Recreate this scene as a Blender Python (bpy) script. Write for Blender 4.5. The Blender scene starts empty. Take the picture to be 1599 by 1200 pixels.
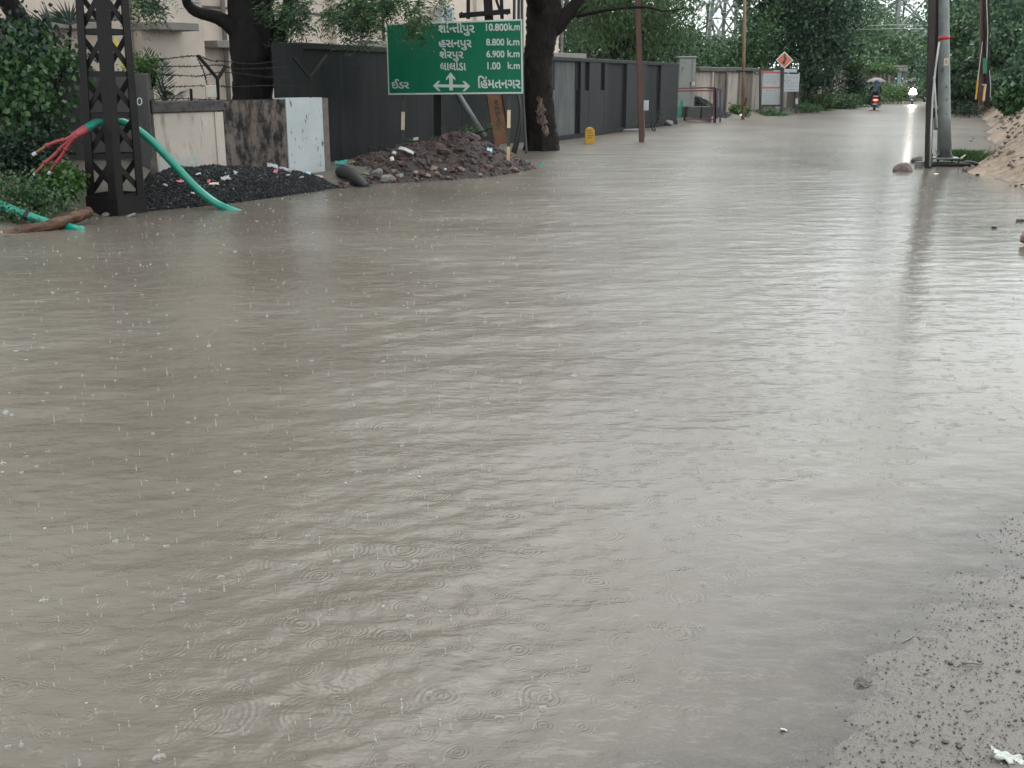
import bpy, bmesh, math, random
import numpy as np
from mathutils import Vector, Matrix, noise as mnoise

# ------------------------------------------------------------------ camera, world, sun, exposure
random.seed(7)
RNG = np.random.default_rng(7)
SC = bpy.context.scene
COL = SC.collection
W, H, F, HZ, CAMH = 1599.0, 1200.0, 1700.0, 126.0, 1.6
PITCH = math.atan((H / 2 - HZ) / F)
cam_d = bpy.data.cameras.new('camera')
cam_d.sensor_width = 36.0
cam_d.lens = 36.0 * F / W
cam_d.clip_start = 0.05
cam_d.clip_end = 2000
cam = bpy.data.objects.new('camera', cam_d)
COL.objects.link(cam)
cam.location = (0, 0, CAMH)
cam.rotation_euler = (math.pi / 2 - PITCH, 0, 0)
SC.camera = cam

SUN_EL, SUN_AZ = math.radians(62), math.radians(20)
world = bpy.data.worlds.new('World')
SC.world = world
world.use_nodes = True
wn, wl = world.node_tree.nodes, world.node_tree.links
bg = wn['Background']
sky = wn.new('ShaderNodeTexSky')
sky.sky_type = 'NISHITA'
sky.sun_disc = False
sky.sun_elevation = SUN_EL
sky.sun_rotation = SUN_AZ
sky.air_density = 1.0
sky.dust_density = 6.0
hs = wn.new('ShaderNodeHueSaturation')
hs.inputs['Saturation'].default_value = 0.25
wl.new(sky.outputs[0], hs.inputs['Color'])
mixc = wn.new('ShaderNodeMix')
mixc.data_type = 'RGBA'
mixc.inputs['Factor'].default_value = 0.72
wl.new(hs.outputs[0], mixc.inputs['A'])
mixc.inputs['B'].default_value = (10.5, 11.3, 11.4, 1)      # even rain cloud
wl.new(mixc.outputs['Result'], bg.inputs['Color'])
bg.inputs['Strength'].default_value = 0.13

sun_d = bpy.data.lights.new('sun', 'SUN')
sun_d.energy = 0.6
sun_d.angle = math.radians(40)
sun_d.color = (1.0, 0.98, 0.95)
sun = bpy.data.objects.new('sun', sun_d)
COL.objects.link(sun)
sd = Vector((math.sin(SUN_AZ) * math.cos(SUN_EL), math.cos(SUN_AZ) * math.cos(SUN_EL), math.sin(SUN_EL)))
sun.rotation_euler = sd.to_track_quat('Z', 'Y').to_euler()
SC.view_settings.view_transform = 'Standard'
SC.view_settings.look = 'None'
SC.view_settings.exposure = 0.74
SC.view_settings.gamma = 1.0
SC.render.engine = 'CYCLES'
SC.cycles.use_denoising = True
SC.cycles.max_bounces = 5
SC.cycles.diffuse_bounces = 2
SC.cycles.glossy_bounces = 3
SC.cycles.transmission_bounces = 3
SC.cycles.use_adaptive_sampling = False
SC.cycles.adaptive_threshold = 0.02
SC.cycles.transparent_max_bounces = 12
SC.cycles.volume_bounces = 0
SC.cycles.caustics_reflective = False
SC.cycles.caustics_refractive = False

# ------------------------------------------------------------------ pixel helpers (pixels of the photograph)
CP, SP = math.cos(PITCH), math.sin(PITCH)
def ray(px, py):
    a, b = (px - W / 2) / F, (H / 2 - py) / F
    return Vector((a, CP + b * SP, -SP + b * CP))
def P(px, py, z=0.0):
    d = ray(px, py)
    t = (z - CAMH) / d.z
    return Vector((d.x * t, d.y * t, z))
def at(px, py, Y):
    d = ray(px, py)
    t = Y / d.y
    return Vector((d.x * t, Y, CAMH + d.z * t))
def onwall(A, B, px, py):
    """point where the pixel ray meets the vertical plane through A and B"""
    d = ray(px, py)
    n = Vector((-(B[1] - A[1]), B[0] - A[0], 0))
    t = n.dot(Vector((A[0], A[1], 0)) - Vector((0, 0, 0))) / n.dot(d)
    return Vector((d.x * t, d.y * t, CAMH + d.z * t))

# ------------------------------------------------------------------ mesh helpers
class MB:
    def __init__(s):
        s.v, s.f = [], []
    def add(s, vs, fs):
        n = len(s.v)
        s.v += [tuple(v) for v in vs]
        s.f += [tuple(i + n for i in f) for f in fs]
        return s
    def box(s, c, size, rot=None):
        hx, hy, hz = size[0] / 2, size[1] / 2, size[2] / 2
        vs = [Vector((x, y, z)) for x in (-hx, hx) for y in (-hy, hy) for z in (-hz, hz)]
        if rot is not None:
            vs = [rot @ v for v in vs]
        c = Vector(c)
        return s.add([v + c for v in vs], [(0, 1, 3, 2), (4, 6, 7, 5), (0, 4, 5, 1), (2, 3, 7, 6), (0, 2, 6, 4), (1, 5, 7, 3)])
    def zbox(s, c, size, rz=0):
        return s.box(c, size, Matrix.Rotation(rz, 3, 'Z'))
    def beam(s, p, q, w, t, up=(0, 0, 1)):
        p, q = Vector(p), Vector(q)
        d = q - p
        L = d.length
        d.normalize()
        u = Vector(up)
        if abs(d.dot(u)) > 0.95:
            u = Vector((0, 1, 0))
        x = d.cross(u).normalized()
        y = x.cross(d).normalized()
        M = Matrix((x, d, y)).transposed()
        return s.box((p + q) / 2, (w, L, t), M)
    def tube(s, pts, r, n=8, caps=True, jit=0.0, rnd=None):
        pts = [Vector(p) for p in pts]
        rs = r if isinstance(r, (list, tuple)) else [r] * len(pts)
        base = len(s.v)
        prev = None
        for i, p in enumerate(pts):
            d = (pts[min(i + 1, len(pts) - 1)] - pts[max(i - 1, 0)])
            d = d.normalized() if d.length > 1e-9 else Vector((0, 0, 1))
            if prev is None:
                a = Vector((1, 0, 0)) if abs(d.x) < 0.9 else Vector((0, 1, 0))
                x = (a - d * a.dot(d)).normalized()
            else:
                x = (prev - d * prev.dot(d)).normalized()
            prev = x
            y = d.cross(x)
            for k in range(n):
                a = 2 * math.pi * k / n
                rr = rs[i] * (1 + (rnd.uniform(-jit, jit) if rnd else 0))
                s.v.append(tuple(p + x * (rr * math.cos(a)) + y * (rr * math.sin(a))))
        for i in range(len(pts) - 1):
            for k in range(n):
                a, b = base + i * n + k, base + i * n + (k + 1) % n
                s.f.append((a, b, b + n, a + n))
        if caps:
            s.f.append(tuple(base + k for k in reversed(range(n))))
            s.f.append(tuple(base + (len(pts) - 1) * n + k for k in range(n)))
        return s
    def prism(s, poly, off):
        """polygon of 3D points extruded by vector off"""
        n = len(poly)
        off = Vector(off)
        vs = [Vector(p) for p in poly] + [Vector(p) + off for p in poly]
        fs = [tuple(range(n)), tuple(reversed(range(n, 2 * n)))]
        fs += [(i, i + n, (i + 1) % n + n, (i + 1) % n) for i in range(n)]
        return s.add(vs, [tuple(reversed(f)) for f in fs])
    def lathe(s, prof, c, n=16, axis=None):
        base = len(s.v)
        c = Vector(c)
        for (r, z) in prof:
            for k in range(n):
                a = 2 * math.pi * k / n
                v = Vector((r * math.cos(a), r * math.sin(a), z))
                if axis is not None:
                    v = axis @ v
                s.v.append(tuple(c + v))
        for i in range(len(prof) - 1):
            for k in range(n):
                a, b = base + i * n + k, base + i * n + (k + 1) % n
                s.f.append((a, b, b + n, a + n))
        s.f.append(tuple(base + k for k in reversed(range(n))))
        s.f.append(tuple(base + (len(prof) - 1) * n + k for k in range(n)))
        return s

def smooth_path(pts, k=6):
    pts = [Vector(p) for p in pts]
    out = []
    for i in range(len(pts) - 1):
        p0, p1, p2, p3 = pts[max(i - 1, 0)], pts[i], pts[i + 1], pts[min(i + 2, len(pts) - 1)]
        for j in range(k):
            t = j / k
            out.append(0.5 * ((2 * p1) + (p2 - p0) * t + (2 * p0 - 5 * p1 + 4 * p2 - p3) * t * t + (3 * p1 - p0 - 3 * p2 + p3) * t ** 3))
    out.append(pts[-1])
    return out
def lerp_list(vals, n):
    return list(np.interp(np.linspace(0, 1, n), np.linspace(0, 1, len(vals)), vals))

def tag(o, label=None, cat=None, group=None, kind=None):
    if label: o['label'] = label
    if cat: o['category'] = cat
    if group: o['group'] = group
    if kind: o['kind'] = kind
    return o
def thing(name, loc, label, cat, group=None, rz=0.0):
    o = bpy.data.objects.new(name, None)
    o.empty_display_size = 0.1
    COL.objects.link(o)
    o.location = loc
    o.rotation_euler = (0, 0, rz)
    return tag(o, label, cat, group)
def root_of(o):
    while o.parent:
        o = o.parent
    return o
def link_mesh(name, me, mat, parent=None):
    if mat is not None:
        for m in (mat if isinstance(mat, (list, tuple)) else [mat]):
            me.materials.append(m)
    o = bpy.data.objects.new(name, me)
    COL.objects.link(o)
    if parent:
        o.parent = parent
    return o
def build(name, mb, mat, parent=None, smooth=False, bevel=0.0, local=False):
    me = bpy.data.meshes.new(name)
    vs = mb.v
    if parent and not local:
        L = root_of(parent).location
        vs = [(v[0] - L.x, v[1] - L.y, v[2] - L.z) for v in vs]
    me.from_pydata(vs, [], mb.f)
    if bevel:
        bm = bmesh.new()
        bm.from_mesh(me)
        bmesh.ops.bevel(bm, geom=bm.edges[:], offset=bevel, segments=1, affect='EDGES', profile=0.6)
        bm.to_mesh(me)
        bm.free()
    if smooth:
        me.shade_smooth()
    return link_mesh(name, me, mat, parent)
def np_mesh(name, verts, faces, mat, parent=None, tint=None, smooth=False, off=None):
    """verts (N,3), faces (M,k) all of one size"""
    verts = np.asarray(verts, dtype=np.float32)
    if parent is not None:
        L = root_of(parent).location
        verts = verts - np.array([L.x, L.y, L.z], dtype=np.float32)
    faces = np.asarray(faces, dtype=np.int32)
    me = bpy.data.meshes.new(name)
    me.vertices.add(len(verts))
    me.vertices.foreach_set('co', verts.ravel())
    m, k = faces.shape
    me.loops.add(m * k)
    me.loops.foreach_set('vertex_index', faces.ravel())
    me.polygons.add(m)
    me.polygons.foreach_set('loop_start', np.arange(m, dtype=np.int32) * k)
    if smooth:
        me.polygons.foreach_set('use_smooth', np.ones(m, dtype=bool))
    me.update(calc_edges=True)
    if tint is not None:
        a = me.attributes.new('tint', 'FLOAT', 'POINT')
        a.data.foreach_set('value', np.asarray(tint, dtype=np.float32))
    me.validate()
    return link_mesh(name, me, mat, parent)
def copy_tree(o, parent=None):
    c = o.copy()
    COL.objects.link(c)
    c.parent = parent
    for ch in o.children:
        copy_tree(ch, c)
    return c

# ------------------------------------------------------------------ materials
MATS = {}
def base_mat(name):
    m = bpy.data.materials.new(name)
    m.use_nodes = True
    nt = m.node_tree
    return m, nt, nt.nodes, nt.links, nt.nodes['Principled BSDF']
def ramp(N, L, src, stops, interp='LINEAR'):
    r = N.new('ShaderNodeValToRGB')
    r.color_ramp.interpolation = interp
    e = r.color_ramp.elements
    while len(e) < len(stops):
        e.new(0.5)
    for i, (p, c) in enumerate(stops):
        e[i].position = p
        e[i].color = (c[0], c[1], c[2], 1)
    L.new(src, r.inputs[0])
    return r
def coords(N, L, scale=(1, 1, 1), kind='Object'):
    tc = N.new('ShaderNodeTexCoord')
    mp = N.new('ShaderNodeMapping')
    mp.inputs['Scale'].default_value = scale
    L.new(tc.outputs[kind], mp.inputs['Vector'])
    return mp.outputs[0]
def pm(name, c1, c2=None, scale=4.0, rough=0.6, bump=0.0, bscale=None, stretch=(1, 1, 1), c3=None, lo=0.35, hi=0.65, spec=0.5, metal=0.0, detail=8.0, rnd=0.0, coat=0.0):
    if name in MATS:
        return MATS[name]
    m, nt, N, L, b = base_mat(name)
    b.inputs['Roughness'].default_value = rough
    b.inputs['Specular IOR Level'].default_value = spec
    b.inputs['Metallic'].default_value = metal
    b.inputs['Coat Weight'].default_value = coat
    c2 = c2 or tuple(x * 0.75 for x in c1)
    vec = coords(N, L, stretch)
    no = N.new('ShaderNodeTexNoise')
    no.inputs['Scale'].default_value = scale
    no.inputs['Detail'].default_value = detail
    no.inputs['Roughness'].default_value = 0.65
    L.new(vec, no.inputs['Vector'])
    fac = no.outputs[0]
    if rnd:
        oi = N.new('ShaderNodeObjectInfo')
        ad = N.new('ShaderNodeMath'); ad.operation = 'MULTIPLY_ADD'
        L.new(oi.outputs['Random'], ad.inputs[0]); ad.inputs[1].default_value = rnd
        sb = N.new('ShaderNodeMath'); sb.operation = 'SUBTRACT'
        L.new(fac, sb.inputs[0]); sb.inputs[1].default_value = rnd / 2
        L.new(sb.outputs[0], ad.inputs[2])
        fac = ad.outputs[0]
    stops = [(lo, c1), (hi, c2)] if c3 is None else [(lo, c1), ((lo + hi) / 2, c2), (hi, c3)]
    r = ramp(N, L, fac, stops)
    L.new(r.outputs[0], b.inputs['Base Color'])
    rr = N.new('ShaderNodeMapRange')
    rr.inputs['To Min'].default_value = max(rough - 0.15, 0.05)
    rr.inputs['To Max'].default_value = min(rough + 0.15, 1)
    L.new(no.outputs[0], rr.inputs['Value'])
    L.new(rr.outputs[0], b.inputs['Roughness'])
    if bump:
        n2 = N.new('ShaderNodeTexNoise')
        n2.inputs['Scale'].default_value = bscale or scale * 4
        n2.inputs['Detail'].default_value = 6
        L.new(vec, n2.inputs['Vector'])
        bp = N.new('ShaderNodeBump')
        bp.inputs['Strength'].default_value = 1.0
        bp.inputs['Distance'].default_value = bump
        L.new(n2.outputs[0], bp.inputs['Height'])
        L.new(bp.outputs[0], b.inputs['Normal'])
    MATS[name] = m
    return m
def leaf_mat(name, dark, light, rough=0.42, trans=0.28, lo=0.15, hi=0.95):
    m, nt, N, L, b = base_mat(name)
    a = N.new('ShaderNodeAttribute')
    a.attribute_name = 'tint'
    r = ramp(N, L, a.outputs['Fac'], [(lo, dark), (hi, light)])
    L.new(r.outputs[0], b.inputs['Base Color'])
    b.inputs['Roughness'].default_value = rough
    b.inputs['Specular IOR Level'].default_value = 0.4
    t = N.new('ShaderNodeBsdfTranslucent')
    L.new(r.outputs[0], t.inputs[0])
    mx = N.new('ShaderNodeMixShader')
    mx.inputs[0].default_value = trans
    L.new(b.outputs[0], mx.inputs[1])
    L.new(t.outputs[0], mx.inputs[2])
    L.new(mx.outputs[0], N['Material Output'].inputs[0])
    MATS[name] = m
    return m
def tint_mat(name, stops, rough=0.55, bump=0.0, bscale=60, spec=0.5):
    m, nt, N, L, b = base_mat(name)
    a = N.new('ShaderNodeAttribute')
    a.attribute_name = 'tint'
    r = ramp(N, L, a.outputs['Fac'], stops)
    L.new(r.outputs[0], b.inputs['Base Color'])
    b.inputs['Roughness'].default_value = rough
    b.inputs['Specular IOR Level'].default_value = spec
    MATS[name] = m
    return m
def emit_mat(name, col, strength):
    m, nt, N, L, b = base_mat(name)
    b.inputs['Base Color'].default_value = (*col, 1)
    b.inputs['Emission Color'].default_value = (*col, 1)
    b.inputs['Emission Strength'].default_value = strength
    return m
def stained_wall(name, base, stain, amount, streak=(6, 6, 0.9), bump=0.004, patch=None, rough=0.75, soft=0.11):
    """plaster with black mould running down it and, if patch is given, blotches where the plaster came off"""
    m, nt, N, L, b = base_mat(name)
    v = coords(N, L, streak)
    n1 = N.new('ShaderNodeTexNoise'); n1.inputs['Scale'].default_value = 1.6; n1.inputs['Detail'].default_value = 10; n1.inputs['Roughness'].default_value = 0.72
    L.new(v, n1.inputs['Vector'])
    v2 = coords(N, L, (1, 1, 1))
    n2 = N.new('ShaderNodeTexNoise'); n2.inputs['Scale'].default_value = 1.3; n2.inputs['Detail'].default_value = 9; n2.inputs['Roughness'].default_value = 0.6
    L.new(v2, n2.inputs['Vector'])
    r1 = ramp(N, L, n1.outputs[0], [(0.62 - amount - soft, (1, 1, 1)), (0.62 - amount + soft, (0, 0, 0))])
    r2 = ramp(N, L, n2.outputs[0], [(0.35, tuple(x * 0.82 for x in base)), (0.65, base)])
    mx = N.new('ShaderNodeMix'); mx.data_type = 'RGBA'
    L.new(r1.outputs[0], mx.inputs['Factor'])
    mx.inputs['A'].default_value = (*stain, 1)
    L.new(r2.outputs[0], mx.inputs['B'])
    out = mx.outputs['Result']
    if patch:
        n3 = N.new('ShaderNodeTexNoise'); n3.inputs['Scale'].default_value = 2.2; n3.inputs['Detail'].default_value = 5
        L.new(v2, n3.inputs['Vector'])
        r3 = ramp(N, L, n3.outputs[0], [(0.57, (0, 0, 0)), (0.58, (1, 1, 1))])
        m2 = N.new('ShaderNodeMix'); m2.data_type = 'RGBA'
        L.new(r3.outputs[0], m2.inputs['Factor'])
        L.new(out, m2.inputs['A'])
        m2.inputs['B'].default_value = (*patch, 1)
        out = m2.outputs['Result']
    L.new(out, b.inputs['Base Color'])
    b.inputs['Roughness'].default_value = rough
    b.inputs['Specular IOR Level'].default_value = 0.22
    n4 = N.new('ShaderNodeTexNoise'); n4.inputs['Scale'].default_value = 25; n4.inputs['Detail'].default_value = 6
    L.new(v2, n4.inputs['Vector'])
    bp = N.new('ShaderNodeBump'); bp.inputs['Distance'].default_value = bump
    L.new(n4.outputs[0], bp.inputs['Height'])
    L.new(bp.outputs[0], b.inputs['Normal'])
    MATS[name] = m
    return m

M_steel_dark = pm('dark rusted steel', (0.0045, 0.004, 0.0042), (0.012, 0.0095, 0.009), 6, 0.6, 0.001, 60, spec=0.2)
M_rust = pm('rusty steel', (0.055, 0.022, 0.016), (0.10, 0.045, 0.03), 5, 0.6, 0.001, 50, stretch=(1, 1, 0.3))
M_rust_tan = pm('tan rust', (0.16, 0.085, 0.045), (0.28, 0.19, 0.12), 4, 0.65, 0.001, 50, stretch=(1, 1, 0.3))
M_rust_orange = pm('orange rust', (0.13, 0.05, 0.025), (0.21, 0.095, 0.047), 5, 0.65, 0.001, 40)
M_galv = pm('galvanised steel', (0.115, 0.13, 0.13), (0.185, 0.205, 0.20), 5, 0.42, 0.0006, 80, metal=0.25)
M_pale_pipe = pm('pale pipe', (0.42, 0.42, 0.40), (0.32, 0.32, 0.31), 5, 0.45)
M_black_paint = pm('black paint', (0.012, 0.012, 0.013), (0.03, 0.03, 0.03), 8, 0.45)
M_cream_paint = pm('cream band paint', (0.50, 0.40, 0.25), (0.62, 0.52, 0.36), 14, 0.55)
M_orange_band = pm('faded orange paint', (0.42, 0.25, 0.11), (0.55, 0.40, 0.22), 14, 0.55)
M_turq = pm('turquoise plastic', (0.0, 0.17, 0.12), (0.0, 0.21, 0.152), 3, 0.28, coat=0.2)
M_redsleeve = pm('dark red sleeve', (0.19, 0.018, 0.024), (0.25, 0.03, 0.035), 6, 0.4)
M_orangesleeve = pm('brown orange sleeve', (0.16, 0.05, 0.02), (0.22, 0.08, 0.03), 6, 0.5)
M_white = pm('white plastic', (0.44, 0.45, 0.46), (0.36, 0.37, 0.38), 6, 0.45)
M_black_rubber = pm('black rubber', (0.01, 0.01, 0.011), (0.02, 0.02, 0.021), 8, 0.55)
M_bark = pm('wet dark bark', (0.0038, 0.0035, 0.0038), (0.014, 0.0115, 0.011), 9, 0.65, 0.035, 14, stretch=(1, 1, 0.35), spec=0.1)
M_bark2 = pm('scarred bark', (0.005, 0.0042, 0.0042), (0.019, 0.014, 0.0125), 7, 0.65, 0.05, 10, stretch=(1, 1, 0.4), spec=0.1)
M_wound = pm('bare inner wood', (0.05, 0.035, 0.03), (0.26, 0.17, 0.125), 8, 0.7, 0.02, 14, stretch=(1.4, 1.4, 0.5), lo=0.42, hi=0.66)
M_cream_bldg = stained_wall('cream plaster', (0.70, 0.59, 0.51), (0.30, 0.25, 0.22), -0.10, (2.5, 2.5, 0.25), 0.002)
M_light_bldg = stained_wall('pale plaster strip', (0.64, 0.55, 0.48), (0.4, 0.34, 0.3), -0.12, (3, 3, 0.25), 0.002)
M_conc = stained_wall('weathered concrete', (0.27, 0.25, 0.235), (0.07, 0.065, 0.06), -0.04, (3, 3, 3), 0.006)
M_pillar = stained_wall('grey render', (0.075, 0.073, 0.07), (0.03, 0.03, 0.03), -0.06, (2, 2, 0.5), 0.005)
M_cream_wall = stained_wall('flaking cream plaster', (0.44, 0.385, 0.34), (0.13, 0.112, 0.10), 0.0, (4, 4, 0.8), 0.006)
M_bareplaster = pm('bare grey plaster', (0.30, 0.30, 0.28), (0.38, 0.375, 0.35), 9, 0.75, 0.004, 50)
M_mould_wall = stained_wall('mouldy plaster', (0.135, 0.108, 0.096), (0.010, 0.0095, 0.0095), 0.135, (3.4, 3.4, 1.9), 0.008, soft=0.07)
M_white_wall = stained_wall('flaking white lime wash', (0.42, 0.45, 0.46), (0.03, 0.03, 0.03), 0.005, (4, 4, 1.6), 0.006, patch=None, soft=0.03)
M_coping = stained_wall('black mossy coping', (0.075, 0.07, 0.068), (0.02, 0.02, 0.02), 0.04, (4, 4, 4), 0.01)
M_brown_side = pm('brown weathered render', (0.08, 0.064, 0.057), (0.14, 0.115, 0.103), 8, 0.7, 0.006)
M_dark_wall = stained_wall('charcoal painted wall', (0.0165, 0.0185, 0.0195), (0.0065, 0.0075, 0.008), 0.06, (1.6, 1.6, 0.25), 0.003, rough=0.62)
M_dark_wall2 = stained_wall('charcoal pilaster paint', (0.026, 0.028, 0.0295), (0.015, 0.016, 0.0172), -0.03, (1.6, 1.6, 0.25), 0.003, rough=0.62)
M_slot_shade = stained_wall('recess shade tone', (0.012, 0.012, 0.013), (0.007, 0.007, 0.008), 0.0, (2, 2, 0.5), 0.004)  # shade of the deep gaps, put into the colour of slots and reveals
M_weather_panel = stained_wall('weathered grey panel', (0.12, 0.125, 0.125), (0.04, 0.043, 0.043), 0.06, (2.2, 2.2, 0.35), 0.004)
M_precast = stained_wall('pinkish precast concrete', (0.40, 0.35, 0.315), (0.10, 0.08, 0.07), 0.0, (2.5, 2.5, 0.25), 0.005)
M_precast_dark = stained_wall('dirty precast post', (0.23, 0.195, 0.175), (0.055, 0.045, 0.04), 0.06, (2.5, 2.5, 0.25), 0.005)
M_moss = pm('dark moss coping', (0.05, 0.06, 0.05), (0.11, 0.10, 0.09), 5, 0.85, 0.01)
M_sign_green = pm('sign green sheet', (0.0, 0.135, 0.068), (0.0, 0.112, 0.055), 2.2, 0.45, stretch=(1.5, 1.5, 0.4), spec=0.3)
M_sign_white = pm('sign white sheet', (0.52, 0.58, 0.545), (0.42, 0.475, 0.45), 5, 0.45)
M_sign_steel = pm('sign back steel', (0.25, 0.26, 0.26), (0.18, 0.18, 0.18), 5, 0.5)
M_yellow = pm('yellow paint', (0.50, 0.27, 0.02), (0.58, 0.34, 0.04), 8, 0.5, 0.002, 40)
M_yellow_plate = pm('yellow plate', (0.60, 0.50, 0.05), (0.5, 0.4, 0.04), 6, 0.45)
M_cab = pm('grey cabinet paint', (0.185, 0.192, 0.18), (0.215, 0.222, 0.208), 3, 0.5)
M_red_paint = pm('red paint', (0.085, 0.014, 0.015), (0.14, 0.03, 0.03), 8, 0.5)
M_blue_paint = pm('dark blue paint', (0.025, 0.027, 0.06), (0.045, 0.048, 0.09), 8, 0.5)
M_plinth = pm('dark concrete plinth', (0.045, 0.045, 0.045), (0.075, 0.075, 0.072), 5, 0.75, 0.006)
M_board = pm('notice board sheet', (0.40, 0.425, 0.435), (0.35, 0.375, 0.385), 3, 0.45)
M_board_red = pm('red header print', (0.42, 0.085, 0.06), (0.48, 0.11, 0.08), 5, 0.5)
M_ink = pm('grey ink', (0.20, 0.21, 0.23), (0.3, 0.31, 0.33), 20, 0.6)
M_orange_sign = pm('orange sign sheet', (0.55, 0.12, 0.06), (0.50, 0.11, 0.055), 3, 0.45)
M_log = pm('wet brown wood', (0.028, 0.013, 0.009), (0.12, 0.055, 0.03), 14, 0.5, 0.02, 30, stretch=(0.25, 1, 1), spec=0.3)
M_stone_red = pm('reddish laterite stone', (0.018, 0.0095, 0.009), (0.068, 0.034, 0.031), 6, 0.7, 0.01, 30, rnd=0.35)
M_stone_pink = pm('pale pinkish rubble', (0.15, 0.10, 0.088), (0.23, 0.165, 0.145), 7, 0.75, 0.008, 30, rnd=0.2)
M_stone_grey = pm('grey cement lump', (0.13, 0.125, 0.115), (0.22, 0.215, 0.20), 7, 0.8, 0.01, 25)
M_stone_white = pm('white stone chip', (0.6, 0.6, 0.57), (0.7, 0.7, 0.68), 9, 0.6)
M_rock_red = pm('wet red boulder', (0.05, 0.026, 0.022), (0.115, 0.064, 0.053), 4, 0.5, 0.012, 14)
M_soil = pm('dark wet rubble soil', (0.012, 0.008, 0.0072), (0.034, 0.021, 0.018), 6, 0.75, 0.03, 20)
M_mud = pm('muddy verge', (0.05, 0.042, 0.032), (0.10, 0.085, 0.068), 2.5, 0.7, 0.02, 12)
M_tar = pm('black crushed stone bed', (0.005, 0.0055, 0.006), (0.011, 0.012, 0.013), 10, 0.7, 0.02, 40, spec=0.15)
M_tarstone = tint_mat('black crushed stone', [(0, (0.005, 0.006, 0.0065)), (0.8, (0.014, 0.016, 0.0175)), (0.95, (0.045, 0.047, 0.05)), (1.0, (0.13, 0.13, 0.13))], 0.6, spec=0.2)
M_rubblestone = tint_mat('mixed red rubble', [(0, (0.010, 0.007, 0.0065)), (0.6, (0.034, 0.018, 0.016)), (0.94, (0.075, 0.042, 0.037)), (1.0, (0.17, 0.13, 0.115))], 0.65)
M_grit = tint_mat('shore grit', [(0, (0.02, 0.017, 0.015)), (0.12, (0.055, 0.045, 0.038)), (0.8, (0.10, 0.082, 0.068)), (0.96, (0.15, 0.122, 0.104)), (1.0, (0.32, 0.31, 0.285))], 0.5)
M_dkpebble = pm('black wet pebble', (0.012, 0.011, 0.011), (0.035, 0.032, 0.03), 20, 0.4, rnd=0.3)
M_cloth_white = pm('white plastic film', (0.36, 0.345, 0.37), (0.26, 0.25, 0.275), 8, 0.4)
M_cloth_pink = pm('pink scrap', (0.50, 0.12, 0.17), (0.6, 0.22, 0.25), 8, 0.45)
M_cloth_blue = pm('pale blue scrap', (0.25, 0.45, 0.52), (0.35, 0.52, 0.58), 8, 0.45)
M_cloth_tan = pm('tan scrap', (0.42, 0.32, 0.24), (0.5, 0.42, 0.34), 8, 0.55)
M_cloth_teal = pm('teal scrap', (0.03, 0.22, 0.19), (0.05, 0.28, 0.24), 8, 0.45)
M_sandmat = None
L_neem = leaf_mat('neem leaves', (0.011, 0.036, 0.015), (0.075, 0.155, 0.052))
L_creeper = leaf_mat('creeper leaves', (0.009, 0.032, 0.014), (0.07, 0.155, 0.046), 0.3)
L_shade = leaf_mat('dark shrub leaves', (0.006, 0.019, 0.012), (0.024, 0.055, 0.03), 0.35)
L_bright = leaf_mat('bright leaves', (0.03, 0.085, 0.018), (0.085, 0.175, 0.038), 0.35)
L_palm = leaf_mat('palm leaflets', (0.02, 0.045, 0.032), (0.05, 0.085, 0.06), 0.35)
L_bamboo = leaf_mat('drooping feathery leaves', (0.015, 0.046, 0.018), (0.105, 0.19, 0.058))
L_mid = leaf_mat('mid green leaves', (0.017, 0.054, 0.023), (0.095, 0.185, 0.066))
L_deep = leaf_mat('deep green leaves', (0.007, 0.028, 0.016), (0.06, 0.13, 0.055))
L_far_haze = leaf_mat('haze paled far leaves', (0.036, 0.084, 0.044), (0.125, 0.21, 0.108))  # paler green: part of the distance haze is put into the leaf colour
L_bank = leaf_mat('bank bush leaves', (0.018, 0.055, 0.03), (0.125, 0.22, 0.11), 0.35)
L_grass = leaf_mat('grass blades', (0.02, 0.055, 0.016), (0.06, 0.12, 0.035), 0.4)

# ------------------------------------------------------------------ terrain functions (numpy)
LEFT_Y = np.array([-5, 11.5, 13.7, 14.0, 16.9, 17.8, 20.8, 22.5, 25.3, 30.1, 43.2, 44.5, 47.4, 53.6, 74, 90, 130])
LEFT_X = np.array([-5.6, -5.3, -5.2, -4.65, -2.65, -2.1, 0.45, -0.9, -0.3, 1.25, 6.5, 8.2, 9.8, 12.5, 22.6, 30.5, 55])
RIGHT_Y = np.array([-5, 8.0, 11.5, 14.5, 17.0, 20.3, 25, 32.5, 41, 53.6, 74, 90, 130])
RIGHT_X = np.array([5.0, 5.35, 5.7, 7.0, 8.0, 8.35, 11.2, 14.0, 17.6, 22.3, 29.8, 38, 62])
def vnoise(x, y, s, seed=0.0):
    """cheap smooth noise from summed sines"""
    o = np.zeros_like(x, dtype=float)
    r = np.random.default_rng(int(seed * 13 + 5))
    for k in range(7):
        a = r.uniform(0, 2 * math.pi); f = s * (0.6 + 0.5 * k); ph = r.uniform(0, 7)
        o += np.sin((x * math.cos(a) + y * math.sin(a)) * f + ph + 1.7 * np.sin((x * math.sin(a) - y * math.cos(a)) * f * 0.6 + ph)) / (1 + 0.6 * k)
    return o / 3.0
def spit(x, y):
    d = ((x - 0.62) - (y - 2.3)) / math.sqrt(2) + 0.10 * vnoise(x, y, 1.7, 3)
    return np.clip(0.026 * d + 0.004 * vnoise(x, y, 6, 4) + 0.002 * vnoise(x, y, 24, 6) + 0.0012 * vnoise(x, y, 70, 7), -0.3, 0.10)
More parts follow.
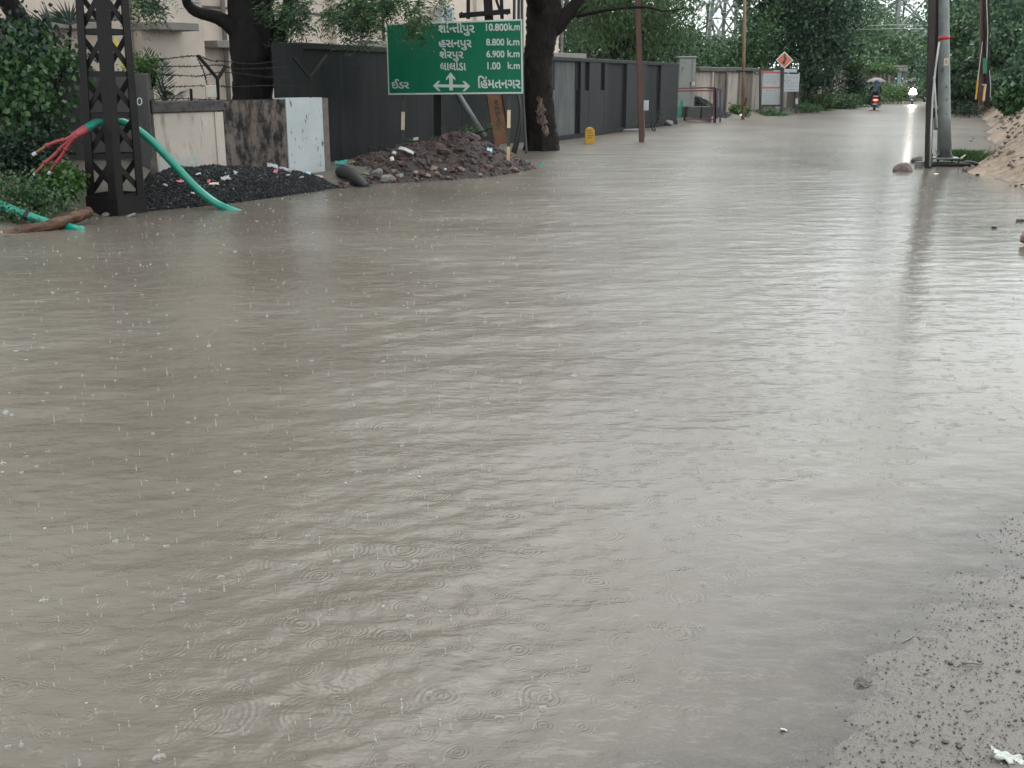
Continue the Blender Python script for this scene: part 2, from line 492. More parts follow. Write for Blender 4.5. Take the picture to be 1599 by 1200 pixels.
def bank(x, y):
    d = x - np.interp(y, RIGHT_Y, RIGHT_X) + 0.25 * vnoise(x, y, 1.3, 8)
    hh = np.interp(y, [0, 9, 14, 18, 22, 30, 45, 60, 90, 130], [0.10, 0.14, 0.4, 0.75, 0.95, 1.15, 1.1, 0.8, 0.4, 0.3])
    k = np.clip(d / 1.25, 0, 1)
    z = np.where(d > 0, hh * k ** 1.1, d * 0.12)
    rough = np.clip(d / 1.0, 0, 1) * (0.05 * vnoise(x, y, 2.6, 11) + 0.025 * vnoise(x, y, 7.5, 12)) * np.clip(hh, 0.2, 1)
    return np.clip(z + rough, -0.3, 3)
def left_bank(x, y):
    d = np.interp(y, LEFT_Y, LEFT_X) - x
    return np.clip(0.25 * d, -0.3, 0.22) + 0.02 * vnoise(x, y, 1.5, 21) * np.clip(d, 0, 1)
def ground_z(x, y):
    return np.maximum(np.maximum(-0.16 + 0.0 * x, left_bank(x, y)), np.maximum(spit(x, y), bank(x, y)))

def grid_mesh(name, xs2d, ys2d, zs2d, mat, smooth=True, attrs=None, parent=None):
    r, c = xs2d.shape
    v = np.stack([xs2d.ravel(), ys2d.ravel(), zs2d.ravel()], 1)
    i = np.arange(r * c).reshape(r, c)
    f = np.stack([i[:-1, :-1], i[:-1, 1:], i[1:, 1:], i[1:, :-1]], -1).reshape(-1, 4)
    o = np_mesh(name, v, f, mat, parent, smooth=smooth)
    for k, a in (attrs or {}).items():
        at_ = o.data.attributes.new(k, 'FLOAT', 'POINT')
        at_.data.foreach_set('value', a.ravel().astype(np.float32))
    return o

# ground sheet out to the horizon
gy = np.concatenate([np.linspace(-40, 0, 12)[:-1], np.linspace(0, 60, 150)[:-1], np.linspace(60, 140, 80)[:-1], np.geomspace(140, 900, 12)])
gx = np.concatenate([-np.geomspace(600, 16, 14)[:-1], np.linspace(-16, 40, 160)[:-1], np.geomspace(40, 700, 16)])
GX, GY = np.meshgrid(gx, gy)
M_ground = pm('earth ground', (0.07, 0.06, 0.045), (0.12, 0.105, 0.085), 0.8, 0.8, 0.03, 6)
tag(grid_mesh('ground', GX, GY, ground_z(GX, GY) - 0.03, M_ground), kind='structure')

# gravel shore at the near right corner
M_shore = pm('wet shore silt', (0.066, 0.057, 0.048), (0.118, 0.104, 0.090), 30, 0.36, 0.008, 130, c3=(0.090, 0.075, 0.063))
sx, sy = np.meshgrid(np.arange(-0.4, 4.6, 0.018), np.arange(1.2, 5.2, 0.018))
sz = spit(sx, sy)
tag(grid_mesh('shore', sx, sy, sz, M_shore), kind='structure')

# sand bank on the far side
M_sandmat, nt_, N_, L_, b_ = base_mat('wet sand')
v_ = coords(N_, L_, (1, 1, 1))
n_ = N_.new('ShaderNodeTexNoise'); n_.inputs['Scale'].default_value = 1.4; n_.inputs['Detail'].default_value = 9; n_.inputs['Roughness'].default_value = 0.7
L_.new(v_, n_.inputs['Vector'])
r_ = ramp(N_, L_, n_.outputs[0], [(0.3, (0.085, 0.055, 0.038)), (0.5, (0.19, 0.137, 0.094)), (0.7, (0.245, 0.182, 0.13))])
L_.new(r_.outputs[0], b_.inputs['Base Color'])
b_.inputs['Roughness'].default_value = 0.75
n2_ = N_.new('ShaderNodeTexNoise'); n2_.inputs['Scale'].default_value = 5; n2_.inputs['Detail'].default_value = 10
L_.new(v_, n2_.inputs['Vector'])
bp_ = N_.new('ShaderNodeBump'); bp_.inputs['Distance'].default_value = 0.12
L_.new(n2_.outputs[0], bp_.inputs['Height']); L_.new(bp_.outputs[0], b_.inputs['Normal'])
by = np.concatenate([np.arange(6, 34, 0.12), np.arange(34, 100, 0.5)])
bo = np.concatenate([np.arange(-1.2, 5, 0.1), np.linspace(5, 26, 30)])
BO, BY = np.meshgrid(bo, by)
BX = BO + np.interp(BY, RIGHT_Y, RIGHT_X)
tag(grid_mesh('sand_bank', BX, BY, bank(BX, BY), M_sandmat), kind='structure')

# ------------------------------------------------------------------ flood water
def water_mat(film):
    m, nt, N, L, b = base_mat('muddy flood water' if not film else 'shallow flood water')
    tc = N.new('ShaderNodeTexCoord')
    vec = tc.outputs['Object']
    big = N.new('ShaderNodeTexNoise'); big.inputs['Scale'].default_value = 0.35; big.inputs['Detail'].default_value = 5
    L.new(vec, big.inputs['Vector'])
    r = ramp(N, L, big.outputs[0], [(0.30, (0.092, 0.075, 0.061)), (0.5, (0.120, 0.104, 0.087)), (0.70, (0.148, 0.133, 0.115))])
    L.new(r.outputs[0], b.inputs['Base Color'])
    at_o = N.new('ShaderNodeAttribute'); at_o.attribute_name = 'ripple'
    L.new(at_o.outputs['Fac'], b.inputs['Roughness'])
    b.inputs['IOR'].default_value = 1.33
    b.inputs['Specular IOR Level'].default_value = 0.5
    # raindrop rings
    wob = N.new('ShaderNodeTexNoise'); wob.inputs['Scale'].default_value = 9.0; wob.inputs['Detail'].default_value = 1.0
    L.new(vec, wob.inputs['Vector'])
    wsc = N.new('ShaderNodeVectorMath'); wsc.operation = 'MULTIPLY_ADD'; wsc.inputs[1].default_value = (0.035, 0.035, 0.0)
    L.new(wob.outputs['Color'], wsc.inputs[0]); L.new(vec, wsc.inputs[2])
    def rings(scale, offs, amp, wl):
        mp = N.new('ShaderNodeMapping'); mp.inputs['Location'].default_value = offs
        L.new(wsc.outputs[0], mp.inputs['Vector'])
        vo = N.new('ShaderNodeTexVoronoi'); vo.voronoi_dimensions = '2D'; vo.inputs['Scale'].default_value = scale; vo.inputs['Randomness'].default_value = 1.0
        L.new(mp.outputs[0], vo.inputs['Vector'])
        sep = N.new('ShaderNodeSeparateColor'); L.new(vo.outputs['Color'], sep.inputs[0])
        def mth(op, a, c=None, d=None):
            q = N.new('ShaderNodeMath'); q.operation = op
            for i, s in enumerate((a, c, d)):
                if s is None: continue
                if isinstance(s, (int, float)): q.inputs[i].default_value = s
                else: L.new(s, q.inputs[i])
            return q.outputs[0]
        dist = mth('DIVIDE', vo.outputs['Distance'], scale)
        R = mth('MULTIPLY', sep.outputs[0], 0.42 / scale)
        dd = mth('SUBTRACT', dist, R)
        wv = mth('SINE', mth('MULTIPLY', dd, 2 * math.pi / wl))
        g = mth('DIVIDE', dd, wl * 1.7)
        env = mth('EXPONENT', mth('MULTIPLY', mth('MULTIPLY', g, g), -1.0))
        fade = mth('MULTIPLY_ADD', sep.outputs[0], -0.9, 1.0)
        on = mth('GREATER_THAN', sep.outputs[1], 0.22)
        return mth('MULTIPLY', mth('MULTIPLY', mth('MULTIPLY', wv, env), mth('MULTIPLY', fade, on)), amp)
    hsum = None
    for a in ((4.3, (0, 0, 0), 0.0010, 0.018), (8.6, (3.3, 1.7, 0), 0.0008, 0.012)):
        o = rings(*a)
        if hsum is None: hsum = o
        else:
            q = N.new('ShaderNodeMath'); q.operation = 'ADD'
            L.new(hsum, q.inputs[0]); L.new(o, q.inputs[1]); hsum = q.outputs[0]
    mp = N.new('ShaderNodeMapping'); mp.inputs['Scale'].default_value = (0.55, 1.0, 1.0)
    L.new(vec, mp.inputs['Vector'])
    fine = N.new('ShaderNodeTexNoise'); fine.inputs['Scale'].default_value = 17; fine.inputs['Detail'].default_value = 3; fine.inputs['Roughness'].default_value = 0.6
    L.new(mp.outputs[0], fine.inputs['Vector'])
    q = N.new('ShaderNodeMath'); q.operation = 'MULTIPLY_ADD'; q.inputs[1].default_value = 0.0085
    L.new(fine.outputs[0], q.inputs[0]); L.new(hsum, q.inputs[2])
    mpb = N.new('ShaderNodeMapping'); mpb.inputs['Scale'].default_value = (0.42, 1.0, 1.0); mpb.inputs['Rotation'].default_value = (0, 0, math.radians(-10))
    L.new(vec, mpb.inputs['Vector'])
    mid = N.new('ShaderNodeTexNoise'); mid.inputs['Scale'].default_value = 4.6; mid.inputs['Detail'].default_value = 2.5; mid.inputs['Distortion'].default_value = 0.5
    L.new(mpb.outputs[0], mid.inputs['Vector'])
    qm = N.new('ShaderNodeMath'); qm.operation = 'MULTIPLY_ADD'; qm.inputs[1].default_value = 0.017
    L.new(mid.outputs[0], qm.inputs[0]); L.new(q.outputs[0], qm.inputs[2])
    q = qm
    # longer wavelets where the sheet is too coarse to carry them
    mpl = N.new('ShaderNodeMapping'); mpl.inputs['Scale'].default_value = (0.4, 1.0, 1.0); mpl.inputs['Rotation'].default_value = (0, 0, math.radians(14))
    L.new(vec, mpl.inputs['Vector'])
    lng = N.new('ShaderNodeTexNoise'); lng.inputs['Scale'].default_value = 1.15; lng.inputs['Detail'].default_value = 2.0
    L.new(mpl.outputs[0], lng.inputs['Vector'])
    mr = N.new('ShaderNodeMapRange'); mr.inputs['From Min'].default_value = 0.20; mr.inputs['From Max'].default_value = 0.32; mr.inputs['To Max'].default_value = 0.085
    L.new(at_o.outputs['Fac'], mr.inputs['Value'])
    ql = N.new('ShaderNodeMath'); ql.operation = 'MULTIPLY_ADD'
    L.new(lng.outputs[0], ql.inputs[0]); L.new(mr.outputs[0], ql.inputs[1]); L.new(q.outputs[0], ql.inputs[2])
    q = ql
    at_r = N.new('ShaderNodeAttribute'); at_r.attribute_name = 'chop'
    q2 = N.new('ShaderNodeMath'); q2.operation = 'MULTIPLY'
    L.new(q.outputs[0], q2.inputs[0]); L.new(at_r.outputs['Fac'], q2.inputs[1])
    bp = N.new('ShaderNodeBump'); bp.inputs['Distance'].default_value = 1.0; bp.inputs['Strength'].default_value = 1.0
    L.new(q2.outputs[0], bp.inputs['Height']); L.new(bp.outputs[0], b.inputs['Normal'])
    if not film:
        return m
    # clear where it is only a film over the shore
    at_d = N.new('ShaderNodeAttribute'); at_d.attribute_name = 'opacity'
    fr = N.new('ShaderNodeFresnel'); fr.inputs['IOR'].default_value = 1.33; L.new(bp.outputs[0], fr.inputs['Normal'])
    tr = N.new('ShaderNodeBsdfTransparent')
    gl = N.new('ShaderNodeBsdfGlossy'); gl.inputs['Roughness'].default_value = 0.05; L.new(bp.outputs[0], gl.inputs['Normal'])
    m1 = N.new('ShaderNodeMixShader'); L.new(fr.outputs[0], m1.inputs[0]); L.new(tr.outputs[0], m1.inputs[1]); L.new(gl.outputs[0], m1.inputs[2])
    m2 = N.new('ShaderNodeMixShader'); L.new(at_d.outputs['Fac'], m2.inputs[0]); L.new(m1.outputs[0], m2.inputs[1]); L.new(b.outputs[0], m2.inputs[2])
    L.new(m2.outputs[0], N['Material Output'].inputs[0])
    return m
wy = -2 + np.geomspace(3.4, 160, 940)
wa = np.linspace(-0.66, 0.66, 540)
WA, WY = np.meshgrid(wa, wy)
WX = WA * (WY + 2.2) + 0.12 * (WY + 2)
cell = np.maximum((WY + 2) * 0.0042, 0.005)
WZ = np.zeros_like(WX)
# calm towards the near shore, a livelier current down the middle, fairly lively at the far side
CH = 0.55 + 0.22 * vnoise(WX, WY, 0.35, 31) + 0.16 * vnoise(WX, WY, 1.1, 32)
xb = -0.55 + 0.115 * (WY - 3)
CH += 0.9 * np.exp(-((WX - xb) / (0.55 + 0.11 * WY)) ** 2)
CH *= np.clip(1.05 - 0.30 * (WX - xb - 0.6) / (0.6 + 0.16 * WY), 0.22, 1.15)
CH = np.clip(CH, 0.14, 1.5)
CHR = np.maximum(CH, np.interp(WY, [14, 40], [0.2, 0.95]))
rw = np.random.default_rng(42)
lostvar = np.zeros_like(WX)
for k in range(76):
    lam = 0.05 * (0.8 / 0.05) ** rw.uniform(0, 1)
    ang = math.radians(90 + 12 + rw.normal(0, 38))
    ph = rw.uniform(0, 7)
    slope = 0.0075 if lam > 0.32 else (0.0125 if lam > 0.13 else 0.022)
    A = slope * lam / (2 * math.pi)
    lod = np.clip((lam / cell - 2.0) / 3.0, 0, 1)
    kx, ky = math.cos(ang) * 2 * math.pi / lam, math.sin(ang) * 2 * math.pi / lam
    WZ += A * lod * np.sin(kx * WX + ky * WY + ph + 0.8 * np.sin(0.31 * kx * WY - 0.22 * ky * WX + ph))
    lostvar += 0.5 * slope ** 2 * (1 - lod ** 2)
WZ *= CH
# ripples too fine for the sheet act as surface roughness
ROU = np.sqrt(np.sqrt(2 * lostvar) * CHR * np.interp(WY, [10, 18, 35, 60], [0.42, 0.50, 0.72, 1.1]) + 0.0012)
depth = np.clip(-np.maximum(spit(WX, WY), bank(WX, WY)), 0, 1)
OPA = 1 - np.exp(-depth / 0.0065)
wo = tag(grid_mesh('water', WX, WY, WZ, [water_mat(False), water_mat(True)], attrs={'opacity': OPA, 'ripple': ROU, 'chop': np.clip(CH, 0.2, 1.5)}), kind='structure')
mi = (np.minimum(np.minimum(OPA[:-1, :-1], OPA[1:, 1:]), np.minimum(OPA[1:, :-1], OPA[:-1, 1:])) < 0.997).astype(np.int32).ravel()
wo.data.polygons.foreach_set('material_index', mi)

# ------------------------------------------------------------------ foliage helpers
def unit(v):
    return v / np.maximum(np.linalg.norm(v, axis=1, keepdims=True), 1e-9)
def leaf_quads(base, d, L, Wd, rng):
    """diamond leaves: base (N,3), direction (N,3) unit"""
    n = len(base)
    rv = unit(rng.normal(size=(n, 3)))
    s = unit(np.cross(d, rv))
    L = L * rng.uniform(0.7, 1.25, (n, 1))
    Wd = Wd * rng.uniform(0.7, 1.2, (n, 1))
    nn = np.cross(d, s) * (Wd * 0.18)
    v = np.stack([base, base + d * L * 0.45 + s * Wd / 2 + nn, base + d * L, base + d * L * 0.45 - s * Wd / 2 + nn], 1).reshape(-1, 3)
    f = np.arange(n * 4).reshape(n, 4)
    return v, f
def lobes_points(lobes, n, rng, surf=0.45):
    lobes = np.array(lobes, dtype=float)      # cx cy cz rx ry rz
    vol = lobes[:, 3] * lobes[:, 4] * lobes[:, 5]
    ids = rng.choice(len(lobes), n, p=vol / vol.sum())
    dirs = unit(rng.normal(size=(n, 3)))
    r = rng.uniform(0, 1, (n, 1)) ** surf
    r = r * (1 + 0.18 * rng.normal(size=(n, 1)))
    return lobes[ids, :3] + dirs * r * lobes[ids, 3:6]
def crown(name, lobes, nclump, per, clump_r, L, Wd, mat, parent, seed, droop=0.35, surf=0.45, kind=None):
    rng = np.random.default_rng(seed)
    c = lobes_points(lobes, nclump, rng, surf)
    ct = rng.uniform(0, 1, nclump)
    b = np.repeat(c, per, 0) + rng.normal(size=(nclump * per, 3)) * clump_r * np.array([1, 1, 0.7])
    d = rng.normal(size=(nclump * per, 3))
    d[:, 2] -= droop * 2
    d = unit(d)
    t = np.repeat(ct, per) * 0.65 + rng.uniform(0, 0.35, nclump * per)
    v, f = leaf_quads(b, d, L, Wd, rng)
    return np_mesh(name, v, f, mat, parent, tint=np.repeat(t, 4))
def spray_crown(name, centers, mat, parent, seed, length=0.32, npair=7, ll=0.075, lw=0.02, dirs=None, droop=0.5):
    """pinnate neem sprays: a row of narrow leaflet pairs along each drooping stalk"""
    rng = np.random.default_rng(seed)
    n = len(centers)
    d = rng.normal(size=(n, 3)) if dirs is None else dirs + rng.normal(size=(n, 3)) * 0.5
    d[:, 2] = d[:, 2] * 0.6 - droop
    d = unit(d)
    s = unit(np.cross(d, unit(rng.normal(size=(n, 3)) * 0.4 + np.array([0, 0, 1]))))
    u = np.cross(s, d)
    L = length * rng.uniform(0.7, 1.2, (n, 1))
    bases, ds = [], []
    for i in range(npair):
        t = 0.15 + 0.85 * i / (npair - 1)
        p = centers + d * L * t - np.array([0, 0, 1]) * (L * t * t * 0.35)
        for sg in (-1, 1):
            bases.append(p)
            ds.append(unit(s * sg + d * 0.55 + rng.normal(size=(n, 3)) * 0.18 - np.array([0, 0, 0.25])))
    B, D = np.concatenate(bases), np.concatenate(ds)
    v, f = leaf_quads(B, D, ll, lw, rng)
    t = np.tile(rng.uniform(0, 1, n), npair * 2) * 0.7 + rng.uniform(0, 0.3, len(B))
    # stalks
    w = np.array([0, 0, 0.003])
    e = centers + d * L - np.array([0, 0, 1]) * (L * 0.35)
    sv = np.stack([centers - w, centers + w, e + w * 0.4, e - w * 0.4], 1).reshape(-1, 3)
    sf = np.arange(n * 4).reshape(n, 4) + len(v)
    return np_mesh(name, np.concatenate([v, sv]), np.concatenate([f, sf]), mat, parent, tint=np.concatenate([np.repeat(t, 4), np.full(n * 4, 0.1)]))
def limb(mb, pts, r0, r1, n=10, rnd=None, jit=0.06, k=5):
    sp = smooth_path(pts, k)
    mb.tube(sp, lerp_list([r0, r1] if not isinstance(r0, list) else r0, len(sp)), n, jit=jit, rnd=rnd)
def random_limbs(mb, base, tops, r, rnd):
    """limbs from base to each crown lobe"""
    for t in tops:
        t = Vector(t)
        m1 = base.lerp(t, 0.45) + Vector((rnd.uniform(-.3, .3), rnd.uniform(-.3, .3), rnd.uniform(0, .4)))
        limb(mb, [base, m1, t], r * rnd.uniform(0.5, 0.8), r * 0.12, 6, rnd)
def simple_tree(name, x, y, h, lobes, label, mat, seed, nclump, per, clump_r, L, Wd, tr=0.2, bark=None, group=None, droop=0.35, surf=0.5, z0=-0.1):
    rnd = random.Random(seed)
    t = thing(name, (x, y, max(z0, 0)), label, 'tree', group)
    mb = MB()
    th = min(l[2] for l in lobes) * 0.9 if lobes else h * 0.4
    top = Vector((x + rnd.uniform(-.3, .3), y, max(th, 1.0)))
    limb(mb, [(x, y, z0), ((x + top.x) / 2 + rnd.uniform(-.15, .15), y, top.z * 0.5), top], tr * 1.2, tr * 0.8, 8, rnd)
    random_limbs(mb, top, [l[:3] for l in lobes], tr, rnd)
    build('trunk', mb, bark or M_bark, t, smooth=True)
    crown('crown', lobes, nclump, per, clump_r, L, Wd, mat, t, seed, droop, surf)
    return t
def bush(name, lobes, label, mat, seed, nclump, per, clump_r, L, Wd, group=None, droop=0.1, stems=5, cat='bush'):
    rnd = random.Random(seed)
    lo = lobes[0]
    base = Vector((lo[0], lo[1], max(lo[2] - lo[5], 0)))
    t = thing(name, base, label, cat, group)
    mb = MB()
    for l in lobes[:stems]:
        limb(mb, [base + Vector((rnd.uniform(-.1, .1), rnd.uniform(-.1, .1), -0.1)), base.lerp(Vector(l[:3]), 0.5) + Vector((rnd.uniform(-.1, .1), 0, 0)), l[:3]], 0.025, 0.008, 5, rnd)
    build('stem', mb, M_bark, t, smooth=True)
    crown('foliage', lobes, nclump, per, clump_r, L, Wd, mat, t, seed, droop)
    return t

# ------------------------------------------------------------------ rocks
def rock_mesh(name, seed, mat, sub=1, squash=0.7, flat=0.0):
    rnd = random.Random(seed)
    bm = bmesh.new()
    bmesh.ops.create_icosphere(bm, subdivisions=sub, radius=0.5)
    planes = [Vector((rnd.gauss(0, 1), rnd.gauss(0, 1), rnd.gauss(0, 1))).normalized() for _ in range(5)]
    for v in bm.verts:
        v.co *= rnd.uniform(0.85, 1.15)
        for p in planes:
            d = v.co.dot(p)
            if d > 0.30:
                v.co -= p * (d - 0.30)
        v.co.z *= squash
    me = bpy.data.meshes.new(name)
    bm.to_mesh(me)
    bm.free()
    me.materials.append(mat)
    return me
def place_mesh(name, me, loc, size, parent=None, rnd=random, rot=None):
    o = bpy.data.objects.new(name, me)
    COL.objects.link(o)
    loc = Vector(loc)
    if parent:
        o.parent = parent
        loc = loc - root_of(parent).location
    o.location = loc
    o.scale = size if isinstance(size, (tuple, list)) else (size * rnd.uniform(0.8, 1.3), size * rnd.uniform(0.7, 1.1), size * rnd.uniform(0.6, 1.0))
    o.rotation_euler = rot if rot is not None else (rnd.uniform(-.5, .5), rnd.uniform(-.5, .5), rnd.uniform(0, 6.3))
    return o
def scatter_stones(name, pts, sizes, mat, parent, seed, tint=None):
    """thousands of small faceted stones in one mesh"""
    rng = np.random.default_rng(seed)
    n = len(pts)
    base = np.array([[-1, -1, -1], [1, -1, -1], [1, 1, -1], [-1, 1, -1], [-.7, -.7, 1], [.8, -.6, 1], [.6, .8, .9], [-.8, .6, 1]]) * 0.5
    fc = np.array([[0, 3, 2, 1], [4, 5, 6, 7], [0, 1, 5, 4], [1, 2, 6, 5], [2, 3, 7, 6], [3, 0, 4, 7]])
    vs = base[None] * rng.uniform(0.6, 1.3, (n, 8, 1)) * rng.uniform(0.6, 1.25, (n, 1, 3)) * np.asarray(sizes)[:, None, None]
    q = unit(rng.normal(size=(n, 4)))
    w, x, y, z = q.T
    R = np.stack([1 - 2 * (y * y + z * z), 2 * (x * y - z * w), 2 * (x * z + y * w), 2 * (x * y + z * w), 1 - 2 * (x * x + z * z), 2 * (y * z - x * w), 2 * (x * z - y * w), 2 * (y * z + x * w), 1 - 2 * (x * x + y * y)], -1).reshape(n, 3, 3)
    vs = np.einsum('nij,nkj->nki', R, vs) + np.asarray(pts)[:, None, :]
    f = (fc[None] + (np.arange(n) * 8)[:, None, None]).reshape(-1, 4)
    t = rng.uniform(0, 1, n) if tint is None else tint
    return np_mesh(name, vs.reshape(-1, 3), f, mat, parent, tint=np.repeat(t, 8))

# ------------------------------------------------------------------ lettering
def text_mesh(body):
    c = bpy.data.curves.new('lettering', 'FONT')
    c.body = body
    c.resolution_u = 4
    o = bpy.data.objects.new('lettering', c)
    COL.objects.link(o)
    dg = bpy.context.evaluated_depsgraph_get()
    dg.update()
    me = bpy.data.meshes.new_from_object(o.evaluated_get(dg))
    bpy.data.objects.remove(o)
    bpy.data.curves.remove(c)
    vs = np.array([v.co[:] for v in me.vertices])
    fs = [tuple(p.vertices) for p in me.polygons]
    bpy.data.meshes.remove(me)
    return vs, fs
def put_text(body, box, place, mat, parent, bold=0.0, cut=None, name='lettering'):
    """fit the text's own bounds into box=(u0,v0,u1,v1), v down; place(u,v) gives the 3D point"""
    vs, fs = text_mesh(body)
    if bold:                                   # a second copy a hair aside thickens the strokes
        mb_v, mb_f = [vs], list(fs)
        for k, (dx, dy) in enumerate(((bold, 0), (0, bold), (bold, bold))):
            mb_v.append(vs + np.array([dx, dy, 0.0006 * (k + 1)]))
            mb_f += [tuple(i + len(vs) * (k + 1) for i in f) for f in fs]
        vs, fs = np.concatenate(mb_v), mb_f
    lo, hi = vs.min(0), vs.max(0)
    u = box[0] + (vs[:, 0] - lo[0]) / (hi[0] - lo[0]) * (box[2] - box[0])
    v = box[3] - (vs[:, 1] - lo[1]) / (hi[1] - lo[1]) * (box[3] - box[1])
    mb = MB()
    mb.add([place(a, b, z) for a, b, z in zip(u, v, vs[:, 2])], fs)
    return build(name, mb, mat, parent)

# ================================================================== BUILDINGS AND WALLS
# --- cream building behind the walls
G1, G2 = at(293, 100, 27.0), at(872, 90, 40.0)
def gp(px, py, off=0.0):
    p = onwall(G1, G2, px, py)
    n = Vector((G2.y - G1.y, -(G2.x - G1.x), 0)).normalized()      # towards the road
    return p + n * off
gdir = Vector((G2.x - G1.x, G2.y - G1.y, 0)).normalized()
gnor = Vector((gdir.y, -gdir.x, 0))
grz = math.atan2(gdir.y, gdir.x)
bld = thing('cream_building', (G1.x, G1.y, 0), 'tall cream plastered building behind the walls, with grey concrete window ledges', 'building')
def face_slab(name, p0, p1, z0, z1, thick, mat, off=0.0, parent=bld, bev=0.0):
    p0, p1 = Vector((p0.x, p0.y, 0)), Vector((p1.x, p1.y, 0))
    c = (p0 + p1) / 2 + gnor * (off - thick / 2)
    mb = MB().zbox((c.x, c.y, (z0 + z1) / 2), ((p1 - p0).length, thick, z1 - z0), grz)
    return build(name, mb, mat, parent, bevel=bev)
face_slab('wall', gp(293, 100), gp(872, 90), 0, 11.0, 9.0, M_cream_bldg)
face_slab('projecting_bay', gp(515, 60), gp(553, 60), 0, 11.0, 0.4, M_light_bldg, off=0.25)
face_slab('projecting_bay', gp(200, 60), gp(297, 60), 0, 11.2, 0.9, M_light_bldg, off=0.5)
face_slab('projecting_bay', gp(740, 60), gp(748, 60), 0, 11.0, 0.3, M_light_bldg, off=0.12)
face_slab('side_wing', gp(-420, 60), gp(198, 60), 0, 8.2, 6.0, M_cream_bldg, off=0.2)
face_slab('parapet', gp(293, 100), gp(872, 90), 11.0, 11.5, 0.3, M_conc, off=0.1)
for (xa, xb, ya, yb, off) in ((196, 262, 36, 48, 1.1), (315, 366, 64, 75, 0.55), (548, 606, 64, 76, 0.6), (815, 893, 82, 92, 0.6), (60, 150, 20, 30, 0.9), (-60, 110, 30, 42, 1.0), (330, 362, -60, -48, 0.5)):
    pa, pb = gp(xa, (ya + yb) / 2, off), gp(xb, (ya + yb) / 2, off)
    za, zb = gp(xa, yb, off).z, gp(xa, ya, off).z
    face_slab('window_ledge', pa, pb, min(za, zb), max(za, zb), off + 0.25, M_conc, off=0.02, bev=0.01)
for px, top in ((594, 9.5), (347, 9.0), (345, 9.0), (873, 9.5)):
    q = gp(px, 60, 0.12)
    build('drain_pipe', MB().tube([(q.x, q.y, 0), (q.x, q.y, top)], 0.045, 8), M_rust if px == 594 else M_conc, bld, smooth=True)
for px, py0, py1 in ((278, -8, 5), (470, -75, -30), (640, -70, -20)):
    a, c = gp(px, py1, 0.5 if px < 300 else 0.02), gp(px + 12 if px < 300 else px + 45, py0, 0.5 if px < 300 else 0.02)
    fr = face_slab('window', a, c, a.z, c.z, 0.06, M_white, off=0.04)
    face_slab('pane', a + gdir * 0.06, c - gdir * 0.06, a.z + 0.06, c.z - 0.06, 0.03, pm('dark glass', (0.03, 0.035, 0.04), (0.05, 0.055, 0.06), 3, 0.1), off=0.055, parent=fr)
# a long groove line across the plaster
a, c = gp(300, 9, 0.02), gp(515, 22, 0.02)
face_slab('plaster_band', gp(298, 9), gp(514, 9), gp(298, 9).z - 0.04, gp(298, 9).z + 0.02, 0.02, M_brown_side, off=0.018)
# air conditioner outdoor unit on the building
c = gp(680, 24, 0.35)
acu = thing('air_conditioner', c, 'white air conditioner outdoor unit on the cream building, above the road sign', 'air conditioner')
build('casing', MB().zbox(c, (0.62, 0.3, 0.5), grz), M_white, acu, bevel=0.02)
build('fan_grille', MB().zbox(c + gnor * 0.16 - gdir * 0.02, (0.36, 0.02, 0.34), grz), pm('grey grille', (0.25, 0.27, 0.29), (0.18, 0.2, 0.22), 40, 0.5), acu, bevel=0.008)
for s in (-0.2, 0.2):
    q = c + gdir * s
    build('bracket', MB().beam(q - gnor * 0.4 + Vector((0, 0, -0.27)), q + gnor * 0.15 + Vector((0, 0, -0.27)), 0.04, 0.03), M_steel_dark, acu)

# --- charcoal compound wall
DW0, DW1 = Vector((-3.80, 18.7, 0)), Vector((6.5, 43.2, 0))
ddir = (DW1 - DW0).normalized()
dnor = Vector((ddir.y, -ddir.x, 0))
drz = math.atan2(ddir.y, ddir.x)
DWH = 2.2
dwall = thing('charcoal_wall', DW0, 'long charcoal grey compound wall with recessed panels, running behind the road sign', 'wall')
def dwp(px, py):
    return onwall(DW0, DW1, px, py)
def dslab(name, px0, px1, z0, z1, thick, front, mat, parent=dwall, bev=0.0, ext=(0, 0)):
    p0, p1 = dwp(px0, 150), dwp(px1, 150)
    p0 = Vector((p0.x, p0.y, 0)) - ddir * ext[0]
    p1 = Vector((p1.x, p1.y, 0)) + ddir * ext[1]
    c = (p0 + p1) / 2 + dnor * (front - thick / 2)
    return build(name, MB().zbox((c.x, c.y, (z0 + z1) / 2), ((p1 - p0).length, thick, z1 - z0), drz), mat, parent, bevel=bev)
dslab('wall_core', 449, 1056, -0.3, DWH - 0.09, 0.14, -0.08, M_weather_panel)
dslab('pilaster', 447, 472, -0.3, DWH - 0.005, 0.30, 0.06, M_dark_wall)
pxs = [473, 530, 590, 650, 720, 790, 845, 864]
for a, c in zip(pxs[:-1], pxs[1:]):
    dslab('panel', a, c, -0.3, DWH - 0.09, 0.1, 0.0, M_dark_wall, ext=(-0.004, -0.004))
dslab('coping', 473, 1057, DWH - 0.088, DWH + 0.02, 0.26, 0.045, M_dark_wall2, bev=0.012)
for a, c in ((905, 911), (918.5, 936), (942.5, 947), (977, 1008), (1030, 1057)):
    dslab('pilaster', a, c, -0.3, DWH - 0.09, 0.24, 0.03, M_dark_wall2)
for a, c, z0 in ((911.3, 918.2, 1.32), (936.3, 942.2, 1.32)):
    dslab('slot_back', a, c, z0, DWH - 0.095, 0.03, -0.06, M_slot_shade)
    dslab('slot_sill', a, c, -0.3, z0 - 0.004, 0.22, 0.026, M_dark_wall2)
dslab('panel', 866, 900, -0.3, DWH - 0.095, 0.03, -0.045, M_weather_panel)
dslab('panel', 947.3, 972, -0.3, DWH - 0.095, 0.03, -0.045, M_dark_wall)
dslab('panel', 1008.3, 1026, -0.3, DWH - 0.095, 0.03, -0.045, M_dark_wall)
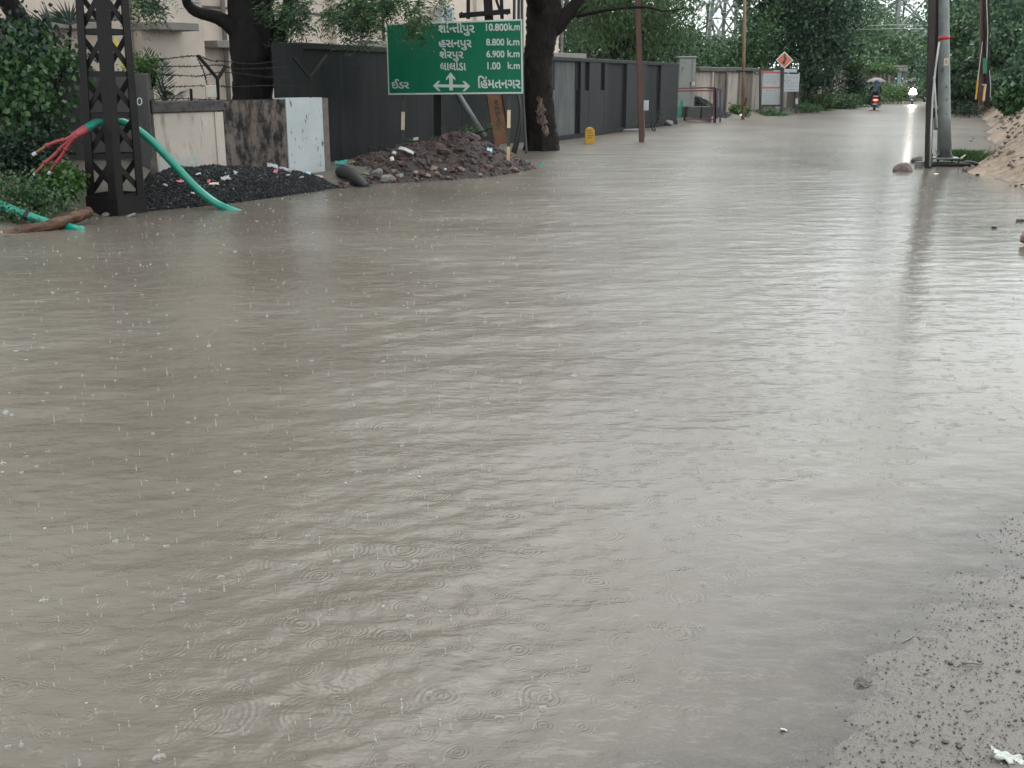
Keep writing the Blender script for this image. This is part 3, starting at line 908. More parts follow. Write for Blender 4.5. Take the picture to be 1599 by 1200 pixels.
for a, c in ((900.2, 904.7), (972.2, 976.7), (1026.2, 1029.7)):
    dslab('reveal', a, c, -0.3, DWH - 0.095, 0.02, -0.07, M_slot_shade)
for a, c in ((865, 868), (899.5, 904.8)):
    dslab('slot_back', a, c, 1.35, DWH - 0.1, 0.03, -0.035, M_slot_shade)
dslab('kerb_base', 866, 1056, -0.3, 0.12, 0.34, 0.09, M_dark_wall)

# --- three low wall bays on the near side of it
LW0, LW1 = Vector((-4.88, 15.1, 0)), Vector((-3.02, 18.0, 0))
ldir = (LW1 - LW0).normalized()
lnor = Vector((ldir.y, -ldir.x, 0))
lrz = math.atan2(ldir.y, ldir.x)
LWH = 1.33
def lwp(px, py):
    return onwall(LW0, LW1, px, py)
def lslab(name, px0, px1, z0, z1, thick, front, mat, parent, bev=0.0):
    p0, p1 = lwp(px0, 220), lwp(px1, 220)
    p0, p1 = Vector((p0.x, p0.y, 0)), Vector((p1.x, p1.y, 0))
    c = (p0 + p1) / 2 + lnor * (front - thick / 2)
    return build(name, MB().zbox((c.x, c.y, (z0 + z1) / 2), ((p1 - p0).length, thick, z1 - z0), lrz), mat, parent, bevel=bev)
lw = thing('low_wall', LW0, 'low weathered compound wall of cream, mouldy brown and white lime washed bays', 'wall')
o = lslab('cream_bay', 243, 350, -0.2, LWH - 0.16, 0.22, 0.0, M_cream_wall, lw)
tag(o, 'flaking cream plaster bay with bare grey cement at its foot')
# the bare patch has a torn outline and lies a hair proud of the plaster
pts = [(248, 300), (248, 246), (256, 243), (266, 246), (274, 238), (280, 247), (290, 249), (299, 241), (309, 244), (317, 255), (322, 262), (322, 300)]
mbp = MB()
mbp.prism([lwp(x, y) + lnor * 0.004 for x, y in pts], -lnor * 0.003)
build('bare_plaster_patch', mbp, M_bareplaster, o)
lslab('edge_pilaster', 337, 349.5, -0.2, LWH - 0.165, 0.05, 0.022, M_cream_wall, lw)
tag(lslab('coping', 240, 352, LWH - 0.158, LWH, 0.30, 0.035, M_coping, lw, bev=0.015), 'black mossy coping over the cream bay')
tag(lslab('mouldy_bay', 350.5, 446.5, -0.2, LWH - 0.01, 0.26, 0.02, M_mould_wall, lw), 'brown bay streaked with black mould')
tag(lslab('white_bay', 447, 503, -0.2, LWH + 0.01, 0.24, 0.035, M_white_wall, lw), 'white lime washed bay with black flakes')
tag(lslab('end_face', 503.3, 512.5, -0.2, LWH, 0.22, 0.03, M_brown_side, lw), 'brown end of the low wall')

# --- charcoal gate pillar and the mossy wall left of it
PA, PB = Vector((-6.45, 14.75, 0)), Vector((-4.86, 15.05, 0))
pdir = (PB - PA).normalized()
pnor = Vector((pdir.y, -pdir.x, 0))
prz = math.atan2(pdir.y, pdir.x)
gpil = thing('gate_pillar', (PA + PB) / 2, 'wide dark grey rendered gate pillar with white digits, behind the lattice pole', 'pillar')
c = (PA + PB) / 2 - pnor * 0.3
build('shaft', MB().zbox((c.x, c.y, 0.74), ((PB - PA).length, 0.6, 1.9), prz), M_pillar, gpil, bevel=0.012)
q = onwall(PA, PB, 240, 270)
mbp = MB()
mbp.prism([onwall(PA, PB, x, y) + pnor * 0.006 for x, y in ((236, 330), (235, 250), (240, 243), (245, 246), (249, 330))], -pnor * 0.004)
build('broken_edge', mbp, M_brown_side, gpil)
def on_pillar(u, v, z=0):
    return onwall(PA, PB, u, v) + pnor * (0.008 + z)
put_text('1', (204.5, 152.5, 207.5, 164.5), on_pillar, M_sign_white, gpil)
put_text('0', (213.5, 152.5, 222.5, 165), on_pillar, M_sign_white, gpil)
mw = thing('mossy_wall', (-8.6, 14.6, 0), 'low cream wall stained with moss behind the creepers, at the left edge', 'wall')
build('wall_panel', MB().zbox((-8.9, 14.55, 0.5), (4.9, 0.22, 1.3), 0.06), M_cream_wall, mw)
build('coping', MB().zbox((-8.9, 14.55, 1.19), (4.9, 0.3, 0.08), 0.06), M_coping, mw, bevel=0.012)

# --- pinkish precast wall farther along
VW0, VW1 = Vector((7.9, 48.6, 0)), Vector((22.0, 73.0, 0))
vdir = (VW1 - VW0).normalized()
vnor = Vector((vdir.y, -vdir.x, 0))
vrz = math.atan2(vdir.y, vdir.x)
VL = (VW1 - VW0).length
pw = thing('precast_wall', VW0, 'pinkish white precast concrete wall with dark mossy top, behind the notice boards', 'wall')
k, s = 0, 0.0
rnd = random.Random(3)
while s < VL:
    wd = 1.7
    c = VW0 + vdir * (s + wd / 2 + 0.1) - vnor * 0.05
    build('panel', MB().zbox((c.x, c.y, 0.92), (wd, 0.08, 2.1), vrz), M_precast if k % 2 == 0 else M_precast_dark, pw)
    c = VW0 + vdir * (s + wd + 0.2)
    build('post', MB().zbox((c.x, c.y, 0.95), (0.2, 0.2, 2.2), vrz), M_precast_dark if k % 3 else M_precast, pw, bevel=0.01)
    s += wd + 0.2
    k += 1
for i in range(8):
    a = VW0 + vdir * (VL * i / 8 + 0.01)
    c = VW0 + vdir * (VL * (i + 1) / 8 - 0.01)
    cc = (a + c) / 2
    build('coping', MB().zbox((cc.x, cc.y, 2.09 + rnd.uniform(-.03, .03)), ((c - a).length, 0.3, 0.2), vrz), M_moss, pw, bevel=0.03)

# --- ruined wall far along, with posts, a blue gate leaf and a concrete frame
FY = 88.0
fw = thing('ruined_wall', at(1340, 140, FY) * 1.0, 'far broken white wall of upright posts under a concrete beam', 'wall')
fw.location.z = 0
def fbox(name, x0, x1, y0, y1, mat, d=0.3, yo=0.0):
    a, c = at(x0, y1, FY), at(x1, y0, FY)
    return build(name, MB().box(((a.x + c.x) / 2, FY + yo, (a.z + c.z) / 2), (c.x - a.x, d, c.z - a.z)), mat, fw)
for x0, x1 in ((1336, 1340), (1346, 1352), (1354, 1359), (1361, 1368), (1372, 1377), (1378, 1383), (1384, 1390), (1392, 1397)):
    fbox('post', x0, x1, 114, 152, M_precast if (x0 % 3) else M_precast_dark)
fbox('backing', 1340, 1398, 118, 152, M_precast_dark, 0.1, 0.4)
fbox('beam', 1346, 1416, 106, 112, M_conc, 0.4, -0.05)
fbox('beam', 1380, 1417, 102.5, 105, M_conc, 0.4, 0.1)
fbox('frame_post', 1412, 1417, 105.2, 152, M_conc, 0.4, 0.1)
fbox('gate_leaf', 1399, 1408, 113, 146, pm('faded blue gate', (0.18, 0.28, 0.30), (0.24, 0.34, 0.35), 4, 0.6), 0.1)
fbox('side_panel', 1408.3, 1411.7, 113, 152, M_conc, 0.2)

# ================================================================== LATTICE POLE AND CABLES (near left)
TB = P(176, 338)                       # near corner leg
tc = Vector((TB.x - 0.06, TB.y + 0.33, 0))
lat = thing('lattice_pole', (tc.x, tc.y, 0), 'dark rusty steel lattice power pole standing at the flooded left verge', 'pole')
TH = 9.0
def tcorner(i, z):
    r = 0.345 - 0.018 * z
    a = math.radians(-70 + 90 * i)
    return Vector((tc.x + 0.026 * z + r * math.cos(a), tc.y + r * math.sin(a), z))
for i in range(4):
    p, q = tcorner(i, -0.2), tcorner(i, TH)
    for j in (1, -1):
        d0 = (tcorner(i + j, 0) - tcorner(i, 0)).normalized()
        pass
    d1 = (tcorner(i + 1, 0) - tcorner(i, 0)).normalized()
    d2 = (tcorner(i - 1, 0) - tcorner(i, 0)).normalized()
    w, t = 0.125, 0.014
    prof = [Vector((0, 0, 0)), d1 * w, d1 * w + d2 * t, d1 * t + d2 * t, d2 * w + d1 * t, d2 * w]
    mb = MB()
    mb.add([p + a for a in prof] + [q + a * 0.8 for a in prof], [(0, 1, 7, 6), (1, 2, 8, 7), (2, 3, 9, 8), (3, 4, 10, 9), (4, 5, 11, 10), (5, 0, 6, 11), (5, 4, 3, 2, 1, 0), (6, 7, 8, 9, 10, 11)])
    build('leg', mb, M_steel_dark, lat)
nb = 18
for i in range(4):
    e = (tcorner(i + 1, 0) - tcorner(i, 0)).normalized()
    nrm = Vector((e.y, -e.x, 0))
    for k in range(nb):
        z0, z1 = 0.22 + k * 0.485, 0.22 + (k + 1) * 0.485
        if z1 > TH: break
        a, c = tcorner(i, z0) + e * 0.02 - nrm * 0.02, tcorner(i + 1, z0) - e * 0.02 - nrm * 0.02
        build('cross_brace', MB().beam(a, c, 0.012, 0.065), M_steel_dark, lat)
        if i in (0, 1):
            a, c = tcorner(i, z0 + 0.05) + e * 0.03 - nrm * 0.035, tcorner(i + 1, z1 - 0.03) - e * 0.03 - nrm * 0.035
        else:
            a, c = tcorner(i, z1 - 0.03) + e * 0.03 - nrm * 0.035, tcorner(i + 1, z0 + 0.05) - e * 0.03 - nrm * 0.035
        if i in (0, 2):
            a, c = Vector((a.x, a.y, z0 + 0.05)), Vector((c.x, c.y, z1 - 0.03))
        else:
            a, c = Vector((a.x, a.y, z1 - 0.03)), Vector((c.x, c.y, z0 + 0.05))
        if i == 0 or i == 3:
            a.z, c.z = c.z, a.z
        build('diagonal_brace', MB().beam(a, c, 0.012, 0.07), M_steel_dark, lat)
for i in (0, 3, 1):
    j = (i + 1) % 4
    a, c = tcorner(i, 0.06), tcorner(j, 0.06)
    build('base_plate', MB().beam(a, c, 0.03, 0.32), M_steel_dark, lat)
for px, py, s in ((155, 331, 0.16), (165, 338, 0.10), (136, 322, 0.14), (205, 339, 0.09), (146, 338, 0.10)):
    o = place_mesh('footing_stone', rock_mesh('footing_stone', px, M_stone_grey if px != 155 else M_stone_red, 2), P(px, py) + Vector((0, 0, 0.02)), (s * 1.5, s, s * 0.8))
    tag(o, {155: 'brown stone lump under the foot of the lattice pole, beside the log', 165: 'grey stone at the waterline before the near leg of the lattice pole', 136: 'grey stone left of the lattice pole foot, above the log end', 205: 'small grey stone at the right foot of the lattice pole', 146: 'small stone in the water between log end and lattice pole'}[px], 'stone', 'stones round the lattice pole foot')

# yellow strip sign behind the lattice
ys = thing('yellow_strip', at(188, 84, 15.6), 'bent yellow plastic strip caught behind the lattice pole', 'strip')
pts = [at(178, 60, 15.6), at(181, 60, 15.6), at(188, 80, 15.6), at(199, 106, 15.5), at(192, 108, 15.5), at(183, 88, 15.6), at(178, 78, 15.6)]
build('band', MB().prism(pts, (0, 0.015, 0)), M_yellow_plate, ys)
build('tear', MB().prism([at(183, 92, 15.55), at(187, 93, 15.55), at(189, 97, 15.55), at(184, 96, 15.55)], (0, 0.01, 0)), M_white, ys)

# high voltage cable end in green conduit
cab = thing('power_cable', P(362, 328), 'turquoise cable arching through the lattice pole into the water, with three red cores', 'cable')
cpts = [(131, 204, 13.35), (140, 198, 13.5), (150, 192.5, 13.7), (165, 188.5, 13.95), (185, 189.5, 14.05), (205, 197, 14.1), (235, 219, 14.15), (270, 255, 14.2), (305, 292, 14.2), (335, 316, 14.15), (362, 329, 14.05), (385, 337, 14.0)]
build('conduit', MB().tube(smooth_path([at(*c) for c in cpts], 6), 0.052, 14), M_turq, cab, smooth=True)
build('sleeve', MB().tube(smooth_path([at(133, 202.5, 13.36), at(124, 208, 13.28), at(114, 213, 13.2)], 4), lerp_list([0.058, 0.05, 0.04], 9), 12), M_redsleeve, cab, smooth=True)
for pts, tip in (([(118, 210), (104, 218), (88, 222), (72, 229), (57, 239)], (52.5, 241.5)), ([(116, 213), (98, 229), (85, 243), (70, 256), (57, 270)], (54.5, 273.5)), ([(119, 212), (106, 228), (97, 243), (87, 256), (79, 268)], (77, 272.5))):
    p3 = [at(x, y, 13.15) for x, y in pts]
    sp = smooth_path(p3, 4)
    core = build('core', MB().tube(sp[:int(len(sp) * 0.72) + 1], 0.024, 8), M_redsleeve, cab, smooth=True)
    build('core_end', MB().tube(sp[int(len(sp) * 0.72):], 0.018, 8), M_orangesleeve if tip[0] < 54 else M_redsleeve, core, smooth=True)
    for kk in (len(sp) // 3, 2 * len(sp) // 3):
        build('clamp_ring', MB().tube([sp[kk], sp[kk].lerp(sp[kk + 1], 0.6)], 0.034, 10), M_redsleeve, core, smooth=True)
    e = at(tip[0], tip[1], 13.15)
    build('cap', MB().beam(sp[-1], e + (e - sp[-1]) * 0.3, 0.05, 0.04), M_white, core, bevel=0.006)
cab2 = thing('green_conduit', P(100, 355), 'turquoise conduit lying across the verge under the brown log, with a black tie', 'cable')
sp = smooth_path([at(-40, 304, 12.4), at(0, 320, 12.35), at(40, 336, 12.3), at(78, 349, 12.3), at(104, 355, 12.25), at(128, 360, 12.1)], 6)
build('conduit', MB().tube(sp, 0.05, 14), M_turq, cab2, smooth=True)
build('tie', MB().tube([at(39, 335.5, 12.3), at(45, 338, 12.3)], 0.055, 14), M_black_rubber, cab2, smooth=True)
lg = thing('log', P(70, 352), 'long wet brown log lying along the waterline beside the lattice pole', 'log')
sp = smooth_path([at(-60, 385, 11.6), at(-2, 371, 11.75), at(26, 364, 11.85), at(30, 362, 11.9), at(80, 352, 12.1), at(112, 341, 12.35), at(138, 332, 12.7)], 7)
build('wood', MB().tube(sp, [0.052 + 0.006 * math.sin(i * 0.9) + 0.004 * math.sin(i * 2.3) + (0.012 if i > 22 else 0) for i in range(len(sp))], 14, jit=0.05, rnd=random.Random(4)), M_log, lg, smooth=True)
for px in (-3, 0.5, 4):
    a = at(px, 371 - px * 0.2, 11.76)
    build('wire_wrap', MB().tube([a, a + Vector((0.012, 0.004, 0.002))], 0.064, 14), M_pale_pipe, lg, smooth=True)

# barbed wire on the low wall
bw = thing('barbed_wire_fence', lwp(340, 166), 'rusty barbed wire on Y shaped steel posts along the top of the low wall', 'fence')
def ypost(px, base_y, fork_y, la, ra):
    b0, fk = lwp(px, base_y), lwp(px - 1, fork_y)
    a, c = lwp(*la), lwp(*ra)
    o = build('post', MB().beam(b0 - Vector((0, 0, 0.1)), fk, 0.045, 0.03), M_steel_dark, bw)
    build('arm', MB().beam(fk, a, 0.045, 0.03), M_steel_dark, o)
    build('arm', MB().beam(fk - Vector((0, 0, 0.01)), c, 0.045, 0.03), M_steel_dark, o)
ypost(340.5, 164, 123, (309, 87), (352, 104))
ypost(485, 158, 121, (456, 88), (511, 86))
build('stub_post', MB().beam(lwp(300, 172), lwp(298, 139), 0.035, 0.025), M_steel_dark, bw)
rnd = random.Random(8)
for ys_ in ([(225, 97), (255, 93), (285, 89), (309, 88), (330, 95), (352, 96), (400, 100), (456, 90)], [(225, 107), (260, 104), (300, 104), (345, 102), (372, 108), (455, 105)], [(225, 112), (250, 116), (275, 118), (315, 119), (350, 113), (420, 121), (456, 124)], [(235, 138), (270, 136), (330, 134), (362, 136), (418, 134), (480, 136)], [(228, 158), (270, 154), (352, 157), (420, 156), (480, 158)], [(309, 92), (318, 112), (323, 132), (328, 165)]):
    sp = smooth_path([lwp(*p) for p in ys_], 5)
    w_ = build('wire', MB().tube(sp, 0.006, 5), M_steel_dark, bw)
    mb = MB()
    L = 0
    for i in range(len(sp) - 1):
        for t in (0.1, 0.6):
            c = sp[i].lerp(sp[i + 1], t)
            d = Vector((rnd.uniform(-1, 1), rnd.uniform(-1, 1), rnd.uniform(-1, 1))).normalized() * 0.025
            mb.beam(c - d, c + d, 0.007, 0.007)
    tag(build('barbs', mb, M_steel_dark, w_), kind='stuff')
c = lwp(327, 143)
o = build('wire_tag', MB().zbox(c + lnor * 0.03, (0.20, 0.02, 0.17), lrz), M_cloth_tan, bevel=0.005)
tag(o, 'pale square tag hanging on the barbed wire beside the Y post', 'tag')
o.data.materials.clear(); o.data.materials.append(pm('yellowed paper', (0.30, 0.285, 0.23), (0.37, 0.355, 0.29), 6, 0.6))

# ================================================================== ROAD SIGN
SL, SR = 21.1, 19.95
c_ul, c_ll, c_ur, c_lr = at(603, 37.5, SL), at(607, 148.5, SL), at(815.5, 30, SR), at(817, 146.5, SR)
sgn_n = (c_ur - c_ul).cross(c_ll - c_ul).normalized()
if sgn_n.y > 0: sgn_n = -sgn_n
def onboard(u, v, z=0.0):
    top = c_ul.lerp(c_ur, u)
    bot = c_ll.lerp(c_lr, u)
    return top.lerp(bot, v) + sgn_n * (0.012 + z)
def crop2uv(cx, cy):
    u = (cx - 88) / 1410.0
    t, b = 178 - 40 * u, 920 - 32 * u
    return u, (cy - t) / (b - t)
def sign_place(cx, cy, z=0.0):
    u, v = crop2uv(cx, cy)
    return onboard(u, v, 0.006 + z * 1.0)
rp = P(795, 270)
sgn = thing('road_sign', (rp.x, rp.y, 0), 'large green direction board with white Gujarati lettering on two striped posts', 'road sign')
board = build('board', MB().prism([onboard(0, 0, -0.006), onboard(1, 0, -0.006), onboard(1, 1, -0.006), onboard(0, 1, -0.006)], -sgn_n * 0.02), M_sign_green, sgn)
for (a, b_) in (((0, 0), (1, 0.022)), ((0, 0.978), (1, 1)), ((0, 0.022), (0.0085, 0.978)), ((0.9905, 0.022), (1, 0.978))):
    build('border', MB().prism([onboard(a[0], a[1], 0), onboard(b_[0], a[1], 0), onboard(b_[0], b_[1], 0), onboard(a[0], b_[1], 0)], -sgn_n * 0.004), M_sign_white, board)
for t, box in (('હસનપુર', (652, 345, 992, 450)), ('શેરપુર', (655, 432, 905, 560)), ('લાલોડા', (660, 545, 930, 658)),
               ('10.800', (1140, 183, 1360, 256)), ('k.m', (1368, 177, 1478, 252)), ('8.800', (1140, 333, 1322, 403)), ('k.m', (1350, 327, 1472, 402)),
               ('6.900', (1140, 453, 1322, 523)), ('k.m', (1352, 447, 1472, 520)), ('1.00', (1148, 570, 1280, 645)), ('k.m', (1352, 567, 1472, 640)),
               ('ઈડર', (130, 752, 320, 852)), ('િહંમતનગર', (1050, 708, 1478, 838))):
    put_text(t, box, sign_place, M_sign_white, board, bold=0.045)
# the first place name has a half letter: cut the stem off one letter and set the rest against it
def bounds(s):
    v, f = text_mesh(s)
    return v[:, 0].min(), v[:, 0].max()
a1 = bounds('શાં')[1]; a2 = bounds('શાંન')[1]
v1, f1 = text_mesh('શાંન')
bm = bmesh.new()
bv = [bm.verts.new(p) for p in v1]
for f in f1:
    try: bm.faces.new([bv[i] for i in f])
    except ValueError: pass
xc = a2 - 0.155
bmesh.ops.bisect_plane(bm, geom=bm.verts[:] + bm.edges[:] + bm.faces[:], plane_co=(xc, 0, 0), plane_no=(1, 0, 0), clear_outer=True)
bm.verts.ensure_lookup_table(); bm.verts.index_update()
v1 = np.array([v.co[:] for v in bm.verts]); f1 = [tuple(v.index for v in f.verts) for f in bm.faces]
bm.free()
v2, f2 = text_mesh('તીપુર')
v2 = v2 + np.array([xc - v2[:, 0].min() - 0.02, 0, 0.0003])
_tm = text_mesh
def text_mesh(body, _v=np.concatenate([v1, v2]), _f=f1 + [tuple(i + len(v1) for i in f) for f in f2]):
    return (_v, _f) if body == '*' else _tm(body)
put_text('*', (650, 160, 1025, 305), sign_place, M_sign_white, board, bold=0.045)
mb = MB()
for poly in ([(610, 803), (925, 803), (925, 833), (610, 833)], [(750, 700), (787, 700), (787, 865), (750, 865)],
             [(577, 818), (632, 767), (657, 767), (614, 818), (657, 872), (632, 872)], [(967, 818), (912, 767), (887, 767), (928, 818), (887, 872), (912, 872)],
             [(767, 677), (816, 736), (816, 762), (767, 716), (718, 762), (718, 736)]):
    k = len(mb.f) * 0.00025
    mb.add([sign_place(x, y, k) for x, y in poly], [tuple(range(len(poly)))])
build('arrows', mb, M_sign_white, board)
# posts with painted bands, each band a sleeve
def banded_post(px_top, py_top, px_bot, Y, ys, mats, r=0.035):
    a = at(px_top, 40, Y); 
    def pp(py):
        t = (py - py_top) / (270 - py_top)
        return at(px_top + (px_bot - px_top) * t, py, Y)
    po = build('post', MB().beam(pp(ys[0] - 105), pp(ys[-1] + 8), 0.055, 0.055, (0, 1, 0)), M_black_paint, sgn)
    for y0, y1, m in mats:
        build('band', MB().beam(pp(y0), pp(y1), 0.061, 0.061, (0, 1, 0)), m, po)
banded_post(795, 147, 793.5, SR + 0.25, [147, 268], [(172, 200, M_cream_paint), (229, 256, M_orange_band)])
banded_post(630, 149, 628, SL + 0.1, [149, 240], [(175, 203, M_cream_paint)])
for v in (0.15, 0.85):
    build('back_rail', MB().beam(onboard(0.03, v, -0.055), onboard(0.97, v, -0.055), 0.03, 0.05), M_sign_steel, sgn)

# ================================================================== POLES BEHIND THE SIGN
hp = thing('crossarm_pole', P(782, 240), 'leaning rusty orange power pole behind the road sign, with a dark crossarm', 'pole')
Yh = 22.2
pa, pb_ = at(784, 225, Yh), at(756, -90, Yh)
fk = at(770.5, 140, Yh)
build('lower_shaft', MB().beam(pa, fk, 0.29, 0.12, (0, 1, 0)), M_rust_orange, hp, bevel=0.006)
build('flange', MB().beam(pa + Vector((0.155, 0.02, 0)), fk + Vector((0.155, 0.02, 0)), 0.02, 0.2, (0, 1, 0)), M_steel_dark, hp)
build('upper_shaft', MB().beam(fk, pb_, 0.17, 0.14, (0, 1, 0)), M_steel_dark, hp)
build('crossarm', MB().beam(at(717, 25, Yh - .12), at(797, 18, Yh - .12), 0.1, 0.09), M_steel_dark, hp)
build('strut', MB().beam(at(731, 30, Yh - .1), at(732, -90, Yh - .1), 0.07, 0.06, (0, 1, 0)), M_steel_dark, hp)
build('strut', MB().beam(at(784, 30, Yh - .1), at(780, -90, Yh - .1), 0.07, 0.06, (0, 1, 0)), M_steel_dark, hp)
build('strut', MB().beam(at(783, 24, Yh - .16), at(768, -20, Yh - .16), 0.05, 0.05, (0, 1, 0)), M_steel_dark, hp)
for px in (721, 740, 759, 792):
    q = at(px, 21.5, Yh - 0.19)
    build('bolt', MB().tube([q, q + Vector((0, -0.06, 0))], 0.03, 6), M_steel_dark, hp)
def on_shaft(u, v, z=0):
    return at(u, v, Yh - 0.07 - z)
for t, bx in (('૨', (771.5, 156, 778.5, 164)), ('ભ', (772.5, 166, 780.5, 173)), ('છ', (774, 175, 781, 182)), ('ર', (776, 184, 781.5, 191))):
    put_text(t, bx, on_shaft, M_black_paint, hp, bold=0.02)
build('lettering', MB().beam(on_shaft(776.5, 194), on_shaft(784, 193.5), 0.005, 0.02), M_black_paint, hp)
sp_ = thing('stay_pipe', P(752, 215), 'grey steel pipe leaning diagonally from the rubble up behind the road sign', 'pipe')
build('pipe', MB().tube([at(756, 214, 21.6), at(716, 150, 21.6), at(700, 124, 21.6)], 0.065, 12), M_galv, sp_, smooth=True)
dp = thing('dark_post', P(684, 235), 'short dark square post behind the road sign, near its middle', 'post')
build('shaft', MB().beam(at(683.5, 225, 22.0), at(683.5, 60, 22.0), 0.15, 0.12, (0, 1, 0)), M_steel_dark, dp)
cb = thing('cable_bundle', P(808, 238), 'bundle of black cables running down between the sign post and the scarred tree', 'cable')
for k, xs_ in enumerate(([(806, -80), (803, 0), (804, 120), (812, 170), (808, 210), (800, 238)], [(812, -80), (810, 0), (810, 130), (814, 180), (811, 215), (804, 240)], [(816, -80), (815, 0), (816, 130), (818, 180), (820, 215), (822, 240)], [(760, 150), (764, 170), (774, 185), (776, 205)])):
    build('strand', MB().tube(smooth_path([at(x, y, 22.6 + 0.1 * k) for x, y in xs_], 5), 0.03 if k < 3 else 0.015, 7), M_black_rubber if k != 2 else M_pillar, cb, smooth=True)

# ================================================================== TREES NEAR
rnd = random.Random(21)
# tree behind the low wall
YT = 20.3
t1 = thing('neem_tree', at(395, 230, YT), 'black stemmed neem tree forking low behind the mouldy wall bay', 'tree')
t1.location.z = 0
mb = MB()
def A1(x, y, dy=0.0):
    return at(x, y, YT + dy)
limb(mb, [A1(397, 270), A1(396, 190), A1(395, 140), A1(394, 95), A1(388, 50), A1(378, 10), A1(372, -60), A1(350, -200)], [0.37, 0.37, 0.36, 0.37, 0.33, 0.26, 0.22, 0.1], 0.1, 22, rnd, 0.07)
limb(mb, [A1(385, 70, -.05), A1(365, 45, -.1), A1(340, 28, -.15), A1(310, 20, -.2), A1(294, 8, -.25), A1(287, -15, -.3), A1(270, -80, -.4)], [0.19, 0.15, 0.12, 0.10, 0.085, 0.075, 0.04], 0.1, 10, rnd, 0.05)
limb(mb, [A1(402, 110), A1(412, 70), A1(416, 35), A1(412, -10), A1(430, -120)], [0.24, 0.2, 0.16, 0.12, 0.05], 0.1, 10, rnd, 0.05)
limb(mb, [A1(410, 128), A1(428, 112), A1(432, 85), A1(440, 45), A1(449, 20), A1(452, -20), A1(480, -130)], [0.22, 0.2, 0.17, 0.13, 0.10, 0.08, 0.04], 0.1, 10, rnd, 0.05)
limb(mb, [A1(414, 70), A1(424, 48), A1(437, 36)], [0.1, 0.12, 0.07], 0.1, 8, rnd, 0.05)
limb(mb, [A1(418, 118), A1(436, 112), A1(444, 104), A1(440, 96)], [0.16, 0.15, 0.10, 0.04], 0.1, 9, rnd, 0.08)
limb(mb, [A1(412, 20), A1(423, 2), A1(428, -30)], [0.07, 0.05, 0.04], 0.05, 7, rnd)
build('trunk', mb, M_bark, t1, smooth=True)
b0 = t1.location
lob = [(b0.x + 0.0, YT, 6.0, 2.6, 2.4, 1.5), (b0.x - 2.4, YT - 0.6, 5.8, 1.9, 2.0, 1.3), (b0.x + 2.2, YT - 0.4, 5.6, 1.9, 2.0, 1.3), (b0.x, YT - 0.5, 8.2, 2.4, 2.4, 1.6), (b0.x - 3.4, YT + 1.0, 7.2, 1.8, 1.8, 1.4), (b0.x + 1.5, YT + 1, 9.5, 1.8, 1.8, 1.4), (b0.x - 0.5, YT - 1.5, 11.0, 2.8, 2.4, 1.6), (b0.x - 2.5, YT - 2.5, 9.4, 2.4, 2.2, 1.4)]
rg = np.random.default_rng(5)
cen = lobes_points(lob, 5200, rg, 0.5)
vis = []
for (x, y, sxx, syy, n, Yl) in ((455, 18, 16, 16, 60, YT - .1), (462, 35, 14, 10, 40, YT - .1), (448, 62, 14, 7, 12, YT - .2), (430, 5, 30, 8, 30, YT - .2), (470, 8, 10, 8, 26, YT - .1), (222, -2, 22, 9, 55, 17.0), (232, 8, 8, 6, 12, 17.0)):
    for _ in range(n):
        vis.append(at(rg.normal(x, sxx * 0.6), rg.normal(y, syy * 0.6), Yl + rg.normal(0, 0.25))[:])
spray_crown('crown', np.concatenate([cen, np.array(vis)]), L_neem, t1, 51, length=0.34, npair=6, ll=0.095, lw=0.026)
# big scarred tree in the water, whose boughs hang over the sign
Y2 = 26.4
t2 = thing('scarred_tree', P(845, 236), 'massive black tree with a pale bark wound standing in the water beside the road sign', 'tree')
mb = MB()
def A2(x, y, dy=0.0):
    return at(x, y, Y2 + dy)
limb(mb, [A2(847, 262), A2(847, 232), A2(845, 200), A2(841, 150), A2(840, 100), A2(845, 60), A2(849, 20), A2(850, -40), A2(838, -180), A2(830, -300)], [0.41, 0.39, 0.355, 0.335, 0.33, 0.35, 0.40, 0.34, 0.25, 0.1], 0.1, 28, rnd, 0.075, 8)
for a in range(7):
    an = a * 0.9 + 0.3
    d = Vector((math.cos(an), math.sin(an), 0))
    c = Vector((t2.location.x, Y2, 0))
    limb(mb, [c + d * 0.36 + Vector((0, 0, -0.15)), c + d * 0.30 + Vector((0, 0, 0.22)), c + d * 0.24 + Vector((0, 0, 0.9))], [0.11, 0.10, 0.05], 0.05, 8, rnd, 0.1)
limb(mb, [A2(856, 50), A2(872, 38), A2(892, 14), A2(910, -10), A2(960, -100)], [0.22, 0.2, 0.15, 0.12, 0.06], 0.1, 10, rnd, 0.06)
limb(mb, [A2(860, 62), A2(880, 36), A2(900, 24), A2(918, 8)], [0.09, 0.05, 0.03, 0.015], 0.1, 7, rnd, 0.06)
limb(mb, [A2(845, 20), A2(825, -30, -1), A2(780, -90, -2.5), A2(700, -130, -4.5), A2(610, -100, -6.2), A2(560, -50, -7.0)], [0.26, 0.22, 0.18, 0.13, 0.07, 0.03], 0.1, 10, rnd, 0.06)
limb(mb, [A2(700, -130, -4.5), A2(660, -60, -6.0), A2(654, 10, -6.7)], [0.06, 0.04, 0.012], 0.1, 7, rnd, 0.06)
limb(mb, [A2(610, -100, -6.2), A2(575, -40, -6.9), A2(540, 10, -7.1)], [0.05, 0.03, 0.012], 0.1, 7, rnd, 0.06)
limb(mb, [A2(900, 26, -.4), A2(960, 14, -.6), A2(1010, 12, -.8), A2(1040, 18, -1), A2(1072, 12, -1)], [0.05, 0.04, 0.03, 0.02, 0.01], 0.1, 6, rnd, 0.06)
tr2 = build('trunk', mb, M_bark2, t2, smooth=True)
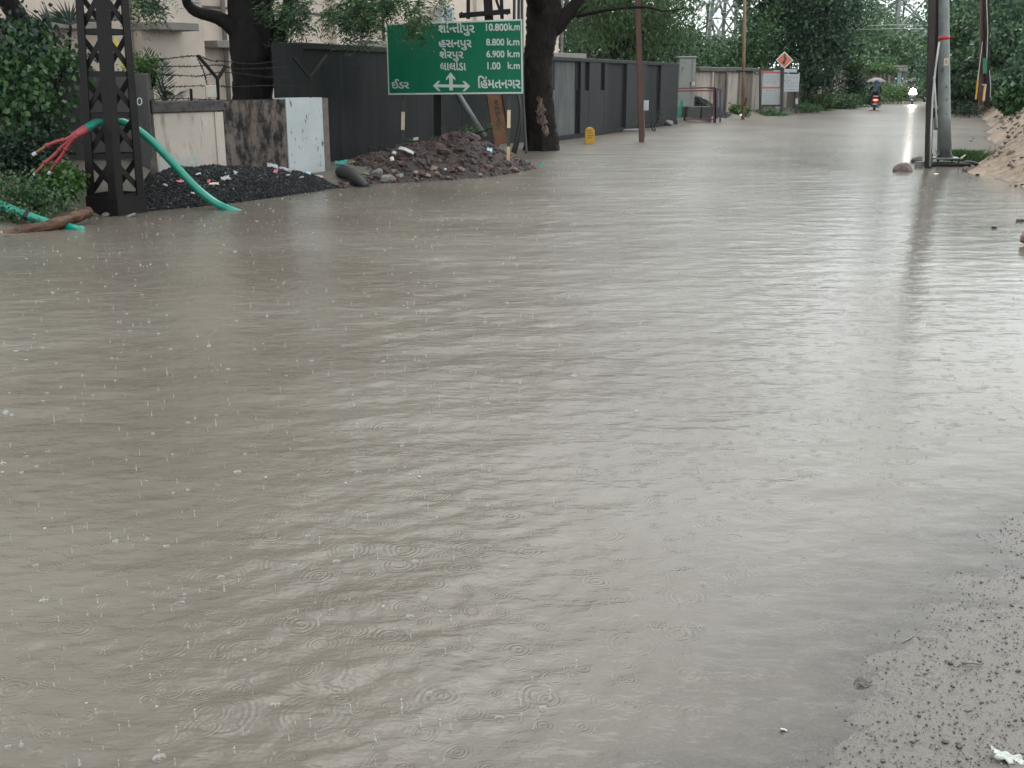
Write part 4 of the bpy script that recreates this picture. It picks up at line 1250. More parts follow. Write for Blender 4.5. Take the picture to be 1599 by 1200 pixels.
# wound: an irregular strip of bare wood wrapped on the near side of the trunk
nr, ncx = 22, 12
xs_, ys_, zs_ = np.zeros((nr, ncx)), np.zeros((nr, ncx)), np.zeros((nr, ncx))
for i in range(nr):
    t = i / (nr - 1)
    py = 150 + 62 * t
    cxp = 845 + 0.0 * t
    rr = float(np.interp(py, [140, 170, 200, 225], [0.338, 0.345, 0.36, 0.395])) * 1.03
    cen2 = at(float(np.interp(py, [100, 150, 200, 232], [840, 841, 845, 847])), py, Y2)
    w0 = -0.05 + 0.28 * t + 0.07 * math.sin(9 * t)
    wd = 0.62 * math.sin(math.pi * min(max(t, 0.02), 0.98)) ** 0.6 + 0.12 * math.sin(23 * t)
    for j in range(ncx):
        an = -math.pi / 2 + w0 + wd * (j / (ncx - 1) - 0.5) + 0.05 * math.sin(i * 2.1 + j)
        r_ = rr * (1.0 + 0.035 * math.sin(i * 1.9 + j * 2.3) - 0.03 * (j in (0, ncx - 1)))
        xs_[i, j], ys_[i, j], zs_[i, j] = cen2.x + r_ * math.cos(an), cen2.y + r_ * math.sin(an), cen2.z
grid_mesh('bark_wound', xs_, ys_, zs_, M_wound, parent=t2)
b2 = t2.location
lob = [(b2.x, Y2, 7.2, 3.4, 3.2, 2.0), (b2.x + 3.2, Y2 + 1, 6.4, 2.4, 2.6, 1.6), (b2.x - 3.0, Y2 - 2.0, 6.6, 2.6, 2.6, 1.5), (b2.x + 0.6, Y2 + .5, 10.4, 3.0, 3.0, 2.0), (b2.x - 2.2, Y2 - 4.8, 5.8, 2.0, 1.8, 1.1)]
rg = np.random.default_rng(6)
cen = lobes_points(lob, 3600, rg, 0.5)
vis = []
for (x, y, sxx, syy, n, Yl) in ((565, 10, 34, 11, 150, 19.3), (540, 33, 18, 13, 70, 19.2), (576, 33, 15, 10, 50, 19.2), (560, 50, 12, 8, 18, 19.2), (615, 4, 24, 7, 50, 19.4), (650, 18, 9, 12, 34, 19.3), (653, 42, 7, 10, 34, 19.3), (515, 22, 12, 10, 18, 19.2), (690, -2, 14, 5, 12, 19.3)):
    for _ in range(n):
        vis.append(at(rg.normal(x, sxx * 0.62), rg.normal(y, syy * 0.62) - 6, Yl + rg.normal(0, 0.2))[:])
spray_crown('crown', np.concatenate([cen, np.array(vis)]), L_neem, t2, 52, length=0.33, npair=6, ll=0.095, lw=0.025)

# dark leaning tree at the far left edge
t3 = thing('leaning_tree', P(60, 320) + Vector((0.4, 3.2, 0)), 'dark leaning trunk crossing the upper left corner above the creepers', 'tree')
mb = MB()
limb(mb, [at(110, 170, 16.4), at(70, 80, 16.3), at(38, 42, 16.2), at(12, 0, 16.1), at(-40, -90, 16.0), at(-60, -240, 16)], [0.2, 0.17, 0.145, 0.14, 0.12, 0.07], 0.1, 10, rnd, 0.06)
limb(mb, [at(40, 45, 16.2), at(70, 62, 16.0), at(88, 66, 15.9)], [0.08, 0.04, 0.015], 0.1, 7, rnd, 0.06)
build('trunk', mb, M_bark, t3, smooth=True)
lob = [(-8.6, 16.0, 5.2, 2.4, 2.0, 1.3), (-6.2, 15.6, 5.6, 1.8, 1.8, 1.2), (-9.5, 15, 7.4, 2.6, 2.4, 1.8), (-6.4, 16, 7.8, 2.2, 2.2, 1.6), (-7.4, 12.5, 8.2, 2.4, 2.4, 1.3), (-8.5, 13.5, 10.2, 3.0, 2.6, 1.6), (-5.6, 14.5, 10.0, 2.2, 2.2, 1.4)]
rg = np.random.default_rng(9)
spray_crown('crown', lobes_points(lob, 4600, rg, 0.5), L_neem, t3, 53, length=0.36, npair=6, ll=0.10, lw=0.028)

# palms
def frond(verts, faces, tints, p0, p1, sag, n, ll, lw, rng, wide=1.0):
    p0, p1 = np.array(p0), np.array(p1)
    for i in range(n):
        t = 0.12 + 0.88 * i / n
        p = p0 + (p1 - p0) * t + np.array([0, 0, sag * (t - t * t) * 4])
        ax = (p1 - p0) / np.linalg.norm(p1 - p0)
        sd_ = np.cross(ax, [0, 0, 1.0]); sd_ = sd_ / max(np.linalg.norm(sd_), 1e-6)
        up = np.cross(sd_, ax)
        for sg in (-1, 1):
            d = sd_ * sg * wide + ax * 0.6 + up * rng.uniform(0.0, 0.4) + rng.normal(size=3) * 0.06
            d /= np.linalg.norm(d)
            L = ll * (0.5 + 0.8 * math.sin(math.pi * min(t, 0.97))) 
            w = np.cross(d, up); w = w / max(np.linalg.norm(w), 1e-6) * lw
            k = len(verts)
            verts += [p - w * 0.5, p + d * L * 0.5 + up * lw * .3 - w, p + d * L, p + d * L * 0.5 + w]
            faces.append((k, k + 1, k + 2, k + 3))
            tints += [rng.uniform(0, 1)] * 4
def palm(name, base, fronds, label, ll, lw, seed, stem_r=0.06, mat=L_palm, n=26, sag=0.1, bark=None, wide=1.0):
    rng = np.random.default_rng(seed)
    t = thing(name, (base[0], base[1], max(base[2], 0)), label, 'palm')
    mb = MB()
    top = Vector(fronds[0][0])
    mb.tube(smooth_path([Vector(base), Vector(base).lerp(top, 0.5), top], 4), stem_r, 8)
    for a, c in fronds:
        a_, c_ = Vector(a), Vector(c)
        pts = [a_ + (c_ - a_) * s + Vector((0, 0, sag * (s - s * s) * 4)) for s in np.linspace(0, 1, 7)]
        mb.tube(pts, lerp_list([stem_r * 0.3, 0.004], 7), 5)
    build('stem', mb, bark or M_bark, t, smooth=True)
    v, f, ti = [], [], []
    for a, c in fronds:
        frond(v, f, ti, a, c, sag, n, ll, lw, rng, wide)
    np_mesh('fronds', np.array(v), np.array(f), mat, t, tint=np.array(ti))
    return t
Yp = 17.2
palm('date_palm', at(256, 215, Yp), [(at(262, 170, Yp), at(228, 78, Yp - .2)), (at(262, 170, Yp), at(246, 95, Yp + .2)), (at(264, 172, Yp), at(275, 150, Yp - .3)), (at(262, 172, Yp), at(218, 100, Yp + .3))], 'small date palm with spiky fronds behind the cream bay of the low wall', 0.22, 0.009, 3, 0.05, n=26, sag=0.06)
# fan palm
rng = np.random.default_rng(14)
fp = thing('fan_palm', at(90, 200, 16.0), 'fan palm with radiating leaflets behind the creepers, left of the lattice pole', 'palm')
fp.location.z = 0
mb = MB(); v, f, ti = [], [], []
for (cx, cy, R, a0, a1, n) in ((84, 52, 52, 100, 262, 26), (110, 40, 40, 20, 165, 20), (45, 60, 42, 60, 200, 16)):
    c = at(cx, cy, 16.0 + rng.uniform(-.3, .3))
    mb.tube([(fp.location.x, 16.0, 0), (c.x, c.y, c.z)], 0.02, 6)
    for k in range(n):
        an = math.radians(a0 + (a1 - a0) * k / (n - 1))
        d = np.array([math.cos(an), rng.uniform(-.25, .25), math.sin(an)])
        L = R / 106.0 * rng.uniform(0.85, 1.1)
        p = np.array(c[:])
        w = np.array([-math.sin(an), 0.3, math.cos(an)]) * 0.016
        k0 = len(v)
        v += [p, p + d * L * 0.5 + w, p + d * L - np.array([0, 0, 0.03]), p + d * L * 0.5 - w]
        f.append((k0, k0 + 1, k0 + 2, k0 + 3)); ti += [rng.uniform(0, 1)] * 4
build('stem', mb, M_bark, fp)
np_mesh('fronds', np.array(v), np.array(f), L_palm, fp, tint=np.array(ti))

# creepers and shrubs at the left verge
def pl(px, py, Y, rx, ry, rz):
    c = at(px, py, Y)
    return (c.x, c.y, c.z, rx, ry, rz)
bush('creeper', [pl(60, 160, 14.3, .55, .35, .4), pl(20, 130, 14.5, .5, .35, .45), pl(95, 100, 14.6, .32, .3, .3), pl(108, 88, 14.6, .22, .25, .2), pl(-20, 170, 14.3, .5, .3, .4), pl(30, 210, 14.2, .5, .3, .25), pl(10, 90, 14.7, .5, .3, .4)], 'broad leaved creeper covering the mossy wall left of the lattice pole', L_creeper, 61, 290, 9, 0.12, 0.085, 0.07, droop=0.5, cat='creeper')
bush('climber', [pl(40, 75, 15.3, .7, .4, .45), pl(0, 110, 15.2, .5, .4, .5), pl(110, 130, 15.3, .25, .3, .35)], 'dark climbing shrub behind the creeper in the upper left', L_shade, 62, 300, 10, 0.14, 0.08, 0.06, cat='shrub')
bush('potted_shrub', [pl(228, 105, 15.5, .16, .15, .16), pl(215, 100, 15.5, .14, .15, .13), pl(236, 96, 15.5, .1, .1, .08)], 'small bright green shrub on top of the dark gate pillar', L_bright, 63, 70, 9, 0.06, 0.06, 0.03)
bush('verge_shrub', [pl(40, 240, 13.9, .42, .25, .28), pl(0, 250, 13.8, .4, .25, .3), pl(75, 225, 14.0, .28, .2, .2), pl(60, 268, 13.75, .4, .2, .2)], 'dark leafy shrub under the red cable cores', L_shade, 64, 320, 9, 0.10, 0.06, 0.045)
bush('bright_weed', [pl(100, 282, 13.3, .2, .18, .13), pl(90, 270, 13.4, .16, .15, .1), pl(112, 292, 13.3, .12, .12, .1)], 'bright green broad leaved weed beside the lattice pole, above the log', L_bright, 65, 90, 9, 0.055, 0.075, 0.06)
bush('verge_weed', [pl(20, 300, 12.9, .35, .3, .18), pl(60, 305, 12.8, .3, .25, .15), pl(85, 318, 12.7, .2, .2, .1), pl(15, 340, 12.3, .25, .2, .1), pl(-20, 330, 12.4, .3, .2, .2)], 'tangled low weeds on the verge around the green conduit', L_creeper, 66, 300, 10, 0.09, 0.05, 0.03)
bush('heap_end_weed', [pl(602, 262, 19.0, .2, .14, .14), pl(580, 266, 18.9, .16, .12, .1), pl(622, 256, 19.2, .14, .12, .1)], 'ragged green weed at the left end of the rubble heap behind the cement lumps', L_mid, 166, 90, 8, 0.06, 0.05, 0.02)
bush('wall_weed', [pl(583, 248, 20.5, .16, .14, .24), pl(592, 235, 20.6, .15, .14, .2), pl(575, 258, 20.4, .14, .12, .15)], 'thin dark weed growing against the charcoal wall beside the left sign post', L_shade, 67, 80, 9, 0.07, 0.04, 0.016)
bush('heap_weed', [pl(700, 214, 20.7, .3, .2, .08), pl(640, 222, 20.5, .14, .14, .1), pl(735, 203, 20.9, .25, .2, .07), pl(770, 200, 21, .2, .2, .08), pl(648, 250, 19.3, .12, .1, .08)], 'small weeds sprouting on top of the rubble heap', L_bright, 68, 80, 6, 0.06, 0.035, 0.022)

# earth mound under the left verge plants
mx, my = np.meshgrid(np.linspace(-11, -4.9, 60), np.linspace(11.6, 15.0, 40))
def mound_l(x, y):
    e = np.interp(y, LEFT_Y, LEFT_X)
    return np.clip((e - x) * 0.45, -0.2, 0.55) * np.clip((y - 11.7) / 1.2, 0.1, 1) + 0.05 * vnoise(x, y, 3, 77) * np.clip(e - x, 0, 1)
tag(grid_mesh('verge_ground', mx, my, mound_l(mx, my), M_mud), kind='structure')

# ================================================================== HEAPS
def heap_surface(front, crest, back_off, nd=24, ns=70, seed=0, nz=0.03):
    """front: list of ground points (x,y); crest: list of heights along it; back_off: vector to the back. returns grids"""
    fr = np.array(front)
    s = np.linspace(0, 1, ns)
    sk = np.linspace(0, 1, len(fr))
    fx, fy = np.interp(s, sk, fr[:, 0]), np.interp(s, sk, fr[:, 1])
    hz = np.interp(s, np.linspace(0, 1, len(crest)), crest)
    t = np.linspace(-0.06, 1, nd)
    T, S = np.meshgrid(t, s)
    X = fx[:, None] + back_off[0] * T
    Y = fy[:, None] + back_off[1] * T
    prof = np.sin(np.clip(T, -0.06, 1) * math.pi * 0.5 / 0.72)
    prof = np.where(T > 0.72, 1.0 - (T - 0.72) * 0.5, prof)
    Z = hz[:, None] * prof + nz * vnoise(X, Y, 6, seed) * np.clip(T * 4, 0, 1) + nz * 0.6 * vnoise(X, Y, 15, seed + 1) * np.clip(T * 4, 0, 1)
    Z = np.where(T < 0, -0.1, Z)
    return X, Y, Z
def sample_grid(X, Y, Z, n, rng, tmin=0):
    r, c = X.shape
    i = rng.uniform(0, r - 1.001, n); j = rng.uniform(tmin, c - 1.001, n)
    i0, j0 = i.astype(int), j.astype(int)
    a, b = i - i0, j - j0
    def g(A):
        return A[i0, j0] * (1 - a) * (1 - b) + A[i0 + 1, j0] * a * (1 - b) + A[i0, j0 + 1] * (1 - a) * b + A[i0 + 1, j0 + 1] * a * b
    return np.stack([g(X), g(Y), g(Z)], 1)

# black crushed stone heap against the low wall
fr = [P(x, y)[:2] for x, y in ((222, 331), (260, 328), (310, 324), (370, 317), (430, 309), (480, 302), (535, 293))]
X, Y, Z = heap_surface(fr, [0.12, 0.30, 0.42, 0.46, 0.44, 0.40, 0.36, 0.26, 0.06], (-0.55, 0.75), seed=40, nz=0.034)
gh = thing('gravel_heap', (*fr[3], 0), 'long heap of black crushed stone against the foot of the low wall', 'gravel heap')
grid_mesh('bed', X, Y, Z, M_tar, parent=gh)
rg = np.random.default_rng(41)
pts = sample_grid(X, Y, Z, 9000, rg)
tag(scatter_stones('crushed_stones', pts, rg.uniform(0.014, 0.034, len(pts)), M_tarstone, gh, 42), kind='stuff')
HEAP1 = (X, Y, Z)
def on_heap(px, py, grids=HEAP1):
    X, Y, Z = grids
    best = None
    d = ray(px, py)
    # nearest vertex of the heap to the pixel ray
    V = np.stack([X.ravel(), Y.ravel(), Z.ravel() - CAMH], 1)
    dn = np.array(d[:]) / d.length
    tt = V @ dn
    dist = np.linalg.norm(V - tt[:, None] * dn, axis=1)
    k = int(np.argmin(dist + 0.02 * tt))
    return Vector((V[k, 0], V[k, 1], V[k, 2] + CAMH))
# litter: each scrap is a crumpled sheet of its own
def scrap(name, loc, w, h, mat, seed, label, tilt=0.6, rz=0.0):
    rnd = random.Random(seed)
    n = 7
    v, f = [], []
    for i in range(n):
        for j in range(n):
            u, t = i / (n - 1) - 0.5, j / (n - 1) - 0.5
            e = 1 - 0.35 * rnd.random() * (abs(u) > 0.4 or abs(t) > 0.4)
            v.append((u * w * e, t * h * e, rnd.uniform(-1, 1) * 0.18 * min(w, h) + 0.35 * h * (0.25 - t * t)))
    for i in range(n - 1):
        for j in range(n - 1):
            a = i * n + j
            f.append((a, a + n, a + n + 1, a + 1))
    me = bpy.data.meshes.new(name)
    me.from_pydata(v, [], f)
    me.shade_smooth()
    o = link_mesh(name, me, mat)
    o.location = loc
    o.rotation_euler = (tilt, rnd.uniform(-.3, .3), rz)
    m = o.modifiers.new('thick', 'SOLIDIFY'); m.thickness = 0.004
    return tag(o, label, 'litter', 'litter on the heaps')
for i, (px, py, w, h, m, lab) in enumerate((
    (350, 279, .16, .09, M_cloth_white, 'crumpled white plastic film on the black heap, right of the cable'),
    (367, 273, .07, .07, M_white, 'small white plastic lump near the top of the black heap'),
    (336, 288, .16, .05, M_cloth_tan, 'pale grey tan strip just right of the cable on the black heap'),
    (324, 284, .06, .06, M_cloth_pink, 'pink scrap touching the cable on the black heap'),
    (286, 284, .07, .05, M_cloth_pink, 'pink scrap left of the cable on the black heap'),
    (279, 287, .08, .03, M_cloth_pink, 'dark pink strip lying low left of the cable'),
    (311, 275, .09, .04, M_white, 'white scraps at the left crest of the black heap'),
    (300, 292, .22, .05, M_cloth_tan, 'tan ragged strip crossing under the cable'),
    (257, 290, .08, .03, M_white, 'white sliver at the left end of the black heap'),
    (301, 305, .06, .03, M_white, 'small white sliver low on the black heap left of the cable'),
    (425, 260, .20, .10, M_cloth_white, 'lilac white plastic film on the crest below the mouldy bay'),
    (447, 263, .22, .08, M_cloth_white, 'torn white film draped right of the lilac film'),
    (431, 271, .07, .08, M_cloth_pink, 'bright pink cup like scrap under the white film'),
    (447, 275, .12, .03, M_white, 'white stick like scrap slanting beside the pink cup'),
    (456, 268, .16, .06, M_cloth_tan, 'tan torn sheet beside the white film'),
    (483, 272, .10, .05, M_cloth_blue, 'pale blue scrap on the black heap below the white bay'),
    (472, 277, .08, .04, M_cloth_white, 'white scrap left of the pale blue one'),
    (500, 274, .12, .05, M_cloth_tan, 'tan scrap at the right end of the black heap'))):
    q = on_heap(px, py)
    scrap('plastic_scrap', q + Vector((0, -0.02, 0.02)), w, h, m, 100 + i, lab, 0.7, random.Random(i).uniform(-.6, .6))

# rubble heap at the sign's feet
fr = [P(x, y)[:2] for x, y in ((536, 297), (560, 290), (600, 287), (650, 285), (700, 282), (750, 279), (800, 272), (842, 264))]
X, Y, Z = heap_surface(fr, [0.03, 0.10, 0.12, 0.26, 0.34, 0.52, 0.50, 0.64, 0.62, 0.34, 0.04], (-0.75, 2.0), seed=50, nz=0.07)
HEAP2 = (X, Y, Z)
rh = thing('rubble_heap', (*fr[4], 0), 'heap of wet reddish stones and earth at the feet of the road sign', 'rubble heap')
grid_mesh('soil', X, Y, Z, M_soil, parent=rh)
rg = np.random.default_rng(51)
pts = sample_grid(X, Y, Z, 3000, rg)
tag(scatter_stones('rubble_chips', pts, 0.015 + 0.09 * rg.beta(1.1, 3.5, len(pts)), M_rubblestone, rh, 52), kind='stuff')
rocks_r = [rock_mesh('stone', 200 + i, M_stone_red, 1) for i in range(6)]
rocks_p = [rock_mesh('stone', 210 + i, M_stone_pink, 1) for i in range(4)]
rnd = random.Random(33)
pts = sample_grid(X, Y, Z, 190, rg, 1.4)
for k, p in enumerate(pts):
    low = p[2] < 0.22
    me = rnd.choice(rocks_p) if (low and rnd.random() < 0.35) else rnd.choice(rocks_r)
    place_mesh('stone', me, p, rnd.uniform(0.10, 0.32) * (1.0 if not low else 0.85), rh, rnd)
def lone(name, me, px, py, size, label, cat='stone', grids=HEAP2, up=0.03, group=None, rot=None):
    q = on_heap(px, py, grids) if grids is not None else P(px, py)
    return tag(place_mesh(name, me, q + Vector((0, -0.03, up)), size, rnd=random.Random(int(px))), label, cat, group)
def slab_mesh(seed, mat):
    r = random.Random(seed)
    n = 7
    poly = [Vector((0.5 * math.cos(a) * r.uniform(.7, 1.1), 0.5 * math.sin(a) * r.uniform(.6, 1.0), 0)) for a in [2 * math.pi * i / n for i in range(n)]]
    mb = MB().prism(poly, (0, 0, 0.16))
    me = bpy.data.meshes.new('slab')
    me.from_pydata(mb.v, [], mb.f)
    me.materials.append(mat)
    return me
M_slabw = pm('pale broken tile', (0.50, 0.49, 0.46), (0.6, 0.59, 0.56), 8, 0.6)
lone('broken_tile', slab_mesh(1, M_slabw), 636, 245, (0.34, 0.22, 0.3), 'pale broken tile lying flat on the left of the rubble heap', 'tile', up=0.1, rot=(0.1, 0, 0))
lone('broken_tile', slab_mesh(2, M_slabw), 616, 248, (0.16, 0.12, 0.3), 'small pale tile piece left of the larger broken tile', 'tile', up=0.08)
lone('tile_shard', slab_mesh(3, M_slabw), 614, 257, (0.1, 0.08, 0.4), 'small white shard below the broken tiles', 'tile', up=0.05)
for px, py, s in ((588, 276, 0.3), (603, 279, 0.22), (572, 275, 0.16), (624, 275, 0.2)):
    lone('cement_lump', rock_mesh('cement_lump', px, M_stone_grey, 2), px, py, s, {588: 'largest grey cement lump at the left foot of the rubble heap', 603: 'grey cement lump right of the largest one at the waterline', 572: 'grey cement lump nearest the black tyre piece', 624: 'grey cement lump farthest right in its row at the waterline'}[px], 'lump', up=0.02, group='cement lumps at the waterline')
lone('pink_brick', rock_mesh('pink_brick', 5, M_stone_pink, 1), 651, 271, (0.22, 0.1, 0.1), 'pale pink brick bat low on the rubble heap', 'brick')
lone('pink_brick', rock_mesh('pink_brick', 6, M_stone_pink, 1), 683, 272, (0.17, 0.1, 0.12), 'pale pink brick bat beside the white ball', 'brick')
lone('white_ball', rock_mesh('white_ball', 9, M_white, 2, 1.0), 693, 268, (0.07, 0.07, 0.07), 'small round white thing at the foot of the rubble heap', 'ball')
scrap('plastic_scrap', on_heap(765, 243, HEAP2) + Vector((0, -0.05, 0.06)), 0.12, 0.12, M_cloth_blue, 140, 'bright pale blue scrap on the rubble heap left of the banded post')
scrap('plastic_scrap', on_heap(652, 212, HEAP2) + Vector((0, 0, 0.1)), 0.12, 0.1, M_cloth_white, 141, 'white scrap on the crest of the rubble heap near the left sign post')
scrap('plastic_scrap', P(846, 259) + Vector((0, 0, 0.02)), 0.1, 0.1, M_cloth_teal, 142, 'small teal scrap at the right tip of the rubble heap')
scrap('plastic_scrap', on_heap(540, 270, HEAP2) + Vector((-.05, 0, 0.16)), 0.26, 0.14, M_cloth_teal, 143, 'dark teal cloth behind the black tyre piece')
# black tyre piece half in the water
tp = thing('tyre_piece', P(550, 290), 'curved black tyre piece lying half in the water between the two heaps', 'tyre')
sp = smooth_path([at(530, 268, 17.7), at(545, 272, 17.5), at(560, 282, 17.3), at(573, 292, 17.2)], 6)
mb = MB()
for i in range(len(sp) - 1):
    pass
pr = []
for i, p in enumerate(sp):
    pr.append(p)
build('tread', MB().tube(pr, lerp_list([0.085, 0.10, 0.095, 0.06], len(pr)), 10), M_black_rubber, tp, smooth=True)
build('bead', MB().tube([p + Vector((0.02, 0.03, 0.085)) for p in pr], 0.018, 7), M_black_rubber, tp, smooth=True)

# kilometre stone
ks = thing('kilometre_stone', P(921, 225), 'yellow round topped kilometre stone with black writing in the water', 'kilometre stone')
Yk = P(921, 225).y
prof = []
wk = 0.125
a = at(921, 199, Yk).z
for k in range(13):
    an = math.pi * k / 12
    prof.append(Vector((ks.location.x + wk * math.cos(an), Yk, a - wk + wk * math.sin(an))))
prof += [Vector((ks.location.x - wk, Yk, -0.2)), Vector((ks.location.x + wk, Yk, -0.2))]
build('stone_body', MB().prism(prof, (0, 0.16, 0)), M_yellow, ks, bevel=0.008)
rnd = random.Random(12)
for r_ in range(4):
    z = a - 0.09 - r_ * 0.06
    x = ks.location.x - 0.075
    while x < ks.location.x + 0.06:
        w_ = rnd.uniform(0.012, 0.035)
        build('lettering', MB().box((x + w_ / 2, Yk - 0.003, z + rnd.uniform(-.008, .008)), (w_, 0.003, rnd.uniform(0.014, 0.03))), M_black_paint, ks)
        x += w_ + rnd.uniform(0.008, 0.02)

# rusty poles
def pole(name, pxb, pyb, pxt, pyt, w, mat, label, hi=-140, sec='I'):
    b = P(pxb, pyb)
    Y = b.y
    t = thing(name, b, label, 'pole')
    sl = (pxt - pxb) / (pyt - pyb)
    top = at(pxt + sl * (hi - pyt), hi, Y)
    bot = Vector((b.x, b.y, -0.3))
    if sec == 'I':
        mb = MB()
        build('web', MB().beam(bot, top, w * 0.12, w * 0.8, (0, 1, 0)), mat, t)
        for s in (-0.44, 0.44):
            build('flange', MB().beam(bot + Vector((0, s * w, 0)), top + Vector((0, s * w, 0)), w, w * 0.1, (0, 1, 0)), mat, t)
    else:
        build('shaft', MB().tube([bot, bot.lerp(top, 0.5), top], lerp_list([w / 2, w * 0.42], 3), 10), mat, t, smooth=True)
    return t, Y
pt, Yq = pole('rail_pole', 1003, 222, 996, 0, 0.135, M_rust, 'dark red rusty steel pole standing in the water before the charcoal wall')
build('tag_plate', MB().zbox(at(1009, 165, Yq - 0.06), (0.14, 0.02, 0.26), 0.1), M_white, pt, bevel=0.005)
build('tag_frame', MB().zbox(at(1009, 165, Yq - 0.075), (0.08, 0.006, 0.18), 0.1), M_board, pt)
build('clip', MB().beam(at(1005, 172, Yq), at(1007, 215, Yq), 0.02, 0.02, (0, 1, 0)), M_rust_tan, pt)
pt, Yq = pole('rust_pole', 1160.5, 187, 1163, 0, 0.15, M_rust_tan, 'slim tan rusty pole beside the second black stone heap', sec='O')
build('side_bracket', MB().tube([at(1162, 166, Yq - .05), at(1165, 160, Yq - .08), at(1166, 152, Yq - .08)], 0.04, 6), M_rust, pt)
build('side_bracket', MB().tube([at(1150, 111, Yq - .05), at(1176, 112, Yq - .05)], 0.03, 6), M_steel_dark, pt)

# debris by the charcoal wall
o = place_mesh('pale_slab', slab_mesh(8, M_stone_grey), P(990, 206) + Vector((0, 0, 0.0)), (1.0, 0.5, 0.5), rot=(0.05, -0.03, 0.2))
tag(o, 'pale concrete slab lying in the water at the foot of the charcoal wall', 'slab')
o = place_mesh('pale_slab', slab_mesh(9, M_stone_grey), P(1016, 203), (0.6, 0.3, 0.3), rot=(0, 0, 0.1)); tag(o, 'thin pale slab right of the rusty pole at the charcoal wall', 'slab')
o = place_mesh('leaning_stone', rock_mesh('leaning_stone', 77, M_stone_grey, 1), P(1047, 197) + Vector((0, 0, .08)), (0.5, 0.3, 0.35), rot=(0, 0.6, 0.3)); tag(o, 'grey wedge shaped stone near the end of the charcoal wall', 'stone')
bush('dry_weed', [pl(1020, 188, 36.5, .4, .25, .3), pl(1030, 180, 37, .25, .2, .3)], 'thin dry weed at the foot of the charcoal wall past the rusty pole', L_shade, 69, 60, 6, 0.12, 0.08, 0.015)

# ================================================================== CABINET, RAILING, SECOND HEAP
YC = 45.0
cab3 = thing('electric_cabinet', at(1073, 185, YC), 'tall pale grey electrical cabinet on a plinth past the charcoal wall', 'cabinet')
cab3.location.z = 0
def abox(name, x0, x1, y0, y1, Y, d, mat, parent, bev=0.0):
    a, c = at(x0, y1, Y), at(x1, y0, Y)
    return build(name, MB().box(((a.x + c.x) / 2, Y + d / 2, (a.z + c.z) / 2), (c.x - a.x, d, c.z - a.z)), mat, parent, bevel=bev)
abox('plinth', 1060, 1088, 169, 195, YC, 0.7, M_plinth, cab3)
abox('casing', 1057, 1087, 91, 168.8, YC, 0.6, M_cab, cab3, 0.02)
abox('roof_cap', 1055.5, 1088.5, 88, 90.9, YC - 0.05, 0.7, M_cab, cab3, 0.02)
abox('door', 1058.5, 1079.5, 93, 167, YC - 0.03, 0.028, M_cab, cab3, 0.008)
abox('side_door', 1080.5, 1086.5, 93, 125, YC - 0.03, 0.028, M_cab, cab3, 0.008)
abox('label_plate', 1080.5, 1085, 128, 134, YC - 0.034, 0.03, M_white, cab3)
abox('louvre', 1080.5, 1085.5, 138, 153, YC - 0.032, 0.03, M_cab, cab3)
abox('handle', 1077.5, 1078.8, 128, 136, YC - 0.06, 0.03, M_steel_dark, cab3)
pv = thing('teal_pipe', at(1063, 190, 44.0), 'upright teal plastic pipe between the charcoal wall and the cabinet', 'pipe')
build('pipe', MB().tube(smooth_path([at(1061, 192, 44.0), at(1062, 170, 44.0), at(1065, 156, 44.0)], 4), 0.07, 10), M_turq, pv, smooth=True)
yr = 43.8
rl = thing('railing', at(1095, 190, yr), 'red and blue steel railing round the cabinet plinth', 'railing')
rl.location.z = 0
for (x0, y0, x1, y1, w, m) in ((1058, 138.5, 1117, 137, .1, M_red_paint), (1058, 142.5, 1113, 142, .05, M_red_paint), (1070, 186, 1116, 187, .12, M_red_paint), (1114.5, 137, 1115.5, 192, .09, M_red_paint), (1118.5, 138, 1119, 186, .1, M_blue_paint), (1124.5, 139, 1124.5, 191, .07, M_blue_paint), (1116.5, 138, 1117, 192, .06, M_blue_paint), (1071, 169, 1068, 191, .07, M_steel_dark), (1105, 138, 1124, 140, .04, M_blue_paint)):
    vert = abs(y1 - y0) > abs(x1 - x0)
    build('upright' if vert else 'rail', MB().beam(at(x0, y0, yr + (0.5 if x0 > 1123 else 0)), at(x1, y1, yr + (0.5 if x0 > 1123 else 0)), w, 0.05, (0, 1, 0) if vert else (0, 0, 1)), m, rl)
tb_ = thing('plinth_block', at(1092, 188, 44.6), 'dark concrete block behind the red and blue railing', 'block')
tb_.location.z = 0
for x0, x1 in ((1074, 1094.5), (1095, 1112)):
    abox('block_half', x0, x1, 167, 192, 44.4, 0.8, M_plinth, tb_, 0.01)
fr = [P(x, y)[:2] for x, y in ((1085, 188), (1110, 189.5), (1135, 188.5), (1158, 185.5))]
X, Y, Z = heap_surface(fr, [0.9, 0.95, 0.75, 0.4, 0.05], (-0.4, 2.5), 20, 40, 60, 0.04)
g2 = thing('gravel_heap', (*fr[1], 0), 'second black stone heap, in the distance beside the cabinet and railing', 'gravel heap')
grid_mesh('bed', X, Y, Z, M_tar, parent=g2)
rg = np.random.default_rng(61)
pts = sample_grid(X, Y, Z, 2500, rg)
tag(scatter_stones('crushed_stones', pts, rg.uniform(0.03, 0.09, len(pts)), M_tarstone, g2, 62), kind='stuff')
for px, py, s in ((1127, 182, .2), (1156, 184, .2)):
    o = place_mesh('white_stone', rock_mesh('white_stone', px, M_stone_white, 1), P(px, py + 4) + Vector((0, 0, .2)), s); tag(o, 'white stone low on the second black heap, by the railing' if px < 1140 else 'white stone at the right tip of the second black heap', 'stone')

